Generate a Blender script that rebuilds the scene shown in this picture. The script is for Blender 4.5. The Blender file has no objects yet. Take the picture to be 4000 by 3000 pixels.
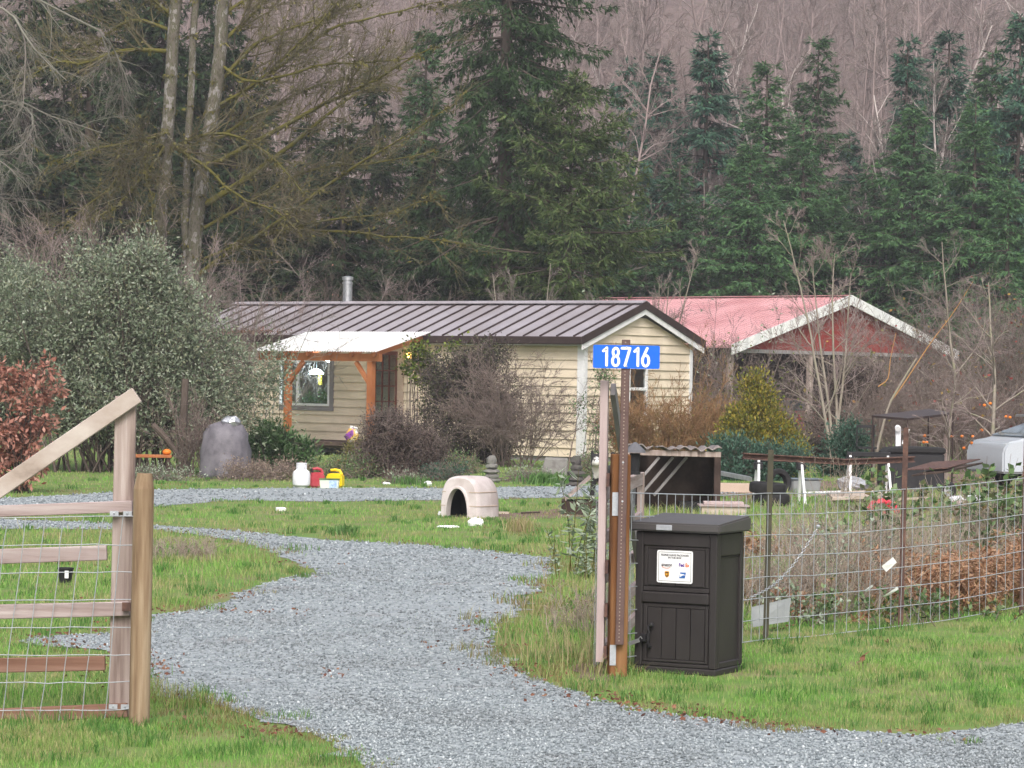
import bpy, bmesh, math, random
import numpy as np
from mathutils import Vector, Matrix

SC = bpy.context.scene
COL = SC.collection
# ------------------------------------------------------------------ camera
F = 11400.0            # focal length in photo pixels (4000 x 3000)
CAM_H = 2.05
cam = bpy.data.cameras.new("camera")
cam.sensor_width = 36.0
cam.lens = F / 4000.0 * 36.0
cam.clip_start = 0.5
cam.clip_end = 3000
camo = bpy.data.objects.new("camera", cam)
COL.objects.link(camo)
CM = Matrix.Rotation(math.pi / 2 - 30.0 / F, 3, 'X') @ Matrix.Rotation(math.radians(0.95), 3, 'Z')
camo.matrix_world = Matrix.Translation((0, 0, CAM_H)) @ CM.to_4x4()
SC.camera = camo
# ------------------------------------------------------------------ light
SUN_EL, SUN_AZ = math.radians(48), math.radians(178)
w = bpy.data.worlds.new("World"); SC.world = w; w.use_nodes = True
nt = w.node_tree
sky = nt.nodes.new('ShaderNodeTexSky'); sky.sky_type = 'NISHITA'; sky.sun_disc = False
sky.sun_elevation = SUN_EL; sky.sun_rotation = SUN_AZ
sky.air_density = 1.0; sky.dust_density = 6.0; sky.ozone_density = 0.6
hs = nt.nodes.new('ShaderNodeHueSaturation'); hs.inputs['Saturation'].default_value = 0.5
bg = nt.nodes['Background']
nt.links.new(sky.outputs[0], hs.inputs['Color']); nt.links.new(hs.outputs[0], bg.inputs[0])
bg.inputs[1].default_value = 0.15
sl = bpy.data.lights.new("sun", 'SUN'); sl.energy = 0.9; sl.angle = math.radians(25); sl.color = (1, 0.98, 0.96)
so = bpy.data.objects.new("sun", sl); COL.objects.link(so)
# direction towards the sun: nishita rotation is measured clockwise from +Y
sd = Vector((math.sin(SUN_AZ) * math.cos(SUN_EL), math.cos(SUN_AZ) * math.cos(SUN_EL), math.sin(SUN_EL)))
so.rotation_euler = sd.to_track_quat('Z', 'Y').to_euler()
vs = SC.view_settings
vs.view_transform = 'Standard'; vs.look = 'None'; vs.gamma = 1; vs.use_curve_mapping = False
vs.exposure = 0.7
SC.cycles.max_bounces = 6; SC.cycles.diffuse_bounces = 3; SC.cycles.glossy_bounces = 3
SC.cycles.transparent_max_bounces = 12; SC.cycles.volume_bounces = 0
SC.cycles.use_denoising = True

# ------------------------------------------------------------------ helpers
CO = Vector((0, 0, CAM_H))
def ray(px, py): return CM @ Vector(((px - 2000) / F, (1500 - py) / F, -1))
def at(px, py, D):
    d = ray(px, py); return CO + d * (D / d.y)
def gnd(px, py, z=0.0):
    d = ray(px, py); return CO + d * ((z - CAM_H) / d.z)
def onplane(px, py, p0, n):
    d = ray(px, py); return CO + d * ((Vector(p0) - CO).dot(n) / d.dot(n))
def sc(D): return F / D
def gy(px, D):
    """a ground point in the photo column px at distance D"""
    p = at(px, 1500, D); return Vector((p.x, D, 0))
K = 4000 / 2212.0
def g2(x, y): return gnd(x * K, y * K)
def hx(s, k=1.0):
    s = s.lstrip('#'); o = []
    for i in (0, 2, 4):
        v = int(s[i:i + 2], 16) / 255
        v = v / 12.92 if v <= .04045 else ((v + .055) / 1.055) ** 2.4
        o.append(min(v * k, 1))
    return tuple(o)

def tag(o, label=None, cat=None, group=None, kind=None):
    if label: o['label'] = label
    if cat: o['category'] = cat
    if group: o['group'] = group
    if kind: o['kind'] = kind
    return o
def thing(name, label, cat, loc=(0, 0, 0), rz=0, group=None):
    o = bpy.data.objects.new(name, None); COL.objects.link(o)
    o.location = loc; o.rotation_euler = (0, 0, rz); o.empty_display_size = .2
    return tag(o, label, cat, group)
def dup(root, loc, rz=0, scale=1, label=None):
    r = root.copy(); COL.objects.link(r); r.location = loc; r.rotation_euler = (0, 0, rz)
    r.scale = (scale,) * 3 if not hasattr(scale, '__len__') else scale
    if label: r['label'] = label
    for ch in list(root.children):
        c = ch.copy(); COL.objects.link(c); c.parent = r
        for g in list(ch.children):
            d = g.copy(); COL.objects.link(d); d.parent = c
    return r

class B:
    """collects shapes; done() links them as one mesh object"""
    def __init__(s): s.bm = bmesh.new()
    def _m(s, vs, m):
        for v in vs: v.co = m @ v.co
    def box(s, c, size, rot=None):
        r = bmesh.ops.create_cube(s.bm, size=1)['verts']
        m = Matrix.Translation(c) @ (rot.to_4x4() if rot else Matrix.Identity(4)) @ Matrix.Diagonal((*size, 1))
        s._m(r, m); return s
    def b2(s, x0, x1, y0, y1, z0, z1):
        return s.box(((x0 + x1) / 2, (y0 + y1) / 2, (z0 + z1) / 2), (abs(x1 - x0), abs(y1 - y0), abs(z1 - z0)))
    def beam(s, p0, p1, w, t, up=(0, 0, 1)):
        p0, p1 = Vector(p0), Vector(p1); d = (p1 - p0); L = d.length; d.normalize()
        x = d.cross(Vector(up))
        if x.length < 1e-4: x = d.cross(Vector((0, 1, 0)))
        x.normalize(); u = x.cross(d)
        rot = Matrix((x, d, u)).transposed()
        return s.box((p0 + p1) / 2, (w, L, t), rot)
    def cyl(s, p0, p1, r0, r1=None, n=12, caps=True):
        p0, p1 = Vector(p0), Vector(p1); r1 = r0 if r1 is None else r1
        d = p1 - p0
        r = bmesh.ops.create_cone(s.bm, cap_ends=caps, segments=n, radius1=r0, radius2=r1, depth=d.length)['verts']
        s._m(r, Matrix.Translation((p0 + p1) / 2) @ d.to_track_quat('Z', 'Y').to_matrix().to_4x4()); return s
    def tube(s, pts, r, n=6, closed=False):
        pts = [Vector(p) for p in pts]; rs = r if hasattr(r, '__len__') else [r] * len(pts)
        rings = []
        for i, p in enumerate(pts):
            a = pts[(i - 1) % len(pts)] if (closed or i > 0) else p
            b = pts[(i + 1) % len(pts)] if (closed or i < len(pts) - 1) else p
            t = (b - a).normalized()
            ref = Vector((0, 0, 1)) if abs(t.z) < .9 else Vector((1, 0, 0))
            u = t.cross(ref).normalized(); v = t.cross(u)
            rings.append([s.bm.verts.new(p + (u * math.cos(k * 2 * math.pi / n) + v * math.sin(k * 2 * math.pi / n)) * rs[i]) for k in range(n)])
        m = len(rings)
        for i in range(m if closed else m - 1):
            A, Bq = rings[i], rings[(i + 1) % m]
            for k in range(n): s.bm.faces.new((A[k], A[(k + 1) % n], Bq[(k + 1) % n], Bq[k]))
        if not closed:
            s.bm.faces.new(rings[0][::-1]); s.bm.faces.new(rings[-1])
        return s
    def poly(s, pts): s.bm.faces.new([s.bm.verts.new(p) for p in pts]); return s
    def prism(s, pts, vec):
        a = [s.bm.verts.new(p) for p in pts]; v = Vector(vec)
        b = [s.bm.verts.new(Vector(p) + v) for p in pts]; n = len(a)
        s.bm.faces.new(a[::-1]); s.bm.faces.new(b)
        for i in range(n): s.bm.faces.new((a[i], a[(i + 1) % n], b[(i + 1) % n], b[i]))
        return s
    def lathe(s, prof, n=16, c=(0, 0, 0)):
        c = Vector(c); rings = []
        for r, z in prof:
            rings.append([s.bm.verts.new(c + Vector((r * math.cos(k * 2 * math.pi / n), r * math.sin(k * 2 * math.pi / n), z))) for k in range(n)])
        for i in range(len(rings) - 1):
            for k in range(n): s.bm.faces.new((rings[i][k], rings[i][(k + 1) % n], rings[i + 1][(k + 1) % n], rings[i + 1][k]))
        s.bm.faces.new(rings[0][::-1]); s.bm.faces.new(rings[-1]); return s
    def ball(s, c, r, seg=10):
        rr = r if hasattr(r, '__len__') else (r, r, r)
        v = bmesh.ops.create_uvsphere(s.bm, u_segments=seg, v_segments=max(5, seg // 2 + 1), radius=1)['verts']
        s._m(v, Matrix.Translation(c) @ Matrix.Diagonal((*rr, 1))); return s
    def jitter(s, a, rng):
        for v in s.bm.verts: v.co += Vector(rng.normal(0, a, 3))
        return s
    def done(s, name, mat, parent=None, bevel=0, smooth=False, seg=1):
        bmesh.ops.recalc_face_normals(s.bm, faces=s.bm.faces)
        if bevel: bmesh.ops.bevel(s.bm, geom=list(s.bm.edges), offset=bevel, segments=seg, affect='EDGES', clamp_overlap=True)
        me = bpy.data.meshes.new(name); s.bm.to_mesh(me); s.bm.free()
        if smooth:
            me.shade_smooth()
            if smooth != 'all':
                try: me.set_sharp_from_angle(angle=math.radians(35))
                except Exception: pass
        for m in (mat if isinstance(mat, (list, tuple)) else [mat]): me.materials.append(m)
        o = bpy.data.objects.new(name, me); COL.objects.link(o)
        if parent: o.parent = parent
        return o

def npmesh(name, V, Fs, mat, parent=None, smooth=False, loc=None):
    """V (n,3); Fs list of (m,k) index arrays"""
    V = np.asarray(V, dtype=np.float32).reshape(-1, 3)
    if not isinstance(Fs, (list, tuple)): Fs = [Fs]
    Fs = [np.asarray(f, dtype=np.int32) for f in Fs if len(f)]
    me = bpy.data.meshes.new(name)
    me.vertices.add(len(V)); me.vertices.foreach_set('co', V.ravel())
    idx = np.concatenate([f.ravel() for f in Fs])
    tot = np.concatenate([np.full(len(f), f.shape[1], np.int32) for f in Fs])
    st = np.concatenate([[0], np.cumsum(tot)[:-1]]).astype(np.int32)
    me.loops.add(len(idx)); me.loops.foreach_set('vertex_index', idx)
    me.polygons.add(len(tot)); me.polygons.foreach_set('loop_start', st); me.polygons.foreach_set('loop_total', tot)
    if smooth: me.polygons.foreach_set('use_smooth', np.ones(len(tot), bool))
    me.update(calc_edges=True)
    for m in (mat if isinstance(mat, (list, tuple)) else [mat]): me.materials.append(m)
    o = bpy.data.objects.new(name, me); COL.objects.link(o)
    if parent: o.parent = parent
    if loc is not None: o.location = loc
    return o

def nrm(a): return a / np.maximum(np.linalg.norm(a, axis=-1, keepdims=True), 1e-9)
def grow(rng, p, d, L, k, wob=.15, grav=0.0, gravend=None):
    """n polylines of k points"""
    n = len(p); pts = np.zeros((n, k, 3)); pts[:, 0] = p; d = nrm(d); L = np.asarray(L).reshape(-1, 1) * np.ones((n, 1))
    for i in range(1, k):
        g = grav if gravend is None else grav + (gravend - grav) * (i - 1) / max(1, k - 2)
        d = nrm(d + rng.normal(0, wob, (n, 3)) + np.array([0, 0, g]))
        pts[:, i] = pts[:, i - 1] + d * L / (k - 1)
    return pts
def taper(r0, r1, k):
    r0 = np.asarray(r0, float).reshape(-1, 1); r1 = np.asarray(r1, float).reshape(-1, 1)
    return r0 + (r1 - r0) * np.linspace(0, 1, k)[None]
def tubes(pts, rad, sides=4, off=0):
    n, k, _ = pts.shape
    t = np.zeros_like(pts); t[:, 1:-1] = pts[:, 2:] - pts[:, :-2]; t[:, 0] = pts[:, 1] - pts[:, 0]; t[:, -1] = pts[:, -1] - pts[:, -2]
    t = nrm(t)
    ref = np.zeros((n, 1, 3)); m = np.abs(t[:, :, 2]).mean(1) > .8
    ref[~m, :, 2] = 1; ref[m, :, 0] = 1
    u = nrm(np.cross(t, np.broadcast_to(ref, t.shape))); v = np.cross(t, u)
    a = np.arange(sides) * 2 * np.pi / sides
    V = pts[:, :, None] + rad[:, :, None, None] * (np.cos(a)[None, None, :, None] * u[:, :, None] + np.sin(a)[None, None, :, None] * v[:, :, None])
    base = (np.arange(n) * k * sides)[:, None, None] + (np.arange(k - 1) * sides)[None, :, None]
    j = np.arange(sides)[None, None]; j2 = (j + 1) % sides
    Fq = np.stack([base + j, base + j2, base + sides + j2, base + sides + j], -1).reshape(-1, 4) + off
    return V.reshape(-1, 3), Fq
def spawn(rng, pts, rad, per, tmin, tmax, ang, angj=.25, flat=0):
    """children start points/directions on parent polylines"""
    n, k, _ = pts.shape
    per = np.broadcast_to(np.asarray(per), (n,)).astype(int)
    pi = np.repeat(np.arange(n), per); t = rng.uniform(tmin, tmax, len(pi)) * (k - 1)
    i0 = np.minimum(t.astype(int), k - 2); f = (t - i0)[:, None]
    p = pts[pi, i0] * (1 - f) + pts[pi, i0 + 1] * f
    d = nrm(pts[pi, i0 + 1] - pts[pi, i0])
    r = rad[pi, i0] * (1 - f[:, 0]) + rad[pi, i0 + 1] * f[:, 0]
    q = rng.normal(0, 1, (len(pi), 3)); q[:, 2] *= (1 - flat); q = nrm(q - (q * d).sum(1, keepdims=True) * d)
    a = (ang + rng.normal(0, angj, len(pi)))[:, None]
    return p, nrm(d * np.cos(a) + q * np.sin(a)), r, pi, t / (k - 1)
def cat(parts):
    V, Fq, o = [], [], 0
    for v, f in parts:
        V.append(v); Fq.append(f + o); o += len(v)
    return np.concatenate(V), np.concatenate(Fq)
def leaves(rng, pos, L, W, axis=None, jit=1.0, fold=.15, up=0.0):
    """diamond leaf faces"""
    n = len(pos); L = np.broadcast_to(np.asarray(L, float), (n,))[:, None]; W = np.broadcast_to(np.asarray(W, float), (n,))[:, None]
    L = L * rng.uniform(.65, 1.3, (n, 1)); W = W * rng.uniform(.7, 1.25, (n, 1))
    a = rng.normal(0, 1, (n, 3)) * jit
    if axis is not None: a = a + axis
    a = nrm(a); b = rng.normal(0, 1, (n, 3))
    if up: b = np.cross(a, np.array([0, 0, up]) + rng.normal(0, .5, (n, 3)))
    b = nrm(b - (b * a).sum(1, keepdims=True) * a); c = np.cross(a, b)
    V = np.stack([pos, pos + a * L * .45 + b * W * .5 + c * W * fold, pos + a * L, pos + a * L * .45 - b * W * .5 + c * W * fold], 1)
    return V.reshape(-1, 3), np.arange(n * 4).reshape(-1, 4)

# ------------------------------------------------------------------ materials
def pmat(name, cols, rough=.75, scale=6, detail=5, island=False, bump=0, bscale=None, metal=0, trans=0, stretch=None,
         spec=.3, big=0, bigcols=None, emit=0, pos=None, world=False):
    m = bpy.data.materials.new(name); m.use_nodes = True
    N, Lk = m.node_tree.nodes, m.node_tree.links
    p = N['Principled BSDF']; out = N['Material Output']
    tc = N.new('ShaderNodeTexCoord'); co = tc.outputs['Object']
    if world:
        co = N.new('ShaderNodeNewGeometry').outputs['Position']
    if stretch:
        mp = N.new('ShaderNodeMapping'); mp.inputs['Scale'].default_value = stretch; Lk.new(co, mp.inputs[0]); co2 = mp.outputs[0]
    else: co2 = co
    def noise(s, d=5):
        n = N.new('ShaderNodeTexNoise'); n.inputs['Scale'].default_value = s; n.inputs['Detail'].default_value = d
        n.inputs['Roughness'].default_value = .6; Lk.new(co2, n.inputs['Vector']); return n.outputs['Fac']
    def ramp(fac, cs, lo=.3, hi=.7, ps=None):
        r = N.new('ShaderNodeValToRGB'); e = r.color_ramp.elements
        n = len(cs); ps = ps or [lo + (hi - lo) * i / max(1, n - 1) for i in range(n)]
        while len(e) < n: e.new(1)
        for i in range(n): e[i].position = ps[i]; e[i].color = (*cs[i], 1)
        Lk.new(fac, r.inputs[0]); return r.outputs[0]
    if len(cols) == 1 and not island:
        c = None; p.inputs['Base Color'].default_value = (*cols[0], 1)
    elif island:
        g = N.new('ShaderNodeNewGeometry'); c = ramp(g.outputs['Random Per Island'], cols, 0, 1, pos)
    else: c = ramp(noise(scale, detail), cols, ps=pos)
    if big and bigcols:
        mx = N.new('ShaderNodeMix'); mx.data_type = 'RGBA'; mx.blend_type = 'MIX'
        f2 = ramp(noise(big, 3), [(0, 0, 0), (1, 1, 1)], .44, .58)
        Lk.new(f2, mx.inputs[0])
        if c is None:
            mx.inputs[6].default_value = (*cols[0], 1)
        else: Lk.new(c, mx.inputs[6])
        if len(bigcols) > 1 and island:
            Lk.new(ramp(g.outputs['Random Per Island'], bigcols, 0, 1), mx.inputs[7])
        else: mx.inputs[7].default_value = (*bigcols[0], 1)
        c = mx.outputs[2]
    if c is not None: Lk.new(c, p.inputs['Base Color'])
    p.inputs['Roughness'].default_value = rough; p.inputs['Metallic'].default_value = metal
    p.inputs['Specular IOR Level'].default_value = spec
    if bump:
        bn = N.new('ShaderNodeBump'); bn.inputs['Strength'].default_value = bump; bn.inputs['Distance'].default_value = .01
        Lk.new(noise(bscale or scale * 2, 6), bn.inputs['Height']); Lk.new(bn.outputs[0], p.inputs['Normal'])
    if emit:
        p.inputs['Emission Color'].default_value = (*cols[0], 1); p.inputs['Emission Strength'].default_value = emit
    if trans:
        t = N.new('ShaderNodeBsdfTranslucent'); ms = N.new('ShaderNodeMixShader'); ms.inputs[0].default_value = trans
        if c is not None: Lk.new(c, t.inputs[0])
        else: t.inputs[0].default_value = (*cols[0], 1)
        Lk.new(p.outputs[0], ms.inputs[1]); Lk.new(t.outputs[0], ms.inputs[2]); Lk.new(ms.outputs[0], out.inputs[0])
    return m
def glass(name, tint=(.8, .85, .85), refl=.14):
    m = bpy.data.materials.new(name); m.use_nodes = True; N, Lk = m.node_tree.nodes, m.node_tree.links
    N.remove(N['Principled BSDF']); t = N.new('ShaderNodeBsdfTransparent'); t.inputs[0].default_value = (*tint, 1)
    g = N.new('ShaderNodeBsdfGlossy'); g.inputs['Roughness'].default_value = .03; ms = N.new('ShaderNodeMixShader'); ms.inputs[0].default_value = refl
    Lk.new(t.outputs[0], ms.inputs[1]); Lk.new(g.outputs[0], ms.inputs[2]); Lk.new(ms.outputs[0], N['Material Output'].inputs[0]); return m

MT = {}
MT['grass'] = pmat('grass', [(.10, .25, .04), (.16, .36, .06), (.22, .42, .085), (.32, .42, .14), (.46, .41, .21)], island=True, rough=.6, trans=.35, pos=[0, .3, .6, .88, 1],
                   big=.5, bigcols=[(.18, .30, .07), (.28, .36, .11), (.36, .31, .15), (.40, .36, .19)], world=True)
MT['straw'] = pmat('straw', [(0.204, 0.238, 0.0765), (0.34, 0.306, 0.145), (0.442, 0.374, 0.221), (0.34, 0.238, 0.145)], island=True, rough=.7, trans=.3)
MT['ground'] = pmat('ground', [(.07, .15, .03), (.11, .19, .04), (.15, .18, .06), (.19, .16, .09)], scale=1.3, detail=8, rough=.95, bump=.8, bscale=30, world=True)
MT['hill'] = pmat('hill', [(0.111, 0.0808, 0.0723), (0.162, 0.119, 0.111), (0.085, 0.0723, 0.051)], scale=.35, detail=9, rough=1, world=True)
MT['soil'] = pmat('soil', [(.10, .065, .05), (.16, .11, .09), (.22, .15, .12)], scale=5, detail=8, rough=.95, bump=.6, world=True)
MT['stone'] = pmat('stone', [(.14, .165, .18), (.24, .275, .295), (.32, .355, .375), (.28, .315, .33), (.50, .535, .555)], island=True, rough=.8, pos=[0, .3, .6, .85, 1], big=.9, bigcols=[(.12, .135, .145), (.18, .205, .215), (.25, .275, .29), (.36, .39, .41)], world=True)
MT['litter'] = pmat('litter', [(.10, .04, .03), (.17, .07, .045), (.22, .11, .06), (.12, .07, .05)], island=True, rough=.8)
# gravel: voronoi stones with bump
def gravel_mat():
    m = bpy.data.materials.new('gravel'); m.use_nodes = True; N, Lk = m.node_tree.nodes, m.node_tree.links
    p = N['Principled BSDF']; g = N.new('ShaderNodeNewGeometry').outputs['Position']
    v = N.new('ShaderNodeTexVoronoi'); v.inputs['Scale'].default_value = 30; Lk.new(g, v.inputs['Vector'])
    r = N.new('ShaderNodeValToRGB'); e = r.color_ramp.elements
    e[0].position = .1; e[0].color = (.20, .225, .24, 1); e[1].position = .9; e[1].color = (.36, .395, .415, 1)
    sep = N.new('ShaderNodeSeparateColor'); Lk.new(v.outputs['Color'], sep.inputs[0]); Lk.new(sep.outputs[0], r.inputs[0])
    n = N.new('ShaderNodeTexNoise'); n.inputs['Scale'].default_value = 1.1; n.inputs['Detail'].default_value = 7; n.inputs['Roughness'].default_value = .65; Lk.new(g, n.inputs['Vector'])
    r2 = N.new('ShaderNodeValToRGB'); e = r2.color_ramp.elements; e[0].position = .60; e[0].color = (0, 0, 0, 1); e[1].position = .74; e[1].color = (.55,) * 3 + (1,)
    Lk.new(n.outputs['Fac'], r2.inputs[0])
    mx = N.new('ShaderNodeMix'); mx.data_type = 'RGBA'; Lk.new(r2.outputs[0], mx.inputs[0]); Lk.new(r.outputs[0], mx.inputs[6]); mx.inputs[7].default_value = (.20, .14, .12, 1)
    Lk.new(mx.outputs[2], p.inputs['Base Color']); p.inputs['Roughness'].default_value = .85; p.inputs['Specular IOR Level'].default_value = .25
    b = N.new('ShaderNodeBump'); b.inputs['Strength'].default_value = 1; b.inputs['Distance'].default_value = .02; b.invert = True
    Lk.new(v.outputs['Distance'], b.inputs['Height']); Lk.new(b.outputs[0], p.inputs['Normal']); return m
MT['gravel'] = gravel_mat()
W_GREY = [(.13, .09, .08), (.27, .21, .19), (.34, .275, .255), (.45, .385, .36)]
MT['wood_v'] = pmat('wood_v', W_GREY, scale=16, detail=9, pos=[.30, .44, .55, .68] if 'wood_v' != 'wood_pink' else None, stretch=(1, 1, .06), rough=.85, bump=.4, spec=.15)
MT['wood_h'] = pmat('wood_h', [(0.152, 0.107, 0.102), (0.294, 0.228, 0.219), (0.351, 0.286, 0.281), (0.446, 0.383, 0.377)], scale=16, detail=9, pos=[.30, .44, .55, .68] if 'wood_h' != 'wood_pink' else None, stretch=(.06, 1, 1), rough=.85, bump=.4, spec=.15)
MT['wood_red'] = pmat('wood_red', [(.12, .06, .04), (.20, .11, .08), (.30, .19, .15)], scale=9, stretch=(.06, 1, 1), rough=.85, bump=.4, spec=.15)
MT['wood_pale'] = pmat('wood_pale', [(.34, .27, .21), (.46, .38, .32), (.52, .46, .41)], scale=8, stretch=(.1, 1, 1), rough=.85, bump=.4, spec=.15)
MT['wood_post'] = pmat('wood_post', [(.11, .07, .045), (.22, .15, .095), (.28, .205, .135), (.36, .28, .20)], scale=16, detail=9, pos=[.30, .44, .55, .68] if 'wood_post' != 'wood_pink' else None, stretch=(1, 1, .07), rough=.85, bump=.5, spec=.15)
MT['wood_brown'] = pmat('wood_brown', [(.07, .03, .015), (.17, .075, .03), (.27, .15, .07)], scale=8, stretch=(1, 1, .08), rough=.8, bump=.4, spec=.15)
MT['wood_dark'] = pmat('wood_dark', [(.025, .018, .016), (.06, .042, .036), (.11, .08, .065)], scale=7, stretch=(.3, .3, .3), rough=.9, bump=.5, spec=.1)
MT['wood_pink'] = pmat('wood_pink', [(.34, .265, .26), (.42, .335, .33), (.47, .40, .40)], scale=16, detail=9, pos=[.30, .44, .55, .68] if 'wood_pink' != 'wood_pink' else None, stretch=(1, 1, .06), rough=.85, bump=.3, spec=.15)
MT['galv'] = pmat('galv', [(.36, .38, .42), (.48, .50, .54)], scale=40, rough=.5, metal=.35)
MT['rust'] = pmat('rust', [(.05, .03, .028), (.09, .05, .042), (.15, .08, .06)], scale=14, rough=.8, bump=.3)
MT['steelbrown'] = pmat('steelbrown', [(.075, .045, .042), (.115, .07, .063), (.085, .06, .055)], scale=9, rough=.65, bump=.1)
MT['hole'] = pmat('hole', [(.30, .24, .20)], rough=.8)
MT['blue'] = pmat('blue', [(.008, .11, .62), (.012, .13, .68)], scale=3, rough=.35)
MT['white'] = pmat('white', [(.74, .75, .78), (.82, .82, .83)], scale=4, rough=.6)
MT['white2'] = pmat('white2', [(.60, .61, .65), (.74, .75, .77)], scale=7, rough=.6)
MT['trimwhite'] = pmat('trimwhite', [(.52, .52, .53), (.66, .66, .67), (.72, .71, .71)], scale=4, stretch=(1, 1, .2), rough=.7)
MT['siding'] = pmat('siding', [(.63, .535, .41), (.67, .575, .45), (.70, .605, .48)], scale=2.0, detail=8, rough=.7, spec=.2, big=.55, bigcols=[(.55, .47, .36)])
MT['roofmetal'] = pmat('roofmetal', [(0.302, 0.276, 0.302), (0.361, 0.332, 0.361)], scale=1.2, rough=.4, metal=.1, spec=.7, big=.5, bigcols=[(.28, .25, .265)])
MT['fascia'] = pmat('fascia', [(.032, .02, .02), (.048, .032, .03)], scale=3, rough=.45)
MT['casing'] = pmat('casing', [(.40, .31, .24), (.47, .37, .30)], scale=4, rough=.8)
MT['greywood'] = pmat('greywood', [(.20, .19, .20), (.30, .28, .28)], scale=9, stretch=(.4, 1, .1), rough=.9)
MT['cedar'] = pmat('cedar', [(.26, .085, .03), (.34, .12, .045), (.42, .17, .07)], scale=7, stretch=(.4, .4, .12), rough=.7)
MT['redwood'] = pmat('redwood', [(.10, .028, .02), (.15, .045, .03)], scale=7, rough=.6)
MT['poly'] = pmat('poly', [(.84, .85, .87), (.89, .89, .90)], scale=2, rough=.35, trans=.42)
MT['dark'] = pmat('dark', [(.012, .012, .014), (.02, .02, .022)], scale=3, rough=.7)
MT['black'] = pmat('black', [(.012, .012, .014), (.024, .023, .026)], scale=6, rough=.55)
MT['rubber'] = pmat('rubber', [(.012, .012, .013), (.022, .021, .022)], scale=10, rough=.85)
MT['resin'] = pmat('resin', [(.022, .0185, .0195), (.028, .024, .0245), (.034, .03, .03)], scale=5, stretch=(1, 1, .3), rough=.5, bump=.12, bscale=60, spec=.35)
MT['steel'] = pmat('steel', [(.42, .43, .46), (.58, .59, .62)], scale=10, rough=.35, metal=.85)
MT['stone_grey'] = pmat('stone_grey', [(0.12, 0.112, 0.105), (0.188, 0.18, 0.173), (0.15, 0.165, 0.128)], scale=6, rough=.9, bump=.6)
MT['stone_dark'] = pmat('stone_dark', [(0.04, 0.036, 0.036), (0.08, 0.072, 0.068), (0.072, 0.08, 0.06)], scale=9, rough=.9, bump=.6)
MT['resin_lid_sheen'] = pmat('resin_lid_sheen', [(0.06, 0.055, 0.056), (0.075, 0.069, 0.07)], scale=5, rough=.5, spec=.5)  # paler than the body: sky sheen put into the lid colour
MT['stakegreen'] = pmat('stakegreen', [(.045, .045, .03), (.075, .065, .045)], scale=9, rough=.8)
MT['greyplastic'] = pmat('greyplastic', [(.30, .32, .33), (.40, .42, .42)], scale=5, rough=.4, trans=.3)
MT['glass'] = glass('glass')
MT['bark_grey'] = pmat('bark_grey', [(0.0574, 0.0542, 0.0319), (0.128, 0.111, 0.0952), (0.0638, 0.0638, 0.0255), (0.255, 0.235, 0.235), (0.109, 0.0952, 0.0701)], scale=7.0, detail=8, stretch=(1, 1, .45), rough=.95, bump=.9, pos=[.34, .45, .52, .6, .68])
MT['moss'] = pmat('moss', [(0.0612, 0.0504, 0.036), (0.108, 0.0972, 0.0144), (0.0792, 0.072, 0.0144), (0.151, 0.144, 0.101)], scale=3.2, rough=.95)
MT['twig_olive'] = pmat('twig_olive', [(0.0864, 0.0756, 0.0324), (0.137, 0.119, 0.0576), (0.112, 0.0864, 0.0576), (0.173, 0.166, 0.115)], island=True, rough=.9)
MT['twig_pink'] = pmat('twig_pink', [(0.193, 0.143, 0.134), (0.269, 0.206, 0.197), (0.336, 0.269, 0.26), (0.227, 0.189, 0.16)], island=True, rough=.9, big=.07, bigcols=[(.14, .115, .105), (.20, .17, .155), (.25, .21, .20)], world=True)
MT['twig_brown'] = pmat('twig_brown', [(0.12, 0.088, 0.076), (0.184, 0.14, 0.124), (0.232, 0.188, 0.172)], island=True, rough=.9)
MT['twig_orange'] = pmat('twig_orange', [(.15, .075, .035), (.24, .125, .06), (.32, .19, .10), (.18, .14, .05)], island=True, rough=.9)
MT['twig_pale'] = pmat('twig_pale', [(0.136, 0.128, 0.108), (0.208, 0.2, 0.168), (0.16, 0.136, 0.12)], island=True, rough=.9)
MT['bark_pale'] = pmat('bark_pale', [(0.396, 0.342, 0.324), (0.504, 0.441, 0.423), (0.324, 0.279, 0.252)], scale=1.5, rough=.9)
MT['bark_pinkpale'] = pmat('bark_pinkpale', [(0.221, 0.17, 0.162), (0.306, 0.246, 0.238)], scale=.6, rough=.95)
MT['bark_brown'] = pmat('bark_brown', [(.06, .045, .038), (.11, .085, .072)], scale=3, stretch=(1, 1, .4), rough=.95, bump=.6)
def foliage(name, cols, **k): return pmat(name, cols, island=True, rough=.6, trans=.22, spec=.25, **k)
MT['fir'] = foliage('fir', [(0.025, 0.0616, 0.0229), (0.0487, 0.109, 0.0381), (0.0836, 0.169, 0.0571), (0.0627, 0.125, 0.0762)])
MT['fir_blue'] = foliage('fir_blue', [(0.0235, 0.067, 0.0476), (0.0435, 0.113, 0.077), (0.0753, 0.16, 0.106), (0.0837, 0.184, 0.0917)])
MT['fir_olive'] = foliage('fir_olive', [(0.0378, 0.07, 0.0202), (0.0756, 0.119, 0.0336), (0.113, 0.168, 0.0504), (0.101, 0.105, 0.0504)])
MT['fir_light'] = foliage('fir_light', [(0.0392, 0.103, 0.0408), (0.072, 0.166, 0.0558), (0.111, 0.221, 0.0744), (0.0655, 0.138, 0.0836)])
MT['cedar_leaf'] = foliage('cedar_leaf', [(0.013, 0.0302, 0.013), (0.0238, 0.0486, 0.0194), (0.0378, 0.0702, 0.0238), (0.054, 0.0648, 0.027)])
MT['silver'] = foliage('silver', [(0.0976, 0.14, 0.0793), (0.183, 0.226, 0.152), (0.256, 0.299, 0.22), (0.22, 0.226, 0.134), (0.439, 0.476, 0.403)], pos=[0, .3, .6, .85, 1])
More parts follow.
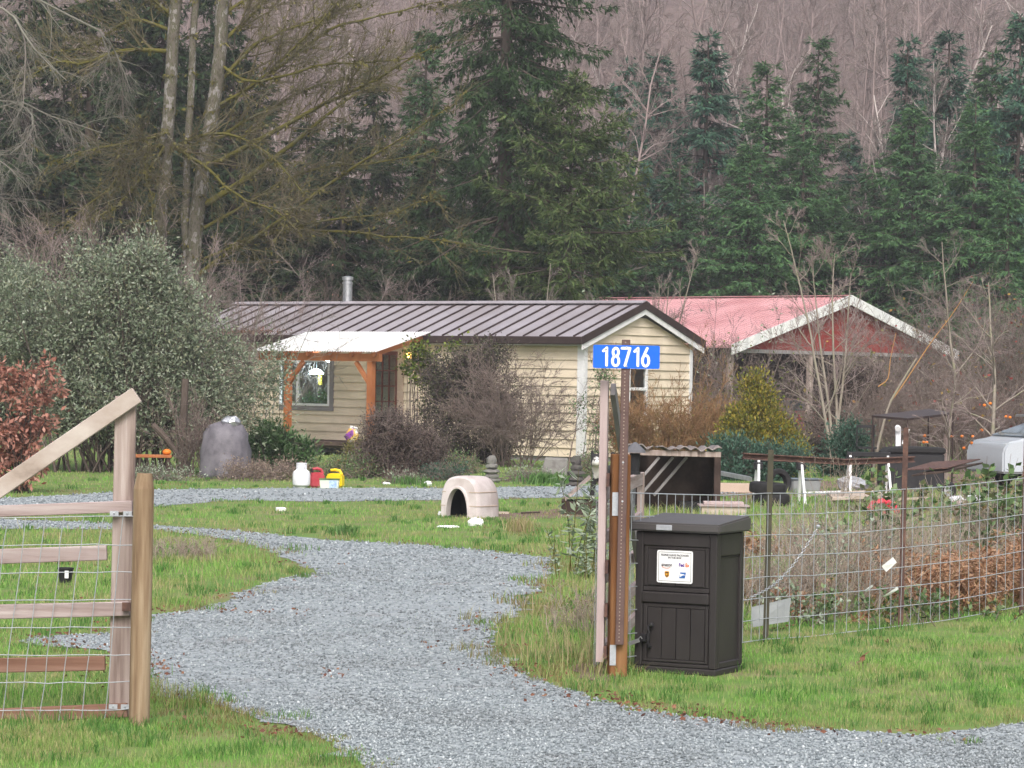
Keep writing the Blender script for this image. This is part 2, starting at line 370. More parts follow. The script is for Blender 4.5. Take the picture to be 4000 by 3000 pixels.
MT['oak_leaf'] = foliage('oak_leaf', [(.20, .075, .05), (.34, .15, .11), (.46, .25, .20), (.28, .13, .09)])
MT['golden'] = foliage('golden', [(.06, .085, .015), (.17, .17, .022), (.34, .27, .035), (.11, .15, .03), (.46, .34, .07)])
MT['juniper'] = foliage('juniper', [(0.028, 0.07, 0.0448), (0.056, 0.119, 0.084), (0.091, 0.168, 0.119)])
MT['rhodo'] = foliage('rhodo', [(0.028, 0.07, 0.0224), (0.063, 0.133, 0.042), (0.112, 0.196, 0.077), (0.196, 0.266, 0.154)])
MT['ivy'] = foliage('ivy', [(.03, .055, .012), (.09, .14, .02), (.17, .21, .03), (.07, .05, .03)])
MT['purple_leaf'] = foliage('purple_leaf', [(0.035, 0.0252, 0.0252), (0.063, 0.0434, 0.0434), (0.098, 0.07, 0.0665), (0.056, 0.0595, 0.0315)])
MT['weed'] = foliage('weed', [(.16, .21, .13), (.26, .32, .22), (.36, .41, .33)])
MT['bramble'] = foliage('bramble', [(0.045, 0.09, 0.03), (0.105, 0.18, 0.06), (0.195, 0.285, 0.15), (0.24, 0.15, 0.06)])
MT['bracken'] = foliage('bracken', [(0.221, 0.102, 0.051), (0.357, 0.196, 0.111), (0.442, 0.289, 0.187), (0.281, 0.162, 0.111)])
MT['dried'] = foliage('dried', [(0.176, 0.12, 0.096), (0.288, 0.224, 0.176), (0.368, 0.304, 0.248)])

MT['bark_stem'] = pmat('bark_stem', [(.19, .165, .12), (.27, .235, .20), (.22, .22, .13)], scale=3, rough=.9)
MT['bark_orange'] = pmat('bark_orange', [(.42, .20, .06), (.50, .28, .10)], scale=4, rough=.7)
MT['redleaf'] = foliage('redleaf', [(.30, .05, .04), (.20, .06, .05), (.35, .22, .05), (.12, .14, .04)])
MT['mosswort'] = foliage('mosswort', [(.10, .10, .03), (.17, .15, .05), (.13, .14, .04)])
MT['grassclump'] = foliage('grassclump', [(.05, .12, .03), (.09, .19, .05), (.14, .24, .08)])
MT['twig_dry'] = pmat('twig_dry', [(0.23, 0.173, 0.144), (0.331, 0.274, 0.223), (0.389, 0.338, 0.288)], island=True, rough=.9)

MT['fir_dark'] = foliage('fir_dark', [(.014, .036, .012), (.03, .065, .02), (.05, .10, .03), (.035, .065, .03)])
MT['moss_leaf'] = foliage('moss_leaf', [(0.0675, 0.06, 0.0188), (0.12, 0.105, 0.0225), (0.165, 0.15, 0.0375), (0.09, 0.0825, 0.045)])

MT['carpale'] = pmat('carpale', [(.40, .43, .47)], rough=.22, spec=.6)

MT['grass_deep'] = pmat('grass_deep', [(.05, .14, .03), (.085, .21, .042), (.13, .27, .06), (.24, .30, .11)], island=True, rough=.6, trans=.35, pos=[0, .4, .8, 1], spec=.3)

MT['edge_moss'] = pmat('edge_moss', [(.10, .12, .03), (.20, .19, .06), (.27, .22, .10), (.20, .13, .08), (.13, .20, .05)], island=True, rough=.8, trans=.25)
MT['roof_tile'] = pmat('roof_tile', [(.11, .095, .09), (.20, .17, .165), (.27, .24, .235)], scale=6, rough=.9, bump=.5)

MT['lantern_cap'] = pmat('lantern_cap', [(.09, .09, .10), (.13, .13, .145)], scale=8, rough=.6)

MT['juniper_lid'] = pmat('juniper_lid', [(.10, .13, .15), (.13, .16, .18)], scale=5, rough=.5)
MT['tarp2'] = pmat('tarp2', [(.26, .27, .30), (.36, .37, .40)], scale=6, rough=.6)

MT['twig_dark'] = pmat('twig_dark', [(.06, .045, .042), (.11, .082, .075), (.16, .125, .115)], island=True, rough=.9)
MT['vine_leaf'] = foliage('vine_leaf', [(.03, .026, .028), (.055, .042, .045), (.05, .06, .03), (.09, .10, .045), (.08, .06, .06)])
# ------------------------------------------------------------------ terrain
def hill_z(x, y):
    x, y = np.asarray(x, float), np.asarray(y, float)
    t = np.maximum(0, y - 112)
    return .27 * t * t / (t + 14) + t * .012 * np.sin(x * .05 + 1)
def grid(name, xs, ys, zf, mat):
    X, Y = np.meshgrid(xs, ys); Z = zf(X, Y); V = np.stack([X, Y, Z], -1).reshape(-1, 3)
    nx = len(xs); i = np.arange((len(ys) - 1) * nx).reshape(len(ys) - 1, nx)[:, :-1].ravel()
    return npmesh(name, V, [np.stack([i, i + 1, i + nx + 1, i + nx], 1)], mat, smooth=True)
tag(grid('ground', np.linspace(-300, 300, 61), np.linspace(-60, 114, 60), lambda X, Y: X * 0, MT['ground']), 'mossy ground under the grass around the driveway', kind='structure')
tag(grid('hill', np.linspace(-450, 450, 91), np.linspace(111, 520, 80), lambda X, Y: hill_z(X, Y) - .15 * (Y < 113), MT['hill']), 'brown leaf covered hillside behind the buildings', kind='structure')

def P2(pts): return [tuple(g2(*p)[:2]) for p in pts]
DRIVE = P2([(800, 1760), (790, 1659), (740, 1622), (640, 1572), (540, 1548), (440, 1517), (320, 1502), (300, 1470), (292, 1425), (230, 1406), (80, 1396), (40, 1386), (80, 1377), (230, 1370), (325, 1332),
            (400, 1322), (490, 1302), (540, 1272), (620, 1250), (685, 1238), (640, 1214), (590, 1193), (520, 1170), (420, 1155), (330, 1144), (230, 1144), (0, 1143), (-300, 1140), (-300, 1122),
            (0, 1122), (230, 1130), (325, 1135), (500, 1147), (700, 1167), (900, 1177), (1050, 1191), (1190, 1206), (1190, 1240), (1150, 1290), (1110, 1330), (1065, 1362), (1070, 1402), (1110, 1442), (1200, 1482),
            (1330, 1522), (1500, 1552), (1700, 1572), (1850, 1582), (2000, 1592), (2100, 1578), (2212, 1562), (2600, 1530), (2900, 1520), (2900, 1760)])
YARD = P2([(-300, 1075), (0, 1077), (150, 1070), (330, 1058), (640, 1055), (960, 1055), (1240, 1050), (1400, 1046), (1600, 1046), (1600, 1068), (1400, 1070), (1220, 1075), (960, 1081), (700, 1084), (500, 1081), (330, 1096), (150, 1104), (0, 1106), (-300, 1108)])
def densify(poly, step, amp, rng):
    o = []; n = len(poly)
    for i in range(n):
        a, b = np.array(poly[i]), np.array(poly[(i + 1) % n]); d = np.linalg.norm(b - a); k = max(1, int(d / step))
        for j in range(k):
            p = a + (b - a) * j / k
            o.append(p + (rng.normal(0, amp, 2) if 0 < j else 0))
    return o
def sheet(name, poly, mat, z, seed, step=.14, amp=.06):
    b = B(); rng = np.random.default_rng(seed)
    b.poly([(p[0], p[1], z) for p in densify(poly, step, amp, rng)])
    bmesh.ops.triangulate(b.bm, faces=b.bm.faces)
    return b.done(name, mat)
tag(sheet('driveway', DRIVE, MT['gravel'], .006, 1), 'blue grey gravel driveway curving through the open gate', kind='structure')
tag(sheet('gravel_yard', YARD, MT['gravel'], .006, 2), 'strip of gravel in front of the house garden', kind='structure')
def inpoly(P, poly):
    x, y = P[:, 0], P[:, 1]; r = np.zeros(len(P), bool); n = len(poly)
    for i in range(n):
        x0, y0 = poly[i]; x1, y1 = poly[(i + 1) % n]
        c = ((y0 > y) != (y1 > y)) & (x < (x1 - x0) * (y - y0) / ((y1 - y0) + 1e-12) + x0)
        r ^= c
    return r
def wob(P, a=.24):
    x, y = P[:, 0], P[:, 1]
    return P + a * np.stack([np.sin(x * 5 + y * 2.2) + .6 * np.sin(x * 13 - y * 9), np.sin(y * 5.5 - x * 3) + .6 * np.sin(y * 12 + x * 11)], 1)
def fld(P, s, seed):
    """cheap smooth random field, about -1..1"""
    r = np.random.default_rng(seed); o = np.zeros(len(P))
    for k in range(7):
        a = r.uniform(0, 6.28); f = s * r.uniform(.5, 2.2)
        o += np.sin(P[:, 0] * f * math.cos(a) + P[:, 1] * f * math.sin(a) + r.uniform(0, 6.28))
    return o / 3.2
def screen_ground(rng, n, y0, y1, x0=-1300, x1=5300):
    px = rng.uniform(x0, x1, n); py = rng.uniform(y0, y1, n)
    d = np.stack([(px - 2000) / F, (1500 - py) / F, -np.ones(n)], 1) @ np.array(CM).T
    t = -CAM_H / d[:, 2]; P = d * t[:, None]
    return P[:, :2]
def blades(rng, P, h, wd, lean=.5):
    n = len(P); a = rng.uniform(0, 2 * np.pi, n); side = np.stack([np.cos(a), np.sin(a), np.zeros(n)], 1)
    b = rng.uniform(0, 2 * np.pi, n); ln = np.stack([np.cos(b), np.sin(b), np.zeros(n)], 1) * rng.uniform(0, lean, n)[:, None] * h[:, None]
    p0 = np.stack([P[:, 0], P[:, 1], np.full(n, -.005)], 1); w2 = (wd * .5)[:, None]
    up = np.array([0, 0, 1.]) * h[:, None]
    m = p0 + up * .6 + ln * .35; t = p0 + up * rng.uniform(.8, 1, n)[:, None] + ln
    V = np.stack([p0 - side * w2, p0 + side * w2, m + side * w2 * .8, m - side * w2 * .8, t], 1).reshape(-1, 3)
    i = np.arange(n)[:, None] * 5
    return V, [np.concatenate([i, i + 1, i + 2, i + 3], 1), np.concatenate([i + 3, i + 2, i + 4], 1)]
rng = np.random.default_rng(5)
P = screen_ground(rng, 520000, 1745, 3150)
Dd = P[:, 1]
ong = inpoly(wob(P), DRIVE) | inpoly(wob(P), YARD)
tuft = fld(P, 3.0, 3); patch = fld(P, .9, 4); fine = fld(P, 9, 8)
keep = ~ong | ((rng.random(len(P)) < .012) & (fine > .2))
keep &= ~((patch < -.75) & (rng.random(len(P)) < .35))
keep &= rng.random(len(P)) < np.clip(.62 + .45 * fine + .2 * tuft, .12, 1)
P, Dd, tuft, patch, ong = P[keep], Dd[keep], tuft[keep], patch[keep], ong[keep]
# height: mown lawn low, longer where no one mows
h = .035 + .022 * np.clip(tuft, 0, 2) + .012 * rng.random(len(P))
LONG = [P2([(1060, 1400), (1110, 1310), (1190, 1230), (1210, 1150), (1330, 1150), (1330, 1450), (1240, 1480), (1110, 1440)]),
        P2([(1600, 1350), (2400, 1290), (2400, 1060), (1330, 1080), (1330, 1350)]),
        P2([(320, 1150), (470, 1165), (620, 1215), (600, 1250), (400, 1300), (325, 1325), (0, 1340), (0, 1150)]),
        P2([(-100, 1580), (330, 1530), (330, 1490), (-100, 1470)])]
for k, q in enumerate(LONG): h = np.where(inpoly(wob(P), q), h * (2.2, 2.4, 1.7, 1.9)[k] * (.7 + .5 * rng.random(len(P))), h)
h = np.where(ong, h * .6, h) * np.where(Dd > 30, 1.25, 1)
near = np.zeros(len(P), bool)
for k in range(3):
    q = P + rng.normal(0, .20, P.shape) * np.array([1, 1.6]); near |= inpoly(q, DRIVE) | inpoly(q, YARD)
near &= rng.random(len(P)) < .75
near |= (fld(P, .8, 51) + .5 * fld(P, 3.1, 52) > 1.05) & (rng.random(len(P)) < .8)
V, Fq = blades(rng, P[near], h[near] * .75, np.clip(.0045 * Dd[near] / 18, .003, .03), .9)
tag(npmesh('edge_moss', V, Fq, MT['edge_moss']), 'olive and brown moss and short dead grass beside the gravel', kind='stuff')
P, h, Dd = P[~near], h[~near], Dd[~near]
V, Fq = blades(rng, P, h, np.clip(.0042 * Dd / 18, .003, .03), .75)
tag(npmesh('grass', V, Fq, MT['grass']), 'short green grass with mossy and brown patches', kind='stuff')
C_ = screen_ground(rng, 1500, 1800, 2990); C_ = C_[~(inpoly(wob(C_), DRIVE) | inpoly(wob(C_), YARD))]
nb_ = 34; Pt = np.repeat(C_, nb_, 0); rr_ = np.repeat(rng.uniform(.03, .10, len(C_)), nb_); Pt = Pt + rng.normal(0, 1, Pt.shape) * rr_[:, None] * np.array([1, .8])
ht = np.repeat(rng.uniform(.045, .115, len(C_)) * np.where(C_[:, 1] > 30, 1.2, 1), nb_) * rng.uniform(.6, 1.1, len(Pt))
V, Fq = blades(rng, Pt, ht, np.clip(.0055 * Pt[:, 1] / 18, .004, .03), .8)
tag(npmesh('grass_tussocks', V, Fq, MT['grass_deep']), 'deeper green grass tussocks scattered over the lawn', kind='stuff')
# dry tall stems in the unmown places
P = screen_ground(rng, 60000, 2000, 2760)
m = np.zeros(len(P), bool)
m |= inpoly(P, LONG[0]) & (rng.random(len(P)) < .35)
m |= inpoly(P, LONG[1]) & (rng.random(len(P)) < .22)
m |= inpoly(P, LONG[2]) & (rng.random(len(P)) < .15) & (fld(P, 2, 11) > .1)
m |= inpoly(P, LONG[3]) & (rng.random(len(P)) < .10)
m &= ~inpoly(P, DRIVE)
P = P[m]; hh = rng.uniform(.10, .42, len(P)) * np.clip(.6 + .5 * fld(P, 3, 13), .25, 1.3)
V, Fq = blades(rng, P, hh, np.full(len(P), .0055), .7)
tag(npmesh('dry_grass', V, Fq, MT['straw']), 'tall straw coloured dry grass by the gate and fence', kind='stuff')
# loose stones on the gravel
P = screen_ground(rng, 230000, 1890, 3150, -800, 4800)
P = P[inpoly(P, DRIVE) | inpoly(P, YARD)]
P = P[(rng.random(len(P)) < np.clip(.75 + .4 * fld(P, 1.3, 21), .25, 1))]
n = len(P); r = rng.uniform(.004, .0135, n) * np.clip(P[:, 1] / 20, 1, 2.2)
o6 = np.array([[1, 0, 0], [-1, 0, 0], [0, 1, 0], [0, -1, 0], [0, 0, 1], [0, 0, -1]], float)
V = o6[None] * (r[:, None, None] * rng.uniform(.55, 1.3, (n, 6, 1))); V[:, :, 2] *= .75
a = rng.uniform(0, 6.28, n); ca, sa = np.cos(a)[:, None], np.sin(a)[:, None]
V = np.stack([V[:, :, 0] * ca - V[:, :, 1] * sa, V[:, :, 0] * sa + V[:, :, 1] * ca, V[:, :, 2]], -1)
V += rng.normal(0, .15, V.shape) * r[:, None, None]
V += np.stack([P[:, 0], P[:, 1], .008 + r * .35], 1)[:, None]
T = np.array([[0, 2, 4], [2, 1, 4], [1, 3, 4], [3, 0, 4], [2, 0, 5], [1, 2, 5], [3, 1, 5], [0, 3, 5]])
tag(npmesh('gravel_stones', V.reshape(-1, 3), [(np.arange(n) * 6)[:, None, None].repeat(8, 1) .reshape(-1, 1) + np.tile(T, (n, 1))], MT['stone']), 'loose crushed blue grey stones on the driveway', kind='stuff')
# brown leaf litter along edges and in streaks on the gravel
P = screen_ground(rng, 130000, 1950, 3100)
edge = inpoly(P, DRIVE) ^ inpoly(P + rng.normal(0, .22, P.shape), DRIVE)
st = (fld(P * np.array([.8, 1.1]), 2.6, 31) > 1.0) & (fld(P, 9, 34) > .3) & (P[:, 1] > 19)
m = (edge & (fld(P, 2.0, 33) > .15) & (rng.random(len(P)) < .8)) | (st & (rng.random(len(P)) < .45))
P = P[m]; n = len(P)
V, Fq = leaves(rng, np.stack([P[:, 0], P[:, 1], rng.uniform(.02, .04, n)], 1), .035, .022, axis=None, jit=1, up=0)
V = V.reshape(-1, 4, 3); V[:, :, 2] = np.clip(V[:, :, 2], .012, .045); V = V.reshape(-1, 3)
tag(npmesh('fallen_leaves', V, [Fq], MT['litter']), 'reddish brown fallen leaves along the gravel edges', kind='stuff')
# bare soil patches
for k, (q, lab) in enumerate([([(1080, 1110), (1230, 1098), (1320, 1100), (1300, 1115), (1150, 1122), (1060, 1122)], 'trodden soil beside the dog house'),
                              ([(1235, 1440), (1320, 1420), (1345, 1450), (1320, 1475), (1250, 1465)], 'bare reddish soil at the foot of the gate post'),
                              ([(1480, 1060), (2250, 1010), (2400, 1040), (2400, 1080), (1700, 1085), (1480, 1085)], 'bare soil under the yard clutter')]):
    tag(sheet('soil', P2(q), MT['soil'], .004 + .003 * k, 60 + k, .15, .03), lab, kind='structure')

# ------------------------------------------------------------------ siding with laps, openings cut out
def lap_wall(b, x0, x1, z0, z1, lap, openings, frame, limit=None):
    """frame(x, out, z) -> point. openings: (x0,x1,z0,z1)"""
    zs = [z0]
    while zs[-1] + lap < z1: zs.append(zs[-1] + lap)
    zs.append(z1)
    for i in range(len(zs) - 1):
        cuts = sorted(set([zs[i], zs[i + 1]] + [z for o in openings for z in o[2:] if zs[i] < z < zs[i + 1]]))
        for a, c in zip(cuts[:-1], cuts[1:]):
            mid = (a + c) / 2; L, R = (x0, x1) if limit is None else limit(mid)
            L, R = max(L, x0), min(R, x1)
            if R - L < .02: continue
            segs = [(L, R)]
            for o in openings:
                if o[2] < mid < o[3]:
                    segs = [t for s in segs for t in ((s[0], min(s[1], o[0])), (max(s[0], o[1]), s[1])) if t[1] - t[0] > .01]
            of = lambda z: .034 * (1 - (z - zs[i]) / lap) + .004
            for s in segs:
                la, ra, lc, rc = s[0], s[1], s[0], s[1]
                if limit is not None:
                    if abs(s[0] - L) < 1e-6: la, lc = max(limit(a)[0], x0), max(limit(c)[0], x0)
                    if abs(s[1] - R) < 1e-6: ra, rc = min(limit(a)[1], x1), min(limit(c)[1], x1)
                b.poly([frame(la, of(a), a), frame(ra, of(a), a), frame(rc, of(c), c), frame(lc, of(c), c)])
                if a == zs[i]: b.poly([frame(la, 0, a), frame(ra, 0, a), frame(ra, of(a), a), frame(la, of(a), a)])

# ------------------------------------------------------------------ house
TH = math.radians(38)
HD = 70.5
hc = gy(2279, HD); hc.z = 0
HX = Vector((math.cos(TH), -math.sin(TH), 0)); HY = Vector((math.sin(TH), math.cos(TH), 0))
def hf(px, py, yoff=0):
    p = onplane(px, py, hc + HY * yoff, HY) - hc; return p.dot(HX), p.z
def hg(px, py, xoff=0):
    p = onplane(px, py, hc + HX * xoff, HX) - hc; return p.dot(HY), p.z
HW = hg(2699, 1500)[0]; HL = 13.5
EZ = hf(2285, 1317, -.28)[1]            # roof edge height
RZ = hg(2512, 1184, .18)[1]             # ridge
wt = hf(2279, 1330)[1]
house = thing('mobile_home', 'long cream sided mobile home with a grey standing seam metal roof', 'house', hc, -TH)
win = (*[hf(x, 1500)[0] for x in (1096, 1292)], *[hf(1250, y)[1] for y in (1586, 1404)])
dor = (*[hf(x, 1500)[0] for x in (1458, 1556)], .35, hf(1510, 1372)[1])
ff = lambda x, o, z: (x, -o, z)
b = B(); lap_wall(b, -HL, 0, .12, wt, .214, [win, dor], ff)
b.b2(-HL, 0, HW - .1, HW, .1, wt); b.b2(-HL, -HL + .1, .02, HW - .1, .3, wt); b.b2(-HL, -.03, .03, HW - .1, .28, .34)
b.done('wall', MT['siding'], house)
gw = (*[hg(x, 1500)[0] for x in (2448, 2523)], *[hg(2490, y)[1] for y in (1625, 1430)])
slope = (RZ - EZ) / (HW / 2 + .28)
b = B()
lap_wall(b, 0, HW, .12, RZ - .12, .214, [gw], lambda x, o, z: (o, x, z), lambda z: (0, HW) if z < wt - .1 else ((z - wt + .1) / slope, HW - (z - wt + .1) / slope))
b.done('gable_wall', MT['siding'], house)
b = B(); b.b2(-HL, -.02, .02, HW - .05, 0, .118); b.done('skirting', MT['greywood'], house)
# roof: two slabs, seams, ridge cap, gable edge
ov, og = .28, .18
b = B()
for s in (0, 1):
    Y = (lambda y: y) if s == 0 else (lambda y: HW - y)
    b.prism([(-HL - .2, Y(-ov), EZ), (og, Y(-ov), EZ), (og, Y(HW / 2), RZ), (-HL - .2, Y(HW / 2), RZ)], (0, 0, -.05))
rf = b.done('roof', MT['roofmetal'], house)
b = B()
x = og - .30
while x > -HL:
    for s in (0, 1):
        Y = (lambda y: y) if s == 0 else (lambda y: HW - y)
        b.beam((x, Y(-ov + .01), EZ + .022), (x, Y(HW / 2), RZ + .022), .03, .045)
    x -= .512
b.done('seams', MT['fascia'], rf)
b = B()
for s in (-1, 1):
    yy = HW / 2 + s * .17
    b.prism([(-HL - .22, HW / 2, RZ + .075), (og + .02, HW / 2, RZ + .075), (og + .02, yy, RZ + .075 - slope * .17), (-HL - .22, yy, RZ + .075 - slope * .17)], (0, 0, -.02))
b.done('ridge_cap', MT['roofmetal'], rf)
b = B()
b.b2(-HL - .2, og, -ov - .07, -ov + .0, EZ - .17, EZ + .015)
b.done('gutter', MT['fascia'], house, bevel=.012)
b = B(); b2 = B()
for s in (0, 1):
    Y = (lambda y: y) if s == 0 else (lambda y: HW - y)
    b.prism([(og + .003, Y(-ov - .05), EZ - .17), (og + .003, Y(-ov - .05), EZ + .02), (og + .003, Y(HW / 2), RZ + .04), (og + .003, Y(HW / 2), RZ - .14)], (.03, 0, 0))
    b2.prism([(og - .02, Y(-ov - .03), EZ - .31), (og - .02, Y(-ov - .03), EZ - .17), (og - .02, Y(HW / 2), RZ - .14), (og - .02, Y(HW / 2), RZ - .28)], (.02, 0, 0))
b.done('gable_trim', MT['fascia'], house); b2.done('bargeboard', MT['trimwhite'], house)
b = B(); b.prism([(-.0, -ov, EZ - .19), (og - .03, -ov, EZ - .19), (og - .03, HW / 2, RZ - .2), (0, HW / 2, RZ - .2)], (0, 0, .02)); b.prism([(-.0, HW + ov, EZ - .19), (og - .03, HW + ov, EZ - .19), (og - .03, HW / 2, RZ - .2), (0, HW / 2, RZ - .2)], (0, 0, .02))
b.b2(-HL, og, -ov, -.03, EZ - .2, EZ - .185)
b.done('soffit', MT['trimwhite'], house)
for yy in (0, HW):
    b = B()
    if yy == 0: b.b2(-.16, .045, -.045, .0, .1, wt - .02); b.b2(.0, .045, .0, .10, .1, wt - .02)
    else: b.b2(0, .045, HW - .12, HW, .1, wt)
    b.done('corner_board', MT['trimwhite'], house)
# front window
def window(name, x0, x1, z0, z1, frame, fw, mull=None, bars=(), parent=house, mat='white'):
    b = B()
    def bx(a, c, d, e): b.box(frame((a + c) / 2, .03, (d + e) / 2), tuple(abs(v) for v in (Vector(frame(c, .07, e)) - Vector(frame(a, 0, d)))))
    bx(x0, x1, z0, z0 + fw); bx(x0, x1, z1 - fw, z1); bx(x0, x0 + fw, z0 + fw, z1 - fw); bx(x1 - fw, x1, z0 + fw, z1 - fw)
    if mull: bx(mull - fw * .6, mull + fw * .6, z0 + fw, z1 - fw)
    for zz in bars: bx(x0 + fw, x1 - fw, zz - fw * .5, zz + fw * .5)
    o = b.done(name, MT[mat], parent, bevel=.005)
    g = B(); g.box(frame((x0 + x1) / 2, .015, (z0 + z1) / 2), tuple(max(.006, abs(v) * .96) for v in (Vector(frame(x1, .0, z1)) - Vector(frame(x0, 0, z0))))); g.done('pane', MT['glass'], o)
    return o
window('window', *win, ff, .06, mull=hf(1167, 1500)[0])
b = B(); x1 = win[1]
b.b2(x1, x1 + .13, -.055, 0, win[2] - .12, win[3] + .03); b.b2(win[0], x1 - .002, -.05, 0, win[2] - .12, win[2] - .004); b.done('window_trim', MT['greywood'], house)
window('gable_window', *gw, lambda x, o, z: (o, x, z), .075, bars=(gw[2] + (gw[3] - gw[2]) * .54,), mat='trimwhite')
# door and casing
b = B(); x0, x1, z0, z1 = dor
b.b2(x0 - .20, x0 - .003, -.05, -.0, z0, z1 + .16); b.b2(x1 + .003, x1 + .20, -.05, 0, z0, z1 + .16); b.b2(x0 - .003, x1 + .003, -.048, 0, z1 + .003, z1 + .16); b.done('door_casing', MT['casing'], house)
b = B(); dw = x1 - x0
b.b2(x0, x0 + .08, -.03, .02, z0, z1); b.b2(x1 - .08, x1, -.03, .02, z0, z1); b.b2(x0 + .08, x1 - .08, -.03, .02, z1 - .1, z1); b.b2(x0 + .08, x1 - .08, -.03, .02, z0, z0 + .22)
for i in (1, 2): xx = x0 + .08 + (dw - .16) * i / 3; b.b2(xx - .015, xx + .015, -.025, .015, z0 + .22, z1 - .1)
for i in range(1, 5): zz = z0 + .22 + (z1 - z0 - .32) * i / 5; b.b2(x0 + .08, x1 - .08, -.022, .012, zz - .015, zz + .015)
dob = b.done('door', MT['redwood'], house)
b = B(); b.b2(x0 + .05, x1 - .05, .0, .006, z0 + .1, z1 - .05); b.done('pane', MT['glass'], dob)
b = B(); b.ball((x0 + .06, -.06, z0 + .95), .03); b.cyl((x0 + .06, -.05, z0 + .95), (x0 + .06, -.02, z0 + .95), .015); b.done('door_knob', MT['steel'], dob, smooth=True)
# stove pipe through the roof
px_ = onplane(1357, 1178, hc + HY * (HW / 2 + .5), HY) - hc
b = B(); xx = px_.dot(HX); b.lathe([(.13, RZ - .5), (.13, RZ + .55), (.145, RZ + .555), (.145, RZ + .60), (.12, RZ + .62), (.12, RZ + .66), (.15, RZ + .665), (.15, RZ + .75), (.02, RZ + .78)], 16, (xx, HW / 2 + .5, 0))
b.done('stovepipe', MT['steel'], house, smooth=True)
# porch awning
aw0, aw1 = hf(1200, 1300, -.30)[0], hf(1684, 1300, -.30)[0]
AO = 2.35; za, zb = EZ + .10, EZ - .42
b = B(); n = int((aw1 - aw0) / .012); yl = np.linspace(0, 1, 7)
V = []; Fq = []
xs = np.linspace(aw0, aw1, n)
for j, t in enumerate(yl):
    for x in xs: V.append((x, -.30 - t * (AO - .30), za + (zb - za) * t + .018 * math.sin(x * 2 * math.pi / .085)))
for j in range(len(yl) - 1):
    for i in range(n - 1): Fq.append((j * n + i, j * n + i + 1, (j + 1) * n + i + 1, (j + 1) * n + i))
awo = npmesh('porch_awning', V, [np.array(Fq)], MT['poly'], house, smooth=True)
b = B(); zc = zb - .16
b.b2(aw0 - .0, aw1 - .15, -AO + .22, -AO + .36, zc - .08, zc + .11)
for i in range(6):
    x = aw0 + .25 + i * (aw1 - aw0 - .5) / 5; b.beam((x, -.06, za - .09), (x, -AO + .1, zb - .085), .06, .10)
b.done('porch_beam', MT['cedar'], house)
for pxc in (1124, 1448):
    x = hf(pxc, 1600, -AO + .29)[0]
    b = B(); b.b2(x - .075, x + .075, -AO + .215, -AO + .365, 0, zc - .085); b.done('porch_post', MT['cedar'], house)
    b = B(); sgn = 1 if pxc < 1300 else -1
    b.beam((x + sgn * .06, -AO + .29, zc - .62), (x + sgn * .50, -AO + .29, zc - .1), .09, .09, (0, 1, 0))
    b.done('porch_brace', MT['cedar'], house)
b = B(); b.b2(aw0 + .2, aw1, -AO + .3, -.05, .25, .33); b.done('porch_floor', MT['wood_dark'], house)
def hw(x, y, z): return hc + HX * x + HY * y + Vector((0, 0, z))
# warm bulb on the wall, white bulb under the beam, lamp inside
def lampmat(n, col, e): return pmat(n, [col], emit=e)
MT['bulb_warm'] = lampmat('bulb_warm', (1, .6, .1), 14); MT['bulb_white'] = lampmat('bulb_white', (.95, 1, .95), 110); MT['lamp_glow'] = lampmat('lamp_glow', (.75, .95, 1), 90); MT['tag_glow'] = lampmat('tag_glow', (1, .85, .1), 1.0)
x, z = hf(1597, 1388, -.2)
t = thing('wall_lantern', 'glowing yellow wall lantern among ivy beside the porch', 'lantern', hw(x, -.2, z - .12), -TH)
b = B(); b.ball((0, 0, .12), (.055, .055, .07)); b.done('bulb', MT['bulb_warm'], t, smooth='all')
b = B(); b.b2(-.05, .05, .06, .19, .0, .03); b.b2(-.04, .04, .16, .19, -.05, .2); b.lathe([(.10, .20), (.02, .26)], 8); b.done('bracket', MT['black'], t)
x, z = hf(1281, 1405, -AO + .5)
t = thing('hanging_bulb', 'bright white bulb hanging under the porch beam', 'light bulb', hw(x, -AO + .5, z - .05), -TH)
b = B(); b.ball((0, 0, .05), (.05, .05, .06)); b.done('bulb', MT['bulb_white'], t, smooth='all')
b = B(); b.cyl((0, 0, .10), (0, 0, .2), .02); b.cyl((0, 0, .2), (0, 0, .5), .006, n=6); b.done('socket', MT['black'], t)
x, z = hf(1236, 1446, .9)
t = thing('ceiling_lamp', 'white glowing lamp seen through the front window', 'lamp', hw(x, .9, z - .1), -TH)
b = B(); b.lathe([(.19, 0), (.17, .06), (.06, .13)], 14); b.done('lamp_shade', MT['lamp_glow'], t, smooth=True)
b = B(); b.cyl((0, 0, .13), (0, 0, .55), .012, n=6); b.done('rod', MT['steel'], t)
b = B(); b.b2(.1, .19, -.02, .02, -.28, -.02); b.done('glowing_tag', MT['tag_glow'], t)  # yellow tag given its own weak emission, no lamp itself
rng = np.random.default_rng(44)
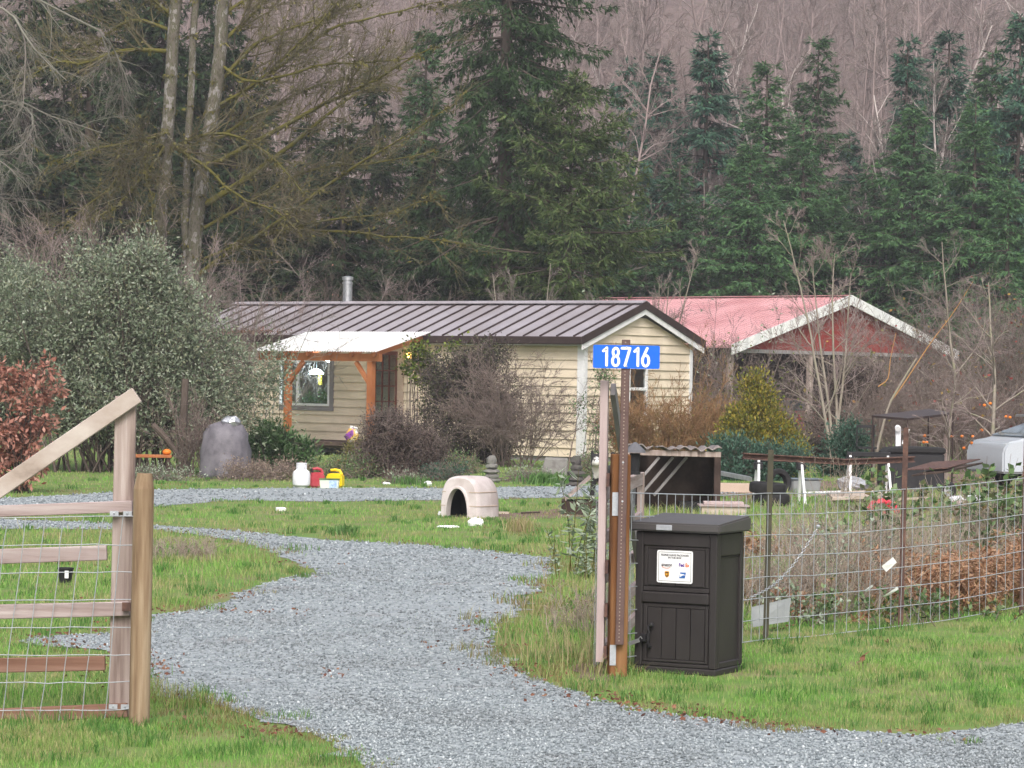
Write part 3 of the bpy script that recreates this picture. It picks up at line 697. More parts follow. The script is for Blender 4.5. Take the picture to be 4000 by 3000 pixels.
for k, (pxx, pyy, h_, lab) in enumerate([(1262, 1500, .55, 'leafy green house plant behind the right window pane'), (1215, 1560, .3, 'low dark house plant on the window sill')]):
    x, z = hf(pxx, pyy, .35); z0 = win[2] - .15
    t = thing('house_plant', lab, 'plant', hw(x, .4, z0), -TH, 'plants in the front window')
    b = B(); b.lathe([(.08, 0), (.11, .18), (.10, .18)], 12); b.done('pot', MT['dark'], t, smooth=True)
    d = rng.normal(0, 1, (14, 3)); d[:, 2] = np.abs(d[:, 2]) + .6
    pts = grow(rng, np.zeros((14, 3)) + [0, 0, .18], d, h_, 5, .1, 0, -.5); V1, F1 = tubes(pts, taper(np.full(14, .008), np.full(14, .004), 5), 3)
    lp = pts[:, 1:].reshape(-1, 3).repeat(3, 0); V2, F2 = leaves(rng, lp, .16, .05, up=1)
    V, Fq = cat([(V1, F1), (V2, F2)]); npmesh('foliage', V, [Fq], MT['fir_light'], t)

# ------------------------------------------------------------------ barn
PH = math.radians(45)
bc = gy(2862, 100.0)
BX = Vector((math.cos(PH), -math.sin(PH), 0)); BY = Vector((math.sin(PH), math.cos(PH), 0))
def bg_(px, py, xoff=0):
    p = onplane(px, py, bc + BX * xoff, BX) - bc; return p.dot(BY), p.z
y0, ez = bg_(2857, 1352, .3); y1, ez1 = bg_(3742, 1368, .3); yr, rz = bg_(3300, 1157, .3)
yr = (y0 + y1) / 2; BL = 14.0
barn = thing('barn', 'red barn with a faded pink ribbed metal roof behind the mobile home', 'barn', bc, -PH)
b = B(); b.prism([(-BL, y0, ez), (.3, y0, ez), (.3, yr, rz), (-BL, yr, rz)], (0, 0, -.06)); b.prism([(-BL, y1, ez), (.3, y1, ez), (.3, yr, rz), (-BL, yr, rz)], (0, 0, -.06))
MT['pinkroof'] = pmat('pinkroof', [(.50, .26, .275), (.57, .32, .335), (.54, .29, .305)], scale=1.5, rough=.45, spec=.5, big=.35, bigcols=[(.46, .225, .235)])
MT['barnred'] = pmat('barnred', [(.17, .022, .02), (.23, .035, .03), (.27, .055, .05)], scale=3, stretch=(1, 1, .2), rough=.8)
rf = b.done('roof', MT['pinkroof'], barn)
b = B(); x = .2
while x > -BL:
    for yy in (y0, y1): b.beam((x, yy, ez + .012), (x, yr, rz + .012), .05, .03)
    x -= .24
b.done('ribs', MT['pinkroof'], rf)
b = B(); b.b2(-BL, .32, yr - .15, yr + .15, rz + .02, rz + .05); b.done('ridge_cap', MT['pinkroof'], rf)
b = B()
for yy in (y0, y1): b.prism([(.302, yy, ez - .30), (.302, yy, ez + .06), (.302, yr, rz + .06), (.302, yr, rz - .30)], (.05, 0, 0))
b.done('bargeboard', MT['trimwhite'], barn)
zb_ = bg_(3300, 1374)[1]; k_ = (zb_ - ez + .12) / (rz - ez)
b = B(); b.prism([(0, y0 + (yr - y0) * k_, zb_), (0, y1 + (yr - y1) * k_, zb_), (0, yr, rz - .12)], (-.08, 0, 0)); b.done('gable_wall', MT['barnred'], barn)
b = B(); b.b2(-.04, .06, y0 + .3, y1 - .3, zb_ - .13, zb_ - .003); b.done('beam', MT['greywood'], barn)
for yy in (y0 + .35, y0 + (y1 - y0) * .36, y1 - (y1 - y0) * .36, y1 - .35):
    b = B(); b.b2(-.12, .03, yy - .1, yy + .1, 0, zb_ - .135); b.done('post', MT['wood_v'], barn)
b = B(); b.b2(-BL, -.2, y0 + .3, y0 + .4, 0, ez); b.b2(-BL, -.2, y1 - .4, y1 - .3, 0, ez); b.b2(-6.1, -6, y0 + .41, y1 - .41, 0, ez + .1); b.done('wall', MT['wood_dark'], barn)
# cars stored under the barn gable
def small_car(name, lab, col, loc, rz, W=1.7, Lc=4.2, H=1.42):
    t = thing(name, lab, 'car', loc, rz)
    prof = [(0, .30), (.02, .62), (.10, .80), (1.05, .93), (1.75, H - .04), (2.1, H), (3.0, H), (3.75, .98), (4.1, .92), (4.2, .75), (4.2, .30)]
    s = Lc / 4.2
    V = [];
    for x, z in prof:
        ins = .16 if z > 1.0 else (.03 if z > .5 else 0)
        V.append((x * s, ins)); 
    b = B(); rows = []
    for x, z in prof:
        ins = .2 * max(0, (z - .92)) / (H - .92)
        rows.append([b.bm.verts.new((x * s, -W / 2 + ins, z)), b.bm.verts.new((x * s, W / 2 - ins, z))])
    for a, c in zip(rows[:-1], rows[1:]): b.bm.faces.new((a[0], c[0], c[1], a[1]))
    b.bm.faces.new([r[0] for r in rows][::-1]); b.bm.faces.new([r[1] for r in rows]); b.bm.faces.new((rows[0][0], rows[0][1], rows[-1][1], rows[-1][0]))
    b.done('body', col, t, bevel=.04, smooth=True, seg=2)
    b = B(); b.prism([(1.12 * s, -W / 2 + .09, .965), (1.74 * s, -W / 2 + .21, H - .075), (1.74 * s, W / 2 - .21, H - .075), (1.12 * s, W / 2 - .09, .965)], (-.014, 0, .02)); b.done('windshield', MT['carglass'], t)
    b = B(); b.prism([(3.07 * s, -W / 2 + .21, H - .06), (3.68 * s, -W / 2 + .1, 1.02), (3.68 * s, W / 2 - .1, 1.02), (3.07 * s, W / 2 - .21, H - .06)], (.014, 0, .02)); b.done('rear_window', MT['carglass'], t)
    for sg in (-1, 1):
        b = B(); b.prism([(1.35 * s, sg * (W / 2 - .02), 1.0), (3.4 * s, sg * (W / 2 - .02), 1.0), (3.0 * s, sg * (W / 2 - .165), H - .1), (1.85 * s, sg * (W / 2 - .165), H - .1)], (0, sg * .012, 0)); b.done('side_window', MT['carglass'], t)
        b = B(); b.b2(-.025, .06, sg * (W / 2 - .15) - .15, sg * (W / 2 - .15) + .11, .6, .74); b.done('headlight', MT['white'], t, bevel=.02)
        for x in (.8, 3.35):
            b = B(); b.cyl((x * s, sg * (W / 2 - .2), .31), (x * s, sg * (W / 2 + .01), .31), .31, n=20); wl = b.done('wheel', MT['rubber'], t, bevel=.02)
            b = B(); b.cyl((x * s, sg * (W / 2), .31), (x * s, sg * (W / 2 + .02), .31), .19, n=16); b.done('rim', MT['steel'], wl)
    return t
MT['carglass'] = pmat('carglass', [(.10, .13, .15)], rough=.06, spec=.9)
MT['carwhite'] = pmat('carwhite', [(.62, .63, .66)], rough=.25, spec=.5)
MT['carred'] = pmat('carred', [(.40, .03, .035)], rough=.3, spec=.5)
def barnp(x, y, z=0): return bc + BX * x + BY * y + Vector((0, 0, z))
small_car('stored_car', 'white car parked under the barn gable on the left', MT['carwhite'], barnp(-.6, y0 + 3.2), math.pi - PH)
small_car('stored_car', 'red car parked under the barn gable beside the white one', MT['carred'], barnp(-.9, y0 + 6.6), math.pi - PH)
# ------------------------------------------------------------------ gateway: left post and gate
def rot_pts(pts, ang): pass
p = gnd(543, 2832); D0 = p.y
t = thing('fence_post', 'stout round wooden fence post with a rounded top beside the gravel', 'fence post', (p.x, p.y, 0), 0)
b = B(); s = 1 / sc(D0)
r = 41 * s; hgt = (2832 - 1848) * s
lean = .013 * hgt
b.cyl((0, 0, -.1), (lean * .3, 0, hgt - .09), r, r * .98, n=20); bmm = b
b.cyl((lean * .3, 0, hgt - .092), (lean * .3 + .004, 0, hgt), r * .98, r * .72, n=20)
b.done('post', MT['wood_post'], t, smooth=True)
# left gate: local x to the right (hinge side at x=0), tilted because it sags
GD = D0 + .25
gp = at(506, 2790, GD)
gate = thing('farm_gate', 'closed wooden farm gate with wire mesh and a sloping top brace', 'gate', (gp.x, gp.y, gp.z), 0)
gs = 1 / sc(GD)
def gl(px, py): return (px - 506) * gs, (2790 - py) * gs       # px offsets -> local metres
def gateboard(name, x0, y0, x1, y1, wpx, mat, yo=0, th=.04):
    a, c = gl(x0, y0), gl(x1, y1); b = B()
    b.beam((a[0], yo, a[1]), (c[0], yo, c[1]), wpx * gs, th, (0, 1, 0)); return b.done(name, mat, gate, bevel=.004)
def gbeam(name, x0, y0, x1, y1, wpx, mat, yo=0, th=.04):
    a, c = gl(x0, y0), gl(x1, y1); b = B()
    d = Vector((c[0] - a[0], 0, c[1] - a[1])).normalized()
    b.beam((a[0], yo, a[1]), (c[0], yo, c[1]), th, wpx * gs, Vector((-d.z, 0, d.x)) * (1 if abs(d.x) > .3 else 1)); return b.done(name, mat, gate, bevel=.004)
MT['wood_diag'] = pmat('wood_diag', [(.16, .12, .10), (.36, .295, .26), (.42, .36, .33), (.50, .45, .415)], scale=16, detail=9, pos=[.30, .44, .55, .68], stretch=(.12, 1, .2), rough=.85, bump=.4, spec=.15)
gbeam('stile', 466, 2800, 472, 1548, 82, MT['wood_v'], .0, .045)
gbeam('top_brace', -420, 2207, 519, 1541, 66, MT['wood_diag'], -.048, .042)
for k, (yl_, yr_, wpx, xr, m) in enumerate([(2003, 1976, 45, 508, 'wood_h'), (2181, 2160, 58, 408, 'wood_h'), (2395, 2375, 56, 502, 'wood_h'), (2607, 2592, 56, 408, 'wood_red'), (2800, 2770, 54, 502, 'wood_red')]):
    sl_ = (yr_ - yl_) / xr
    gbeam('rail', -420, yl_ - 420 * sl_, xr, yr_, wpx, MT[m], -.046 if xr > 450 else .0, .038)
gbeam('end_stile', -400, 2800, -396, 2010, 60, MT['wood_v'], .042, .04)
for (x, y) in ((440, 2003), (492, 2003), (448, 2755), (495, 2755)):
    b = B(); a = gl(x, y); b.box((a[0], -.075, a[1]), (.05, .006, .026)); b.ball((a[0], -.08, a[1]), .006, 6)
    b.done('bracket', MT['galv'], gate)
rng = np.random.default_rng(7)
b = B(); R_ = .0027
for k in range(9):                       # horizontal wires
    pts = []
    for i in range(12):
        x = -420 + (545 + 420) * i / 11; y = 2015 + k * 107 + (545 - x) * .022 + rng.normal(0, 2) - (0 if k else 0)
        a = gl(x if k < 1 else min(x, 545 - k * 4), y); pts.append((a[0], -.10 + rng.normal(0, .003), a[1]))
    b.tube(pts, R_, 4)
for k in range(13):                      # verticals lean and wander
    x = 545 - k * 74; pts = []
    for i in range(9):
        y = 2015 + i * 107 + (545 - x) * .022; a = gl(x - i * (4 + 2.5 * min(k, 3)) + rng.normal(0, 3), y); pts.append((a[0], -.10 + rng.normal(0, .003), a[1]))
    b.tube(pts, R_, 4)
b.done('wire_mesh', MT['galv'], gate)
b = B(); a = gl(495, 2365); b.box((a[0], -.09, a[1]), (.05, .02, .05)); b.done('latch', MT['rust'], gate)

# ------------------------------------------------------------------ right gate post, sign post, open gate
p = gnd(2410, 2641); PD = p.y
gpost = thing('gate_post', 'square brown wooden gate post behind the house number sign', 'gate post', (p.x, p.y, 0), .12)
s = 1 / sc(PD); hh = (2641 - 1774) * s
b = B(); b.b2(-.062, .062, -.062, .062, -.1, hh); b.jitter(.002, np.random.default_rng(1)); b.done('post', MT['wood_brown'], gpost, bevel=.008)
for q in ((hh - .42, hh - .26), (.08, .22)): b = B(); b.b2(-.0625, -.02, -.066, -.0635, *q); b.done('hinge_strap', MT['galv'], gpost)
SD = PD - .11
sp = at(2422, 2520, SD)
sign = thing('number_sign', 'blue house number sign 18716 on a brown perforated steel post', 'house sign', (sp.x, SD, sp.z), 0)
s = 1 / sc(SD)
b = B(); ph = (2520 - 1326) * s; w_ = 33 * s
lx = (2427 - 2418) * s
b.prism([(-w_ / 2 - .004, 0, 0), (w_ / 2 - .004, 0, 0), (w_ / 2 + lx * .5, 0, ph), (-w_ / 2 + lx * .5, 0, ph)], (0, .03, 0)); b.done('pole', MT['steelbrown'], sign, bevel=.004)
b = B(); n = 84
for i in range(n):
    z = .03 + (ph - .05) * i / (n - 1); xo = -.004 + (lx * .5 + .004) * z / ph - .004; b.cyl((xo, -.0012, z), (xo, .001, z), .0048, n=6)
b.done('holes', MT['hole'], sign)
def sxy(px, py): return (px - 2422) * s, (2520 - py) * s
x0, z1 = sxy(2298, 1348); x1, z0 = sxy(2558, 1439)
def rrect(x0, x1, z0, z1, r, y, k=5):
    o = []
    for cx, cz, a0 in ((x1 - r, z1 - r, 0), (x0 + r, z1 - r, 90), (x0 + r, z0 + r, 180), (x1 - r, z0 + r, 270)):
        for i in range(k + 1): a = math.radians(a0 + 90 * i / k); o.append((cx + r * math.cos(a), y, cz + r * math.sin(a)))
    return o
b = B(); b.prism(rrect(x0, x1, z0, z1, .012, -.008), (0, .006, 0)); pan = b.done('panel', MT['blue'], sign)
def text(name, body, size, loc, mat, parent, sx=1.0, bold=0, extr=.0008, align='CENTER', rx=math.pi / 2, rz=0):
    cu = bpy.data.curves.new(name, 'FONT'); cu.body = body; cu.size = size; cu.align_x = align; cu.align_y = 'CENTER'; cu.offset = bold; cu.extrude = extr
    cu.resolution_u = 6
    cu.materials.append(mat); o = bpy.data.objects.new(name, cu); COL.objects.link(o); o.location = loc; o.rotation_euler = (rx, 0, rz); o.scale = (sx, 1, 1)
    dg = bpy.context.evaluated_depsgraph_get(); me = bpy.data.meshes.new_from_object(o.evaluated_get(dg)); bpy.data.objects.remove(o)
    o = bpy.data.objects.new(name, me); COL.objects.link(o); o.location = loc; o.rotation_euler = (rx, 0, rz); o.scale = (sx, 1, 1)
    o.parent = parent; return o
# digits: heavy strokes built as flat ribbons
def stroke(b, pts, wd, y):
    P_ = [Vector((q[0], 0, q[1])) for q in pts]
    for i in range(len(P_) - 1):
        d = (P_[i + 1] - P_[i]); L = d.length; d.normalize(); nn = Vector((-d.z, 0, d.x)) * wd / 2
        b.prism([tuple(P_[i] - nn + Vector((0, y, 0))), tuple(P_[i + 1] - nn + Vector((0, y, 0))), tuple(P_[i + 1] + nn + Vector((0, y, 0))), tuple(P_[i] + nn + Vector((0, y, 0)))], (0, -.0015, 0))
    for i, q in enumerate(P_):
        b.cyl((q.x, y - .0016 - .00005 * (i % 3), q.z), (q.x, y, q.z), wd / 2, n=10)
def arc(cx, cz, rx, rz, a0, a1, n=14): return [(cx + rx * math.cos(math.radians(a0 + (a1 - a0) * i / n)), cz + rz * math.sin(math.radians(a0 + (a1 - a0) * i / n))) for i in range(n + 1)]
dig = {'1': [[(.30, .80), (.62, .97), (.62, .05)]],
       '8': [arc(.5, .745, .26, .215, 0, 360), arc(.5, .28, .31, .255, 0, 360)],
       '7': [[(.12, .96), (.88, .96), (.42, .05)]],
       '6': [arc(.5, .32, .31, .29, 0, 360, 16), [(.20, .36), (.36, .62), (.64, .97)]]}
centers = [2346, 2386, 2426, 2468, 2503]
for ch, cxp in zip('18716', centers):
    b = B(); hgt_ = 74 * s; wd = 41 * s; cx, cz = sxy(cxp, 1357 + 37); 
    for st_ in dig[ch]: stroke(b, [(cx + (q[0] - .5) * wd, cz + (q[1] - .5) * hgt_) for q in st_], 10.5 * s, -.0082)
    b.done('digit', MT['white'], pan)
for yy in (1356, 1430): b = B(); a = sxy(2428, yy); b.cyl((a[0], -.013, a[1]), (a[0], -.008, a[1]), .007, n=8); b.done('bolt', MT['galv'], sign)
for yy in (1806, 1958): b = B(); a = sxy(2422, yy); b.cyl((a[0], -.004, a[1]), (a[0], .0, a[1]), .007, n=8); b.done('bolt', MT['galv'], sign)

# the open right gate, seen nearly along its length
hp = gy(2361, PD + .05); ep = gy(2512, 23.4)
gv = (ep - hp); GL = gv.length
og_ = thing('open_gate', 'wooden wire mesh gate swung open beside the parcel box', 'gate', hp, math.atan2(gv.y, gv.x))
def zt(py, D): return at(2400, py, D).z
zb0 = zt(2590, PD)
b = B(); b.b2(-.02, .07, -.027, .027, zb0, zt(1487, PD)); b.done('stile', MT['wood_pink'], og_, bevel=.003)
b = B(); b.b2(GL - .09, GL, -.027, .027, .05, 1.30); b.done('end_stile', MT['wood_v'], og_, bevel=.003)
for k, z in enumerate((1.20, .90, .62, .36, .12)):
    b = B(); b.b2(.07, GL - .09, -.02, .02, z, z + (.1 if k == 0 else .085)); b.done('rail', MT['wood_h'], og_, bevel=.003)
b = B(); b.beam((.05, -.055, zt(1492, PD) - .05), (GL - .1, -.055, .2), .035, .09, (0, 0, 1)); b.done('top_brace', MT['greywood'], og_)
b = B()
for k in range(8): b.tube([(-.0, .045, .05 + k * .163), (GL, .045, .05 + k * .163)], .002, 4)
for k in range(int(GL / .11)): b.tube([(.05 + k * .11, .045, .04), (.05 + k * .11, .045, 1.2)], .002, 4)
b.done('wire_mesh', MT['galv'], og_)
for yy, big_ in ((1875, 1), (2215, 0), (2385, 0), (2550, 1)):
    z = zt(yy, PD); b = B(); b.b2(-.06, .06, -.052, -.03, z - .045, z + .045); h_ = b.done('hinge', MT['rust'], og_)
    if big_:
        b = B(); b.cyl((.02, -.09, z - .09), (.02, -.09, z + .02), .012, n=8); b.cyl((.02, -.09, z - .05), (-.02, -.06, z - .05), .008, n=6); b.done('hinge_pin', MT['galv'], h_, smooth=True)
# little lantern on top of the gate end
lp = hp + gv * .8
t = thing('garden_lantern', 'small grey capped lantern standing on the open gate rail', 'lantern', (lp.x, lp.y, 1.302), 0)
b = B(); b.lathe([(.085, .17), (.075, .19), (.03, .235), (.01, .25)], 8); b.done('cap', MT['lantern_cap'], t)
b = B(); b.lathe([(.045, .0), (.045, .02)], 8); b.lathe([(.035, .021), (.042, .165)], 8); b.done('body', MT['dark'], t)

# ------------------------------------------------------------------ parcel box
AL = math.radians(27)
p = gnd(2792, 2644); BD = p.y
box = thing('parcel_box', 'dark brown resin parcel delivery box standing in the grass', 'parcel box', (p.x, p.y, 0), -AL)
WX, DY, HT = .615, .50, .985
R = MT['resin']
def fr(px): # front fraction from the 2490..2792 span
    return -WX + (px - 2490) / 302 * WX
b = B(); b.b2(-WX + .02, -.02, .02, DY - .02, .03, HT); b.b2(-WX, 0, 0, DY, 0, .045)
b.done('body', R, box, bevel=.008)
b = B(); c_ = .055                                       # corner pilasters, upper and lower rails, bar
for xx in (-WX, -c_): b.b2(xx, xx + c_, .002, .05, .046, HT - .002)
b.b2(-WX + c_, -c_, .004, .05, HT - .10, HT - .003); b.b2(-WX + c_ + .0, -c_, -.008, .05, .49, .565); b.b2(-WX + c_, -c_, .006, .05, .046, .075)
b.b2(-WX + c_, -c_, .010, .05, .566, .60); b.done('front_frame', R, box, bevel=.007)
b = B(); b.b2(-.05, -.003, .051, .09, .046, HT - .003); b.b2(-.05, -.003, DY - .055, DY - .003, .046, HT - .003); b.b2(-.05, -.005, .09, DY - .056, HT - .16, HT - .004); b.b2(-.05, -.005, .09, DY - .056, .046, .09)
b.b2(-.05, -.013, .1, DY - .066, HT - .178, HT - .162)
b.done('side_frame', R, box, bevel=.006)
def grooved(name, x0, x1, z0, z1, k):
    b = B(); wv = (x1 - x0) / k
    for i in range(k): b.b2(x0 + i * wv + .0025, x0 + (i + 1) * wv - .0025, .006, .03, z0, z1)
    return b.done(name, R, box, bevel=.003)
grooved('upper_panel', -WX + c_ + .035, -c_ - .035, .61, HT - .12, 4)
b = B()
for (a, c, d, e) in ((-WX + c_ + .008, -WX + c_ + .034, .605, HT - .103), (-c_ - .034, -c_ - .008, .605, HT - .103), (-WX + c_ + .034, -c_ - .034, HT - .119, HT - .103)): b.b2(a, c, .010, .03, d, e)
b.done('panel_frame', R, box, bevel=.004)
dr = grooved('door', -WX + c_ + .04, -c_ - .03, .10, .455, 4)
b = B()
for (a, c, d, e) in ((-WX + c_ + .010, -WX + c_ + .038, .08, .482), (-c_ - .028, -c_ - .005, .08, .482), (-WX + c_ + .038, -c_ - .028, .457, .482), (-WX + c_ + .038, -c_ - .028, .08, .098)): b.b2(a, c, .004, .03, d, e)
b.done('door_frame', R, dr, bevel=.004)
hxp = -WX + .125
b = B(); b.tube([(hxp, .0, .33), (hxp, -.035, .325), (hxp, -.04, .28), (hxp, -.04, .23), (hxp, -.035, .185), (hxp, .0, .18)], .011, 8); b.ball((hxp + .015, -.02, .335), .018, 8); b.done('handle', MT['black'], dr, smooth=True)
b = B(); b.b2(-WX + .055, -WX + .10, -.03, .003, .215, .27); b.done('hasp', MT['black'], box, bevel=.005)
b = B(); b.beam((-WX + .055, -.035, .225), (-WX - .02, -.05, .195), .014, .028); b.tube(arc3 if False else [(-WX + .05, -.035, .235), (-WX + .065, -.035, .25), (-WX + .075, -.03, .235)], .005, 6); b.done('padlock', MT['steel'], box, bevel=.003)
# lid: overhanging, slightly crowned
b = B(); o_ = .035
lo = [(-WX - o_, -o_), (o_, -o_), (o_, DY + o_), (-WX - o_, DY + o_)]
b.prism([(q[0], q[1], HT + .002) for q in lo], (0, 0, .062))
for v in b.bm.verts:
    if v.co.z > HT + .03 and v.co.y > .2: v.co.z += .045
b.done('lid', MT['resin_lid_sheen'] if 'resin_lid_sheen' in MT else R, box, bevel=.012, seg=2)
b = B(); b.b2(-WX + .17, -WX + .29, -o_ - .004, -o_ + .002, HT + .012, HT + .050); b.done('badge', MT['galv'], box, bevel=.003)
# notice on the upper panel: .26..0.71 of the front
nx0, nx1, nz0, nz1 = -WX + .165, -WX + .435, .632, .858
t = thing('delivery_notice', 'white notice with carrier logos on the front of the parcel box', 'notice', (0, 0, 0), 0)
t.matrix_world = box.matrix_basis.copy()
t.location = Vector((p.x, p.y, 0)); t.rotation_euler = (0, 0, -AL)
b = B(); b.prism(rrect(nx0, nx1, nz0, nz1, .014, .0), (0, .004, 0)); b.done('plate', MT['white'], t)
MT['ink'] = pmat('ink', [(.05, .05, .055)]); MT['ink_purple'] = pmat('ink_purple', [(.10, .03, .28)]); MT['ink_orange'] = pmat('ink_orange', [(.75, .16, .03)])
MT['ink_brown'] = pmat('ink_brown', [(.12, .055, .02)]); MT['ink_gold'] = pmat('ink_gold', [(.70, .36, .03)]); MT['ink_blue'] = pmat('ink_blue', [(.03, .12, .38)])
b = B(); m_ = .012; wv = .0022
for (a, c, d, e) in ((nx0 + m_, nx1 - m_, nz0 + m_, nz0 + m_ + wv), (nx0 + m_, nx1 - m_, nz1 - m_ - wv, nz1 - m_), (nx0 + m_, nx0 + m_ + wv, nz0 + m_ + wv, nz1 - m_ - wv), (nx1 - m_ - wv, nx1 - m_, nz0 + m_ + wv, nz1 - m_ - wv)): b.b2(a, c, -.0014, -.0002, d, e)
b.done('border', MT['ink'], t)
cx = (nx0 + nx1) / 2
text('lettering', 'PLEASE LEAVE PACKAGES\nIN THE BOX', .0185, (cx, -.001, nz1 - .042), MT['ink'], t, 1.0, .0003)
text('lettering', 'amazon', .033, (nx0 + .075, -.001, nz0 + .125), MT['ink'], t, .8, .0006)
b = B(); pts = arc(nx0 + .073, nz0 + .118, .035, .016, 205, 325, 8); stroke(b, pts, .003, -.0005); b.done('smile_arrow', MT['ink_orange'], t)
text('lettering', 'Fed', .034, (nx1 - .083, -.001, nz0 + .127), MT['ink_purple'], t, .85, .0012)
text('lettering', 'Ex', .034, (nx1 - .040, -.001, nz0 + .127), MT['ink_orange'], t, .85, .0012)
cx2, cz2 = nx0 + .077, nz0 + .058
shield = [(-.017, .02), (-.009, .023), (.009, .023), (.017, .02), (.017, -.004), (.012, -.014), (0, -.022), (-.012, -.014), (-.017, -.004)]
b = B(); b.prism([(cx2 + q[0], -.0014, cz2 + q[1]) for q in shield], (0, .0012, 0)); b.done('shield', MT['ink_gold'], t)
b = B(); b.prism([(cx2 + q[0] * .82, -.0022, cz2 + q[1] * .84) for q in shield], (0, .0007, 0)); b.done('shield_field', MT['ink_brown'], t)
b = B(); stroke(b, [(cx2 - .009, cz2 + .008), (cx2 - .009, cz2 - .003), (cx2 - .004, cz2 - .004), (cx2 - .003, cz2 + .008)], .0028, -.0023); stroke(b, [(cx2 + .001, cz2 - .011), (cx2 + .001, cz2 + .007), (cx2 + .004, cz2 + .004)], .0026, -.0023); stroke(b, [(cx2 + .011, cz2 + .007), (cx2 + .008, cz2 + .003), (cx2 + .011, cz2 - .003)], .0026, -.0023); b.done('shield_letters', MT['ink_gold'], t)
cx3, cz3 = nx1 - .075, nz0 + .056
b = B(); b.prism([(cx3 - .025, -.0014, cz3 - .02), (cx3 + .018, -.0014, cz3 - .02), (cx3 + .026, -.0014, cz3 + .021), (cx3 - .017, -.0014, cz3 + .021)], (0, .0012, 0)); b.done('eagle_emblem', MT['ink_blue'], t)
b = B(); b.prism([(cx3 - .017, -.0022, cz3 + .012), (cx3 + .012, -.0022, cz3 + .008), (cx3 + .020, -.0022, cz3 + .002), (cx3 + .004, -.0022, cz3 + .001), (cx3 - .02, -.0022, cz3 - .013)], (0, .0007, 0)); b.done('eagle', MT['white'], t)

# ------------------------------------------------------------------ wire fence on the right
fpts = [(2440, None, PD + .1), (2990, 2510, None), (3517, 2452, None), (3990, 2400, None), (4560, 2345, None), (5100, 2300, None)]
tops = [0, 1757, 1670, 1690, 1650, 1650]
fp = []
for (x, y, d) in fpts:
    q = gy(x, d) if y is None else gnd(x, y); fp.append(Vector((q.x, q.y, 0)))
fence = thing('wire_fence', 'galvanised wire mesh fence on brown metal stakes right of the parcel box', 'fence', fp[1], 0)
for i in range(1, 6):
    q = fp[i] - fp[1]; hgt_ = (tops[i] and (at(fpts[i][0], tops[i], fp[i].y).z)) or 1.5
    b = B(); tl = .012 * hgt_
    b.prism([(q.x - .022, q.y, -.1), (q.x + .022, q.y, -.1), (q.x + .022 + tl, q.y, hgt_), (q.x - .022 + tl, q.y, hgt_)], (0, .007, 0))
    b.prism([(q.x - .004, q.y + .007, -.1), (q.x + .004, q.y + .007, -.1), (q.x + .004 + tl, q.y + .007, hgt_), (q.x - .004 + tl, q.y + .007, hgt_)], (0, .032, 0))
    b.done('post', MT['rust'] if i != 1 else MT['stakegreen'] if 'stakegreen' in MT else MT['rust'], fence)
b = B(); topz = [1.26, 1.17, 1.16, 1.22, 1.22, 1.22]
rng = np.random.default_rng(17)
for k in range(8):
    pts = []
    for i in range(5 + 1):
        a = fp[i] - fp[1]; pts.append(Vector((a.x, a.y - .03, topz[i] - k * .163)))
        if i < 5:
            c = fp[i + 1] - fp[1]
            for f_ in (.33, .66): m_ = a.lerp(c, f_); pts.append(Vector((m_.x, m_.y - .03 + rng.normal(0, .012), (topz[i] * (1 - f_) + topz[i + 1] * f_) - k * .163 - .012 + rng.normal(0, .004))))
    b.tube(pts, .0034 if k else .004, 4)
for i in range(5):
    a, c = fp[i] - fp[1], fp[i + 1] - fp[1]; L = (c - a).length; n = int(round(L / .165))
    for j in range(n):
        f_ = j / n; m_ = a.lerp(c, f_); zt_ = topz[i] * (1 - f_) + topz[i + 1] * f_ - .01
        b.tube([(m_.x, m_.y - .033, zt_), (m_.x + rng.normal(0, .006), m_.y - .033 + rng.normal(0, .006), zt_ - .57), (m_.x + rng.normal(0, .008), m_.y - .033, max(.01, zt_ - 1.14))], .0025, 4)
b.done('wire_mesh', MT['galv'], fence)
# loose roll of wire netting leaning behind the fence
rl = at(3060, 2440, 24.6); rl.z = 0; t = thing('wire_roll', 'loose crumpled roll of grey wire netting behind the fence and chain', 'wire netting', rl, .35); b = B(); rng = np.random.default_rng(18)
for k in range(13):
    x0_ = -.25 + k * .11; ph_ = rng.uniform(0, 6.28)
    for sg in (-1, 1):
        pts = []
        for i in range(8):
            f_ = i / 7; xx = x0_ + sg * (f_ - .5) * .75; pts.append((xx + rng.normal(0, .03), .18 * math.sin(xx * 3.2 + f_) + rng.normal(0, .04), .04 + f_ * (.92 + .12 * math.sin(xx * 4))))
        b.tube(pts, .0018, 3)
b.done('netting', MT['stone_grey'], t)
# chain from the fence to the gate
c0, c1 = at(3193, 2063, 23.0), at(2930, 2335, 22.2)
t = thing('chain', 'silver steel chain hanging diagonally on the wire fence', 'chain', c0, 0)
b = B(); n = 36
for i in range(n):
    f_ = (i + .5) / n; q = (c1 - c0) * f_; q.z -= .10 * math.sin(math.pi * f_); dd = (c1 - c0) + Vector((0, 0, -.10 * math.pi * math.cos(math.pi * f_)))
    dd.normalize(); sdv = dd.cross(Vector((0, 1, 0))).normalized(); oth = dd.cross(sdv)
    ax = sdv if i % 2 else oth
    b.tube([q + dd * .017 * math.cos(a) + ax * .0095 * math.sin(a) for a in np.linspace(0, 2 * math.pi, 9)[:-1]], .0032, 4, closed=True)
b.done('links', MT['steel'], t)
b = B(); b.ball((0.005, -.01, .01), .02, 8); b.done('padlock', MT['steel'], t)
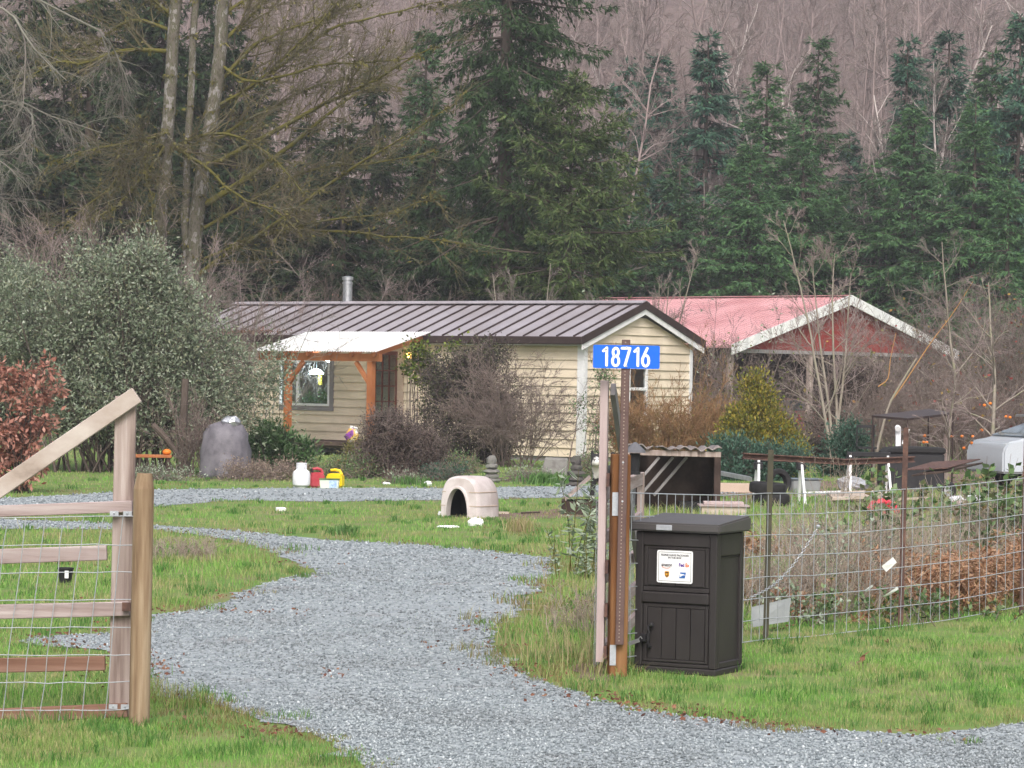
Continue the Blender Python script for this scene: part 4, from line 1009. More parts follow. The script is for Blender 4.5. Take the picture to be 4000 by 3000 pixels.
# white tags caught on the fence
for k, (quad, lab) in enumerate([([(3444, 2212), (3488, 2176), (3503, 2197), (3462, 2234)], 'square white card tied to the wire fence'),
                                 ([(3448, 2328), (3462, 2322), (3506, 2290), (3510, 2302), (3472, 2325), (3454, 2334)], 'torn white paper strip on the wire fence below the card'),
                                 ([(3377, 2308), (3390, 2296), (3408, 2284), (3411, 2290), (3397, 2302), (3383, 2314)], 'small curled white tag on the wire fence')]):
    Dq = 24.0
    vs_ = [at(x, y, Dq + .01 * i) for i, (x, y) in enumerate(quad)]
    b = B(); c = sum(vs_, Vector()) / len(vs_); b.prism([v - c for v in vs_], (0, .003, 0)); o = b.done('paper_tag', MT['white'], None); o.location = c
    tag(o, lab, 'paper tag')
# plastic sheet behind the fence foot
vs_ = [at(*q) for q in ((2940, 2450, 23.6), (3080, 2428, 23.9), (3090, 2335, 24.0), (2935, 2372, 23.7))]
c = vs_[0]; b = B(); b.prism([v - c for v in vs_], (0, .006, 0)); o = b.done('plastic_sheet', MT['greyplastic'] if 'greyplastic' in MT else MT['galv'], None); o.location = c
tag(o, 'translucent grey plastic sheet leaning behind the fence near the box', 'plastic sheet')
# black plant pot left of the gate
p = gnd(255, 2285); t = thing('plant_pot', 'small black plastic plant pot tipped in the grass behind the gate', 'plant pot', (p.x, p.y, .02), 0)
b = B(); b.lathe([(.055, 0), (.075, .13), (.08, .13), (.08, .145), (.07, .145), (.05, .02)], 14); b.done('pot', MT['black'], t, smooth=True)
b = B(); b.b2(.005, .04, -.079, -.072, .05, .12); b.done('price_label', MT['white'], t)
# ------------------------------------------------------------------ dog house
p = gnd(1868, 2024)
dh = thing('dog_house', 'pale dome shaped plastic dog house with a dark arched doorway', 'dog house', (p.x, p.y, 0), -math.radians(30))
W_, H_, N_ = .66, .595, 28
def arch(w, h, y, ex=.62, x0=0, z0=0):
    o = []
    for i in range(N_ + 1):
        a = math.pi * (1 - i / N_); c, s_ = math.cos(a), math.sin(a)
        o.append((x0 + w / 2 * math.copysign(abs(c) ** ex, c), y, z0 + h * abs(s_) ** ex))
    return o
def loops(b, ls, close=True):
    vs_ = [[b.bm.verts.new(p_) for p_ in l] for l in ls]
    for A, C in zip(vs_[:-1], vs_[1:]):
        for i in range(len(A) - 1): b.bm.faces.new((A[i], A[i + 1], C[i + 1], C[i]))
    if close: b.bm.faces.new(vs_[-1])
    return b
MT['kennel'] = pmat('kennel', [(.46, .40, .40), (.58, .52, .52), (.62, .57, .57)], scale=3, rough=.55, big=1.4, bigcols=[(.42, .36, .35)])
xo = -W_ / 2; dwx = xo - .02
b = B(); loops(b, [arch(.36, .415, .10, .9, dwx), arch(.36, .415, -.03, .9, dwx), arch(.40, .44, -.03, .88, dwx), arch(.42, .455, -.005, .85, dwx), arch(W_ * .90, H_ * .94, .0, .62, xo), arch(W_ * .97, H_ * .985, .03, .62, xo), arch(W_, H_, .10, .62, xo), arch(W_ * 1.02, H_, .34, .62, xo), arch(W_, H_ * .99, .54, .62, xo), arch(W_ * .93, H_ * .94, .62, .64, xo), arch(W_ * .78, H_ * .8, .68, .7, xo)])
b.done('shell', MT['kennel'], dh, smooth=True)
b = B(); loops(b, [arch(W_ * .9, H_ * .9, .11, .62, xo), arch(W_ * .9, H_ * .9, .55, .62, xo)]); b.b2(xo - W_ * .42, xo + W_ * .42, .02, .6, .0, .012); b.done('dark_liner', MT['dark'], dh)  # near-black liner: shade inside the doorway put into its colour
def xat(z, w, h): return w / 2 * (max(0, 1 - (z / h) ** (2 / .62))) ** (.62 / 2)
for z in (.165, .365):
    for l in (0, 1):
        b = B()
        if l: b.tube([(xo + .17 + (0 if z < .3 else -.0), -.004, z), (xo + xat(z, W_ * .9, H_ * .94) + .004, -.002, z), (xo + xat(z, W_ * .97, H_ * .985) + .004, .03, z), (xo + xat(z, W_, H_) + .004, .10, z), (xo + xat(z, W_ * 1.02, H_) + .004, .34, z), (xo + xat(z, W_, H_) + .003, .54, z)], .006, 6)
        else: b.tube([(xo - .22, -.004, z), (xo - xat(z, W_ * .9, H_ * .94) - .004, -.002, z), (xo - xat(z, W_ * .97, H_ * .985) - .004, .03, z), (xo - xat(z, W_, H_) - .004, .10, z), (xo - xat(z, W_, H_) - .003, .54, z)], .006, 6)
        b.done('seam', MT['casing'], dh)
# ------------------------------------------------------------------ crate, dog
p = gnd(2270, 2012); CDp = p.y
cr = thing('wooden_crate', 'low open wooden crate with a slanted lid under the dog', 'crate', (p.x, p.y, 0), 0)
s = 1 / sc(CDp)
x0, x1 = (2197 - 2270) * s, (2385 - 2270) * s; zt_ = .20
b = B(); b.b2(x0, x1, 0, .03, 0, zt_); b.b2(x0, x0 + .03, .031, .9, 0, zt_); b.b2(x1 - .03, x1, .031, .9, 0, zt_); b.b2(x0, x1, .90, .93, 0, zt_); b.done('sides', MT['wood_dark'], cr, bevel=.004)
b = B(); b.beam((x0 + .04, .5, zt_ + .01), (x0 + .42, .5, zt_ + .36), .8, .025, (0, 0, 1)); b.done('lid', MT['wood_v'], cr)
b = B(); b.b2(x0 + .3, x1 - .031, .031, .899, zt_ - .05, zt_ - .002); b.done('platform', MT['wood_dark'], cr)
def skin_body(verts, edges, radii, name, sub=2):
    me = bpy.data.meshes.new(name); me.from_pydata(verts, edges, []); o = bpy.data.objects.new(name, me); COL.objects.link(o)
    md = o.modifiers.new('s', 'SKIN'); sv = me.skin_vertices[0].data
    for i, r in enumerate(radii): sv[i].radius = (r, r) if not hasattr(r, '__len__') else r
    sv[0].use_root = True
    o.modifiers.new('u', 'SUBSURF').levels = sub
    dg = bpy.context.evaluated_depsgraph_get(); m2 = bpy.data.meshes.new_from_object(o.evaluated_get(dg)); bpy.data.objects.remove(o); bpy.data.meshes.remove(me)
    m2.shade_smooth(); return m2
dz = at(2325, 1952, CDp + .12).z
dpos = at(2326, 1952, CDp + .10); dpos.z = zt_ + .002
# dog: faces -y (camera), standing with its body running back to the right
DV = [((0.16, .36, .40), .13), ((.07, .13, .43), .135), ((.03, .04, .50), .095), ((.0, -.035, .585), .09), ((.0, -.06, .62), .105), ((-.0, -.14, .59), .066), ((0, -.20, .57), .042),
      ((.24, .56, .42), .125), ((.28, .66, .44), .07), ((.33, .74, .54), .045), ((.33, .70, .66), .05), ((.29, .60, .71), .035),
      ((-.02, .08, .34), .055), ((-.04, .05, .20), .040), ((-.045, .03, .06), .032), ((-.045, -.01, .025), .034),
      ((.13, .05, .34), .055), ((.13, .02, .20), .040), ((.13, .0, .06), .032), ((.13, -.04, .025), .034),
      ((.17, .60, .33), .075), ((.15, .55, .20), .045), ((.15, .63, .13), .030), ((.15, .60, .03), .032), ((.15, .56, .022), .03),
      ((.32, .58, .33), .075), ((.31, .52, .20), .045), ((.31, .60, .13), .030), ((.31, .57, .03), .032), ((.31, .53, .022), .03),
      ((-.058, -.03, .70), .032), ((-.07, -.028, .765), .008), ((.058, -.03, .70), .032), ((.07, -.028, .765), .008)]
DE = [(0, 1), (1, 2), (2, 3), (3, 4), (4, 5), (5, 6), (0, 7), (7, 8), (8, 9), (9, 10), (10, 11), (1, 12), (12, 13), (13, 14), (14, 15), (1, 16), (16, 17), (17, 18), (18, 19), (7, 20), (20, 21), (21, 22), (22, 23), (23, 24), (7, 25), (25, 26), (26, 27), (27, 28), (28, 29), (4, 30), (30, 31), (4, 32), (32, 33)]
dm = skin_body([v[0] for v in DV], DE, [v[1] for v in DV], 'dog')
co = np.zeros(len(dm.vertices) * 3, np.float32); dm.vertices.foreach_get('co', co); co = co.reshape(-1, 3)
blk, wht, tan_ = np.array([.014, .013, .014]), np.array([.62, .60, .58]), np.array([.30, .24, .2])
cl = np.tile(blk, (len(co), 1)); x, y, z = co.T
cl[(z < .075)] = wht; cl[(z > .33) & (z < .52) & (y < .02)] = wht                      # legs, chest
face = (y < -.055) & (z > .48)
cl[face] = wht
cl[face & (z > .635)] = blk; cl[face & (np.abs(x) > .072)] = blk
cl[face & (np.abs(x) < .016) & (z > .6) & (z < .675)] = wht               # blaze
for sx_ in (-1, 1):
    cl[face & ((x - sx_ * .030) ** 2 + (z - .652) ** 2 < .014 ** 2)] = wht   # brow spots
    cl[face & ((x - sx_ * .034) ** 2 + (z - .625) ** 2 < .012 ** 2)] = blk   # eyes
cl[(y < -.215) & (z > .555)] = blk                                        # nose

ca = dm.color_attributes.new('fur', 'FLOAT_COLOR', 'POINT'); ca.data.foreach_set('color', np.concatenate([cl, np.ones((len(cl), 1))], 1).astype(np.float32).ravel())
m = bpy.data.materials.new('fur'); m.use_nodes = True; a_ = m.node_tree.nodes.new('ShaderNodeAttribute'); a_.attribute_name = 'fur'
m.node_tree.links.new(a_.outputs['Color'], m.node_tree.nodes['Principled BSDF'].inputs['Base Color']); m.node_tree.nodes['Principled BSDF'].inputs['Roughness'].default_value = .9
dm.materials.clear(); dm.materials.append(m)
dog = bpy.data.objects.new('dog', dm); COL.objects.link(dog); dog.location = dpos; dog.rotation_euler = (0, 0, .05)
tag(dog, 'black and white husky peering out from behind the gate', 'dog')

# ------------------------------------------------------------------ open animal shelter
p = gnd(2800, 2008); KD = p.y; s = 1 / sc(KD)
kn = thing('animal_shelter', 'small dark wooden lean-to shelter with a wavy tiled roof behind the gate', 'shelter', (p.x, p.y, 0), 0)
XL = (2440 - 2800) * s; hz = (2008 - 1785) * s; dp = 1.25
b = B(); b.beam((XL - .02, .02, hz + .05), (.05, .02, hz + .035), .05, .085); b.done('header', MT['wood_v'], kn, bevel=.006)
for x in (XL + .05, -.0):
    b = B(); b.b2(x - .05, x + .05, .0, .09, 0, hz + .0); b.done('post', MT['wood_dark'], kn, bevel=.006)
b = B(); b.b2(XL, .05, dp, dp + .03, 0, hz); b.b2(.02, .05, .091, dp, 0, hz); b.b2(XL - .0, XL + .03, .6, dp, 0, hz * .9); b.done('wall', MT['wood_dark'], kn)
b = B()
for k in range(3): b.beam((XL + .02 + k * .22, .10 + k * .16, .25), (XL + .52 + k * .22, .10 + k * .16, hz - .02), .04, .10, (0, 1, 0))
b.done('diagonal_brace', MT['greywood'], kn, bevel=.004)
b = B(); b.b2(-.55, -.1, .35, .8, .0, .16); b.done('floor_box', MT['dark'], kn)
for k, (xa, xb) in enumerate(((XL - .04, XL + .42), (XL + .50, .06))):
    xs = np.linspace(xa, xb, 40); V = []; ys = np.linspace(-.06, dp + .06, 6)
    for y in ys:
        for x in xs: V.append((x, y, hz + .115 + .045 * abs(math.sin((x - XL) * math.pi / .165)) + .02 * math.sin(x * 3 + y) + (.05 * max(0, 1 - (x - xa) / .1) if k else 0) - .02 * y + .012 * math.sin(x * 9)))
    n = len(xs); Fq = [(j * n + i, j * n + i + 1, (j + 1) * n + i + 1, (j + 1) * n + i) for j in range(5) for i in range(n - 1)]
    V = [(a_, b_, c_ + .016 * math.sin(a_ * 23 + 1.3) * math.sin(a_ * 7 + b_ * 5)) for a_, b_, c_ in V]; o = npmesh('roof_sheet', V, [np.array(Fq)], MT['roof_tile'], kn); md = o.modifiers.new('t', 'SOLIDIFY'); md.thickness = .018
# ------------------------------------------------------------------ yard clutter
def base(px, py): return gnd(px, py)
p = base(2735, 2014); s = 1 / sc(p.y)
t = thing('planter_box', 'weathered wooden planter box with a plank ledge behind the parcel box', 'planter', p, 0)
b = B(); b.b2(.02, .70, .0, .4, 0, .135); b.done('box', MT['wood_pale'], t, bevel=.006)
b = B(); b.b2(-.02, .74, -.03, .43, .137, .165); b.done('ledge', MT['wood_h'], t, bevel=.004)
b = B(); b.b2(.06, .66, .05, .36, .166, .21); b.done('upper_plank', MT['wood_pink'], t, bevel=.004)
def sawhorse(lab, px, py, Lp, rz):
    p = base(px, py); t = thing('sawhorse', lab, 'sawhorse', p, rz, 'sawhorses holding the steel beams')
    b = B(); b.b2(0, Lp, -.04, .04, .70, .79); b.done('top_bar', MT['black'], t, bevel=.01)
    for x in (.06, Lp - .06):
        for sg in (-1, 1):
            b = B(); b.beam((x, sg * .03, .72), (x + (-.03 if x < .3 else .03), sg * .27, 0), .06, .04, (1, 0, 0)); b.done('leg', MT['white'], t, bevel=.003)
        b = B(); b.b2(x - .07, x + .07, -.08, .08, .57, .70); b.done('hinge_block', MT['black'], t, bevel=.015)
    return t
sawhorse('black and white sawhorse next to the stacked tyres', 2945, 1968, .84, .1)
sawhorse('black and white sawhorse behind the middle fence stake', 3305, 1935, .80, .05)
for (a, c, D, w_, lab) in (((2902, 1783), (3292, 1806), 45.3, .15, 'rusty brown steel beam lying across the sawhorse near the tyres'), ((3270, 1808), (3570, 1796), 47.6, .13, 'dark steel beam lying across the sawhorse behind the fence stake')):
    A, C = at(*a, D), at(*c, D + .3); b = B(); d = C - A
    b.beam((0, 0, .05), d + Vector((0, 0, .05)), w_, .018); b.beam((0, 0, -.03), d + Vector((0, 0, -.03)), w_, .018); b.beam((0, 0, .01), d + Vector((0, 0, .01)), .02, .062)
    o = b.done('steel_beam', MT['rust']); o.location = A; tag(o, lab, 'steel beam')
def tyre(lab, p, r, wd, rot=None, rim=False):
    t = thing('tyre', lab, 'tyre', p, 0)
    prof = []
    b = B(); ri = r * .62; n = 28
    sec = [(ri, -wd / 2 * .8), (r * .86, -wd / 2), (r * .97, -wd / 2 * .85), (r, -wd / 2 * .5), (r, wd / 2 * .5), (r * .97, wd / 2 * .85), (r * .86, wd / 2), (ri, wd / 2 * .8)]
    rr = [[b.bm.verts.new((q[0] * math.cos(2 * math.pi * k / n), q[0] * math.sin(2 * math.pi * k / n), q[1])) for k in range(n)] for q in sec]
    for i in range(len(sec)):
        A, C = rr[i], rr[(i + 1) % len(sec)]
        for k in range(n): b.bm.faces.new((A[k], A[(k + 1) % n], C[(k + 1) % n], C[k]))
    o = b.done('tread', MT['rubber'], t, smooth=True)
    if rim:
        b = B(); b.cyl((0, 0, -wd * .35), (0, 0, wd * .35), ri * .98, n=20); b.cyl((0, 0, wd * .36), (0, 0, wd * .5), ri * .35, n=12); b.done('rim', MT['white2'], t, bevel=.006, smooth=True)
    if rot: t.rotation_euler = rot
    return t
p = base(3012, 1978)
tyre('lower black tyre of the pair stacked on the grass', p + Vector((.02, .3, .10)), .31, .19)
tyre('upper black tyre of the pair stacked on the grass', p + Vector((-.04, .28, .29)), .30, .18, (.03, .05, 0))
p = base(3052, 1940); tyre('worn grey tyre standing behind the stacked pair', p + Vector((0, .6, .24)), .24, .15, (math.radians(80), 0, .5))
p = base(3706, 1958); tyre('small cart wheel with a white rim standing in the weeds', p + Vector((0, 0, .17)), .17, .09, (math.radians(90), 0, math.radians(-62)), True)
p = base(2870, 1925); b = B(); b.b2(-.3, .32, 0, .35, 0, .17); b.jitter(.012, np.random.default_rng(3)); o = b.done('cardboard_box', MT['casing'], None, bevel=.004); o.location = p; tag(o, 'flattened brown cardboard box behind the tyres', 'box')
# ladder lying behind
A, C = at(2800, 1846, 50), at(2935, 1872, 49.0)
t = thing('ladder', 'aluminium ladder leaning low beside the shelter', 'ladder', A, 0); d = C - A
b = B()
for o_ in (0, .36): b.beam((0, o_, 0), d + Vector((0, o_, 0)), .03, .07)
b.done('stiles', MT['steel'], t)
b = B()
for k in range(1, 5): q = d * (k / 5); b.cyl(q + Vector((0, .02, 0)), q + Vector((0, .34, 0)), .014, n=6)
b.done('rungs', MT['steel'], t)
def upright(name, lab, cat, px, ytop, ybase, wpx, mat, D=None, lean=0, cap=None):
    p = gnd(px, ybase) if D is None else gy(px, D)
    s = 1 / sc(p.y); h = at(px, ytop, p.y).z; t = thing(name, lab, cat, p, 0)
    b = B(); b.beam((0, 0, -.05), (lean, 0, h), wpx * s, wpx * s * .8, (0, 1, 0)); b.done('shaft', mat, t, bevel=.006)
    if cap: b = B(); b.tube([(lean, 0, h), (lean, 0, h + .04), (lean - .02, -.05, h + .05), (lean - .02, -.12, h + .02)], wpx * s * .55, 10); b.done('elbow', MT['white'], t, smooth=True)
    return t
upright('pipe_post', 'white plastic pipe with an elbow on top beside the tall rusty stake', 'pipe', 3505, 1680, 1900, 20, MT['white2'], cap=True)
upright('wooden_stake', 'squared grey wooden post right of the white pipe', 'post', 3566, 1700, 1880, 22, MT['wood_v'])
upright('wooden_stake', 'squared grey wooden post standing alone left of the parked hatchback', 'post', 3692, 1698, 1885, 20, MT['wood_v'])
A, C = at(3528, 1735, 49), at(3548, 1675, 49); b = B(); b.cyl((0, 0, 0), C - A, .028, n=10); o = b.done('pipe_offcut', MT['white'], None, smooth=True); o.location = A; tag(o, 'short white pipe offcut tilted between two posts', 'pipe')
# flat canopy on thin legs
Pc = [at(3405, 1622, 59.5), at(3545, 1634, 58.6), at(3728, 1612, 59.6), at(3630, 1597, 61.5)]
c0 = Vector((Pc[1].x, Pc[1].y, 0)); t = thing('canopy_table', 'thin flat canopy on slim legs in the back yard', 'canopy', c0, 0)
b = B(); b.prism([v - c0 for v in Pc], (0, 0, -.045)); b.done('panel', MT['fascia'], t)
for v in Pc:
    q = (v - c0) * .97; b = B(); b.cyl((q.x, q.y, 0), (q.x, q.y, v.z - .02), .018, n=8); b.done('leg', MT['fascia'], t)
# dark covered trailer box
p = gy(3455, 56); s = 1 / sc(56)
t = thing('cargo_bin', 'low black cargo bin with a rounded cover behind the posts', 'bin', p, 0)
zt2 = at(3560, 1748, 56).z
b = B(); b.b2(.0, 1.18, 0, .9, .0, zt2 - .12); b.done('bin', MT['black'], t, bevel=.03)
b = B(); b.prism([(.0, -.02, zt2 - .118), (1.2, -.02, zt2 - .118), (1.2, -.02, zt2), (.45, -.02, zt2 + .01), (.12, -.02, zt2 - .02)], (0, .95, 0)); b.done('cover', MT['rubber'], t, bevel=.03, smooth=True)
# rusty sheet, red toy, boards, stone
for (quad, th, mat, name, lab, cat_) in [
    ([(3535, 1838, 47), (3640, 1808, 48.5), (3830, 1796, 50.0), (3700, 1832, 47.4)], .02, 'rust', 'rusty_sheet', 'rusty brown metal sheet slanting over the clutter', 'metal sheet'),
    ([(3560, 1862, 46.8), (3700, 1846, 47.3), (3840, 1812, 49), (3650, 1840, 48.4)], .03, 'wood_dark', 'dark_plank', 'dark weathered plank under the rusty sheet', 'plank'),
    ([(3690, 1958, 45), (3880, 1950, 45.6), (3905, 1938, 47), (3720, 1944, 46.8)], .03, 'white2', 'pale_board', 'pale painted board lying by the cart wheel', 'board'),
    ([(3800, 1966, 44), (3915, 1960, 44.6), (3935, 1950, 45.6), (3815, 1956, 45.2)], .04, 'white', 'pale_board', 'pale board lying nearest the right edge of the yard', 'board'),
    ([(3250, 1955, 45), (3480, 1945, 45.6), (3420, 1925, 47.5), (3230, 1935, 47)], .05, 'wood_pale', 'pale_board', 'pale wide board lying under the second sawhorse', 'board')]:
    vs_ = [at(*q) for q in quad]; c = vs_[0]; b = B(); b.prism([v - c for v in vs_], (0, 0, th)); o = b.done(name, MT[mat], None, bevel=.004); o.location = c; tag(o, lab, cat_)
rng = np.random.default_rng(505)
for k, (x, y, L_, W_2, a_, mat, lab) in enumerate([(3165, 1952, .55, .14, .3, 'wood_v', 'short grey plank on the grass right of the tyres'), (3215, 1938, .7, .12, -.2, 'white2', 'narrow white plank on the grass between the sawhorses'), (3360, 1962, .5, .2, .5, 'wood_dark', 'dark broken board below the second sawhorse'), (3560, 1965, .6, .16, .1, 'wood_pale', 'tan board on the ground right of the red toy'), (3620, 1925, .5, .3, -.3, 'stone_grey', 'grey flat sheet on the ground left of the cart wheel'), (2870, 2005, .5, .1, .2, 'wood_dark', 'dark stick of timber beside the planter box')]):
    q = base(x, y); b = B(); b.beam((-L_ / 2, 0, .05), (L_ / 2, .05, .09), W_2, .03); o = b.done('scrap_board', MT[mat], None, bevel=.003); o.location = q; o.rotation_euler = (0, 0, a_); tag(o, lab, 'board')
q = base(3140, 1925); t = thing('storage_tote', 'low grey plastic tote half hidden behind the sawhorse', 'tote', q, .2); b = B(); b.prism([(-.25, -.17, 0), (.25, -.17, 0), (.28, -.2, .24), (-.28, -.2, .24)], (0, .36, 0)); b.done('tub', MT['greyplastic'], t, bevel=.02); b = B(); b.b2(-.30, .30, -.22, .19, .242, .27); b.done('lid', MT['juniper_lid'], t, bevel=.01)
q = base(3330, 1915); b = B(); b.ball((0, 0, .1), (.3, .2, .15), 12); b.jitter(.025, np.random.default_rng(6)); o = b.done('tarp_heap', MT['tarp2'], None); o.location = q; tag(o, 'crumpled grey tarp heap behind the second sawhorse', 'tarp')
MT['redplastic'] = pmat('redplastic', [(.55, .025, .05), (.62, .04, .07)], scale=4, rough=.4)
p = at(3450, 1945, 44.5); p.z = 0.05; t = thing('toy_wagon', 'bright red plastic toy lying behind the fence wires', 'toy', p, .2)
b = B(); b.tube([(-.22, 0, .05), (-.16, 0, .14), (0, 0, .19), (.16, 0, .13), (.24, 0, .02)], [.05, .06, .05, .06, .035], 8); b.done('body', MT['redplastic'], t, smooth=True)
b = B(); b.b2(-.2, .2, -.12, .12, .0, .05); b.done('tray', MT['redplastic'], t, bevel=.015)
# pale hatchback at the right edge
rz_ = math.pi + .28; dirx = Vector((math.cos(rz_), math.sin(rz_), 0)); q = gy(3850, 58)
cart = small_car('parked_hatchback', 'pale grey hatchback with a roof rack behind brambles at the right edge', MT['carpale'], q - dirx * 4.2, rz_, H=1.30)
b = B()
for x in (2.1, 2.9): b.cyl((x, -.6, 1.38), (x, .6, 1.38), .02, n=8); b.cyl((x, -.55, 1.28), (x, -.55, 1.38), .02, n=6); b.cyl((x, .55, 1.28), (x, .55, 1.38), .02, n=6)
rk = b.done('roof_rack', MT['black'], cart)
b = B(); b.b2(1.2, 3.3, -.5, .5, 1.405, 1.45); o = b.done('roof_panel', MT['steel'], cart, bevel=.006)
p = base(3730, 1995); b = B(); b.ball((0, 0, .07), (.17, .12, .11), 10); b.jitter(.01, np.random.default_rng(4)); o = b.done('pale_rock', MT['wood_pink'], None); o.location = p; tag(o, 'pale rounded rock in the weeds below the boards', 'rock')
# dark iron bench frame
p = at(3345, 1700, 62); A = Vector((p.x, p.y, 0)); t = thing('iron_bench', 'small black iron bench back beside the blue green juniper', 'bench', A, 0)
b = B(); z = at(3380, 1660, 62).z; b.b2(0, .40, 0, .04, z - .06, z)
b.b2(0, .4, 0, .03, z - .2, z - .18)
for k in range(6): b.b2(.0 + k * .075, .012 + k * .075, .005, .025, z - .179, z - .061)
b.done('backrest', MT['black'], t)
b = B(); b.b2(0, .40, -.35, -.005, z - .5, z - .46); b.done('seat', MT['black'], t)
for x in (.0, .36):
    b = B(); b.b2(x + .005, x + .035, .041, .06, 0, z - .0); b.done('leg', MT['black'], t)

# ------------------------------------------------------------------ by the house: tanks, cans, litter
def seat(px, py): return base(px, py)
p = seat(1177, 1906)
t = thing('propane_tank', 'white propane tank on the gravel edge left of the red can', 'gas tank', p, .4)
b = B(); b.lathe([(.10, 0), (.11, .03), (.15, .05), (.158, .09), (.158, .24), (.145, .29), (.10, .325), (.04, .335)], 24); b.done('tank', MT['white2'], t, smooth=True)
b = B()
for k in range(10):
    a = k / 10 * 2 * math.pi
    if k % 3 != 2: b.box((.085 * math.cos(a), .085 * math.sin(a), .375), (.012, .05, .11), Matrix.Rotation(a, 3, 'Z'))
b.tube([(.088 * math.cos(a), .088 * math.sin(a), .435) for a in np.linspace(0, 6.28, 20)[:-1]], .012, 6, closed=True); b.done('collar', MT['white2'], t, smooth=True)
b = B(); b.cyl((0, 0, .33), (0, 0, .40), .025, n=10); b.done('valve', MT['steel'], t)
def can(name, lab, mat, p, W, Dp, H, rz):
    t = thing(name, lab, 'fuel can', p, rz); b = B()
    b.prism([(-W / 2, -Dp / 2, 0), (W / 2, -Dp / 2, 0), (W / 2, -Dp / 2, H * .72), (W * .34, -Dp / 2, H * .80), (-W * .3, -Dp / 2, H * .80), (-W / 2, -Dp / 2, H * .7)], (0, Dp, 0)); b.done('body', mat, t, bevel=.025, smooth=True, seg=2)
    b = B(); b.tube([(-W * .34, 0, H * .76), (-W * .28, 0, H * .97), (0, 0, H), (W * .28, 0, H * .95), (W * .42, 0, H * .72)], .026, 8); b.done('handle', mat, t, smooth=True)
    b = B(); b.cyl((-W * .3, 0, H * .8), (-W * .42, 0, H * .98), .022, n=8); b.done('cap', MT['black'], t); return t
MT['cred'] = pmat('cred', [(.38, .03, .045), (.46, .08, .10)], scale=5, rough=.45); MT['cyel'] = pmat('cyel', [(.75, .52, .01), (.80, .58, .02)], scale=5, rough=.4)
can('fuel_can', 'faded red plastic fuel can beside the white propane tank', MT['cred'], seat(1237, 1904), .26, .2, .34, .2)
can('fuel_can', 'bright yellow plastic fuel can behind the pale tub', MT['cyel'], seat(1308, 1903) + Vector((0, .1, 0)), .30, .18, .31, -.3)
p = seat(1288, 1909); t = thing('plastic_tub', 'pale translucent tub with a blue label in front of the yellow can', 'tub', p, 0)
MT['tub'] = pmat('tub', [(.50, .60, .46), (.60, .66, .58)], scale=3, rough=.4); MT['lblue'] = pmat('lblue', [(.10, .22, .60), (.55, .68, .80)], scale=20, rough=.5)
b = B(); b.prism([(-.165, -.1, 0), (.155, -.1, 0), (.17, -.1, .165), (-.18, -.1, .165)], (0, .2, 0)); b.done('tub', MT['tub'], t, bevel=.012)
b = B(); b.b2(-.19, .18, -.115, .115, .166, .18); b.done('rim', MT['fir_light'], t, bevel=.004)
b = B(); b.b2(.0, .13, -.112, -.106, .02, .15); b.done('label_panel', MT['lblue'], t)
x, z = hf(1370, 1745, -1.9); p = hw(x, -1.9, .33)
t = thing('feed_bag', 'purple and yellow printed feed bag leaning by the porch post', 'bag', p, -TH); t.rotation_euler = (0, .25, -TH)
MT['bagp'] = pmat('bagp', [(.22, .05, .30), (.24, .06, .33), (.70, .45, .04), (.72, .74, .78), (.22, .05, .30)], scale=3.2, detail=1, rough=.45, pos=[0, .45, .52, .60, .68])
b = B(); b.ball((0, 0, .17), (.21, .10, .19), 14); b.jitter(.012, np.random.default_rng(8)); b.done('sack', MT['bagp'], t, smooth='all')
b = B(); b.b2(-.12, .12, -.02, .02, .34, .40); b.jitter(.01, np.random.default_rng(9)); b.done('folded_top', MT['white'], t)
def crumple(lab, px, py, sx, sy, sz, seed, cat_='plastic bag', D=None, name='plastic_bag', mat='white'):
    p = gnd(px, py); b = B(); b.ball((0, 0, sz * .8), (sx, sy, sz), 12); b.jitter(sz * .16, np.random.default_rng(seed)); o = b.done(name, MT[mat]); o.location = p; tag(o, lab, cat_)
crumple('crumpled white plastic bag in the grass in front of the dog house door', 1858, 2054, .11, .08, .06, 1)
crumple('white plastic bag flattened in the grass left of the crumpled one', 1750, 2062, .16, .06, .018, 2)
crumple('white plastic bag at the gravel edge below the purple shrub', 1672, 1897, .085, .06, .045, 3)
crumple('small white container beside the dog house wall', 1717, 2012, .025, .025, .03, 4, 'container', name='white_container')
crumple('pale grey plastic litter under the purple shrub stems', 1510, 1893, .07, .05, .025, 5, name='litter', mat='white2', cat_='litter')
p = base(1097, 1996); b = B(); b.b2(-.07, .07, -.05, .05, 0, .05); o = b.done('white_box', MT['white'], None, bevel=.006); o.location = p; o.rotation_euler = (.1, 0, .3); tag(o, 'small white carton lying in the lawn strip', 'carton')
p = base(2070, 2010); b = B(); b.beam((-.12, 0, .02), (.14, .12, .03), .05, .02); o = b.done('board_scrap', MT['wood_dark'], None); o.location = p; tag(o, 'dark scrap of wood on the soil beside the dog house', 'wood scrap')
p = base(1965, 2008); b = B(); b.beam((-.07, 0, .02), (.08, .02, .02), .06, .03); o = b.done('board_scrap', MT['wood_pale'], None); o.location = p; tag(o, 'pale scrap of wood touching the dog house corner', 'wood scrap')
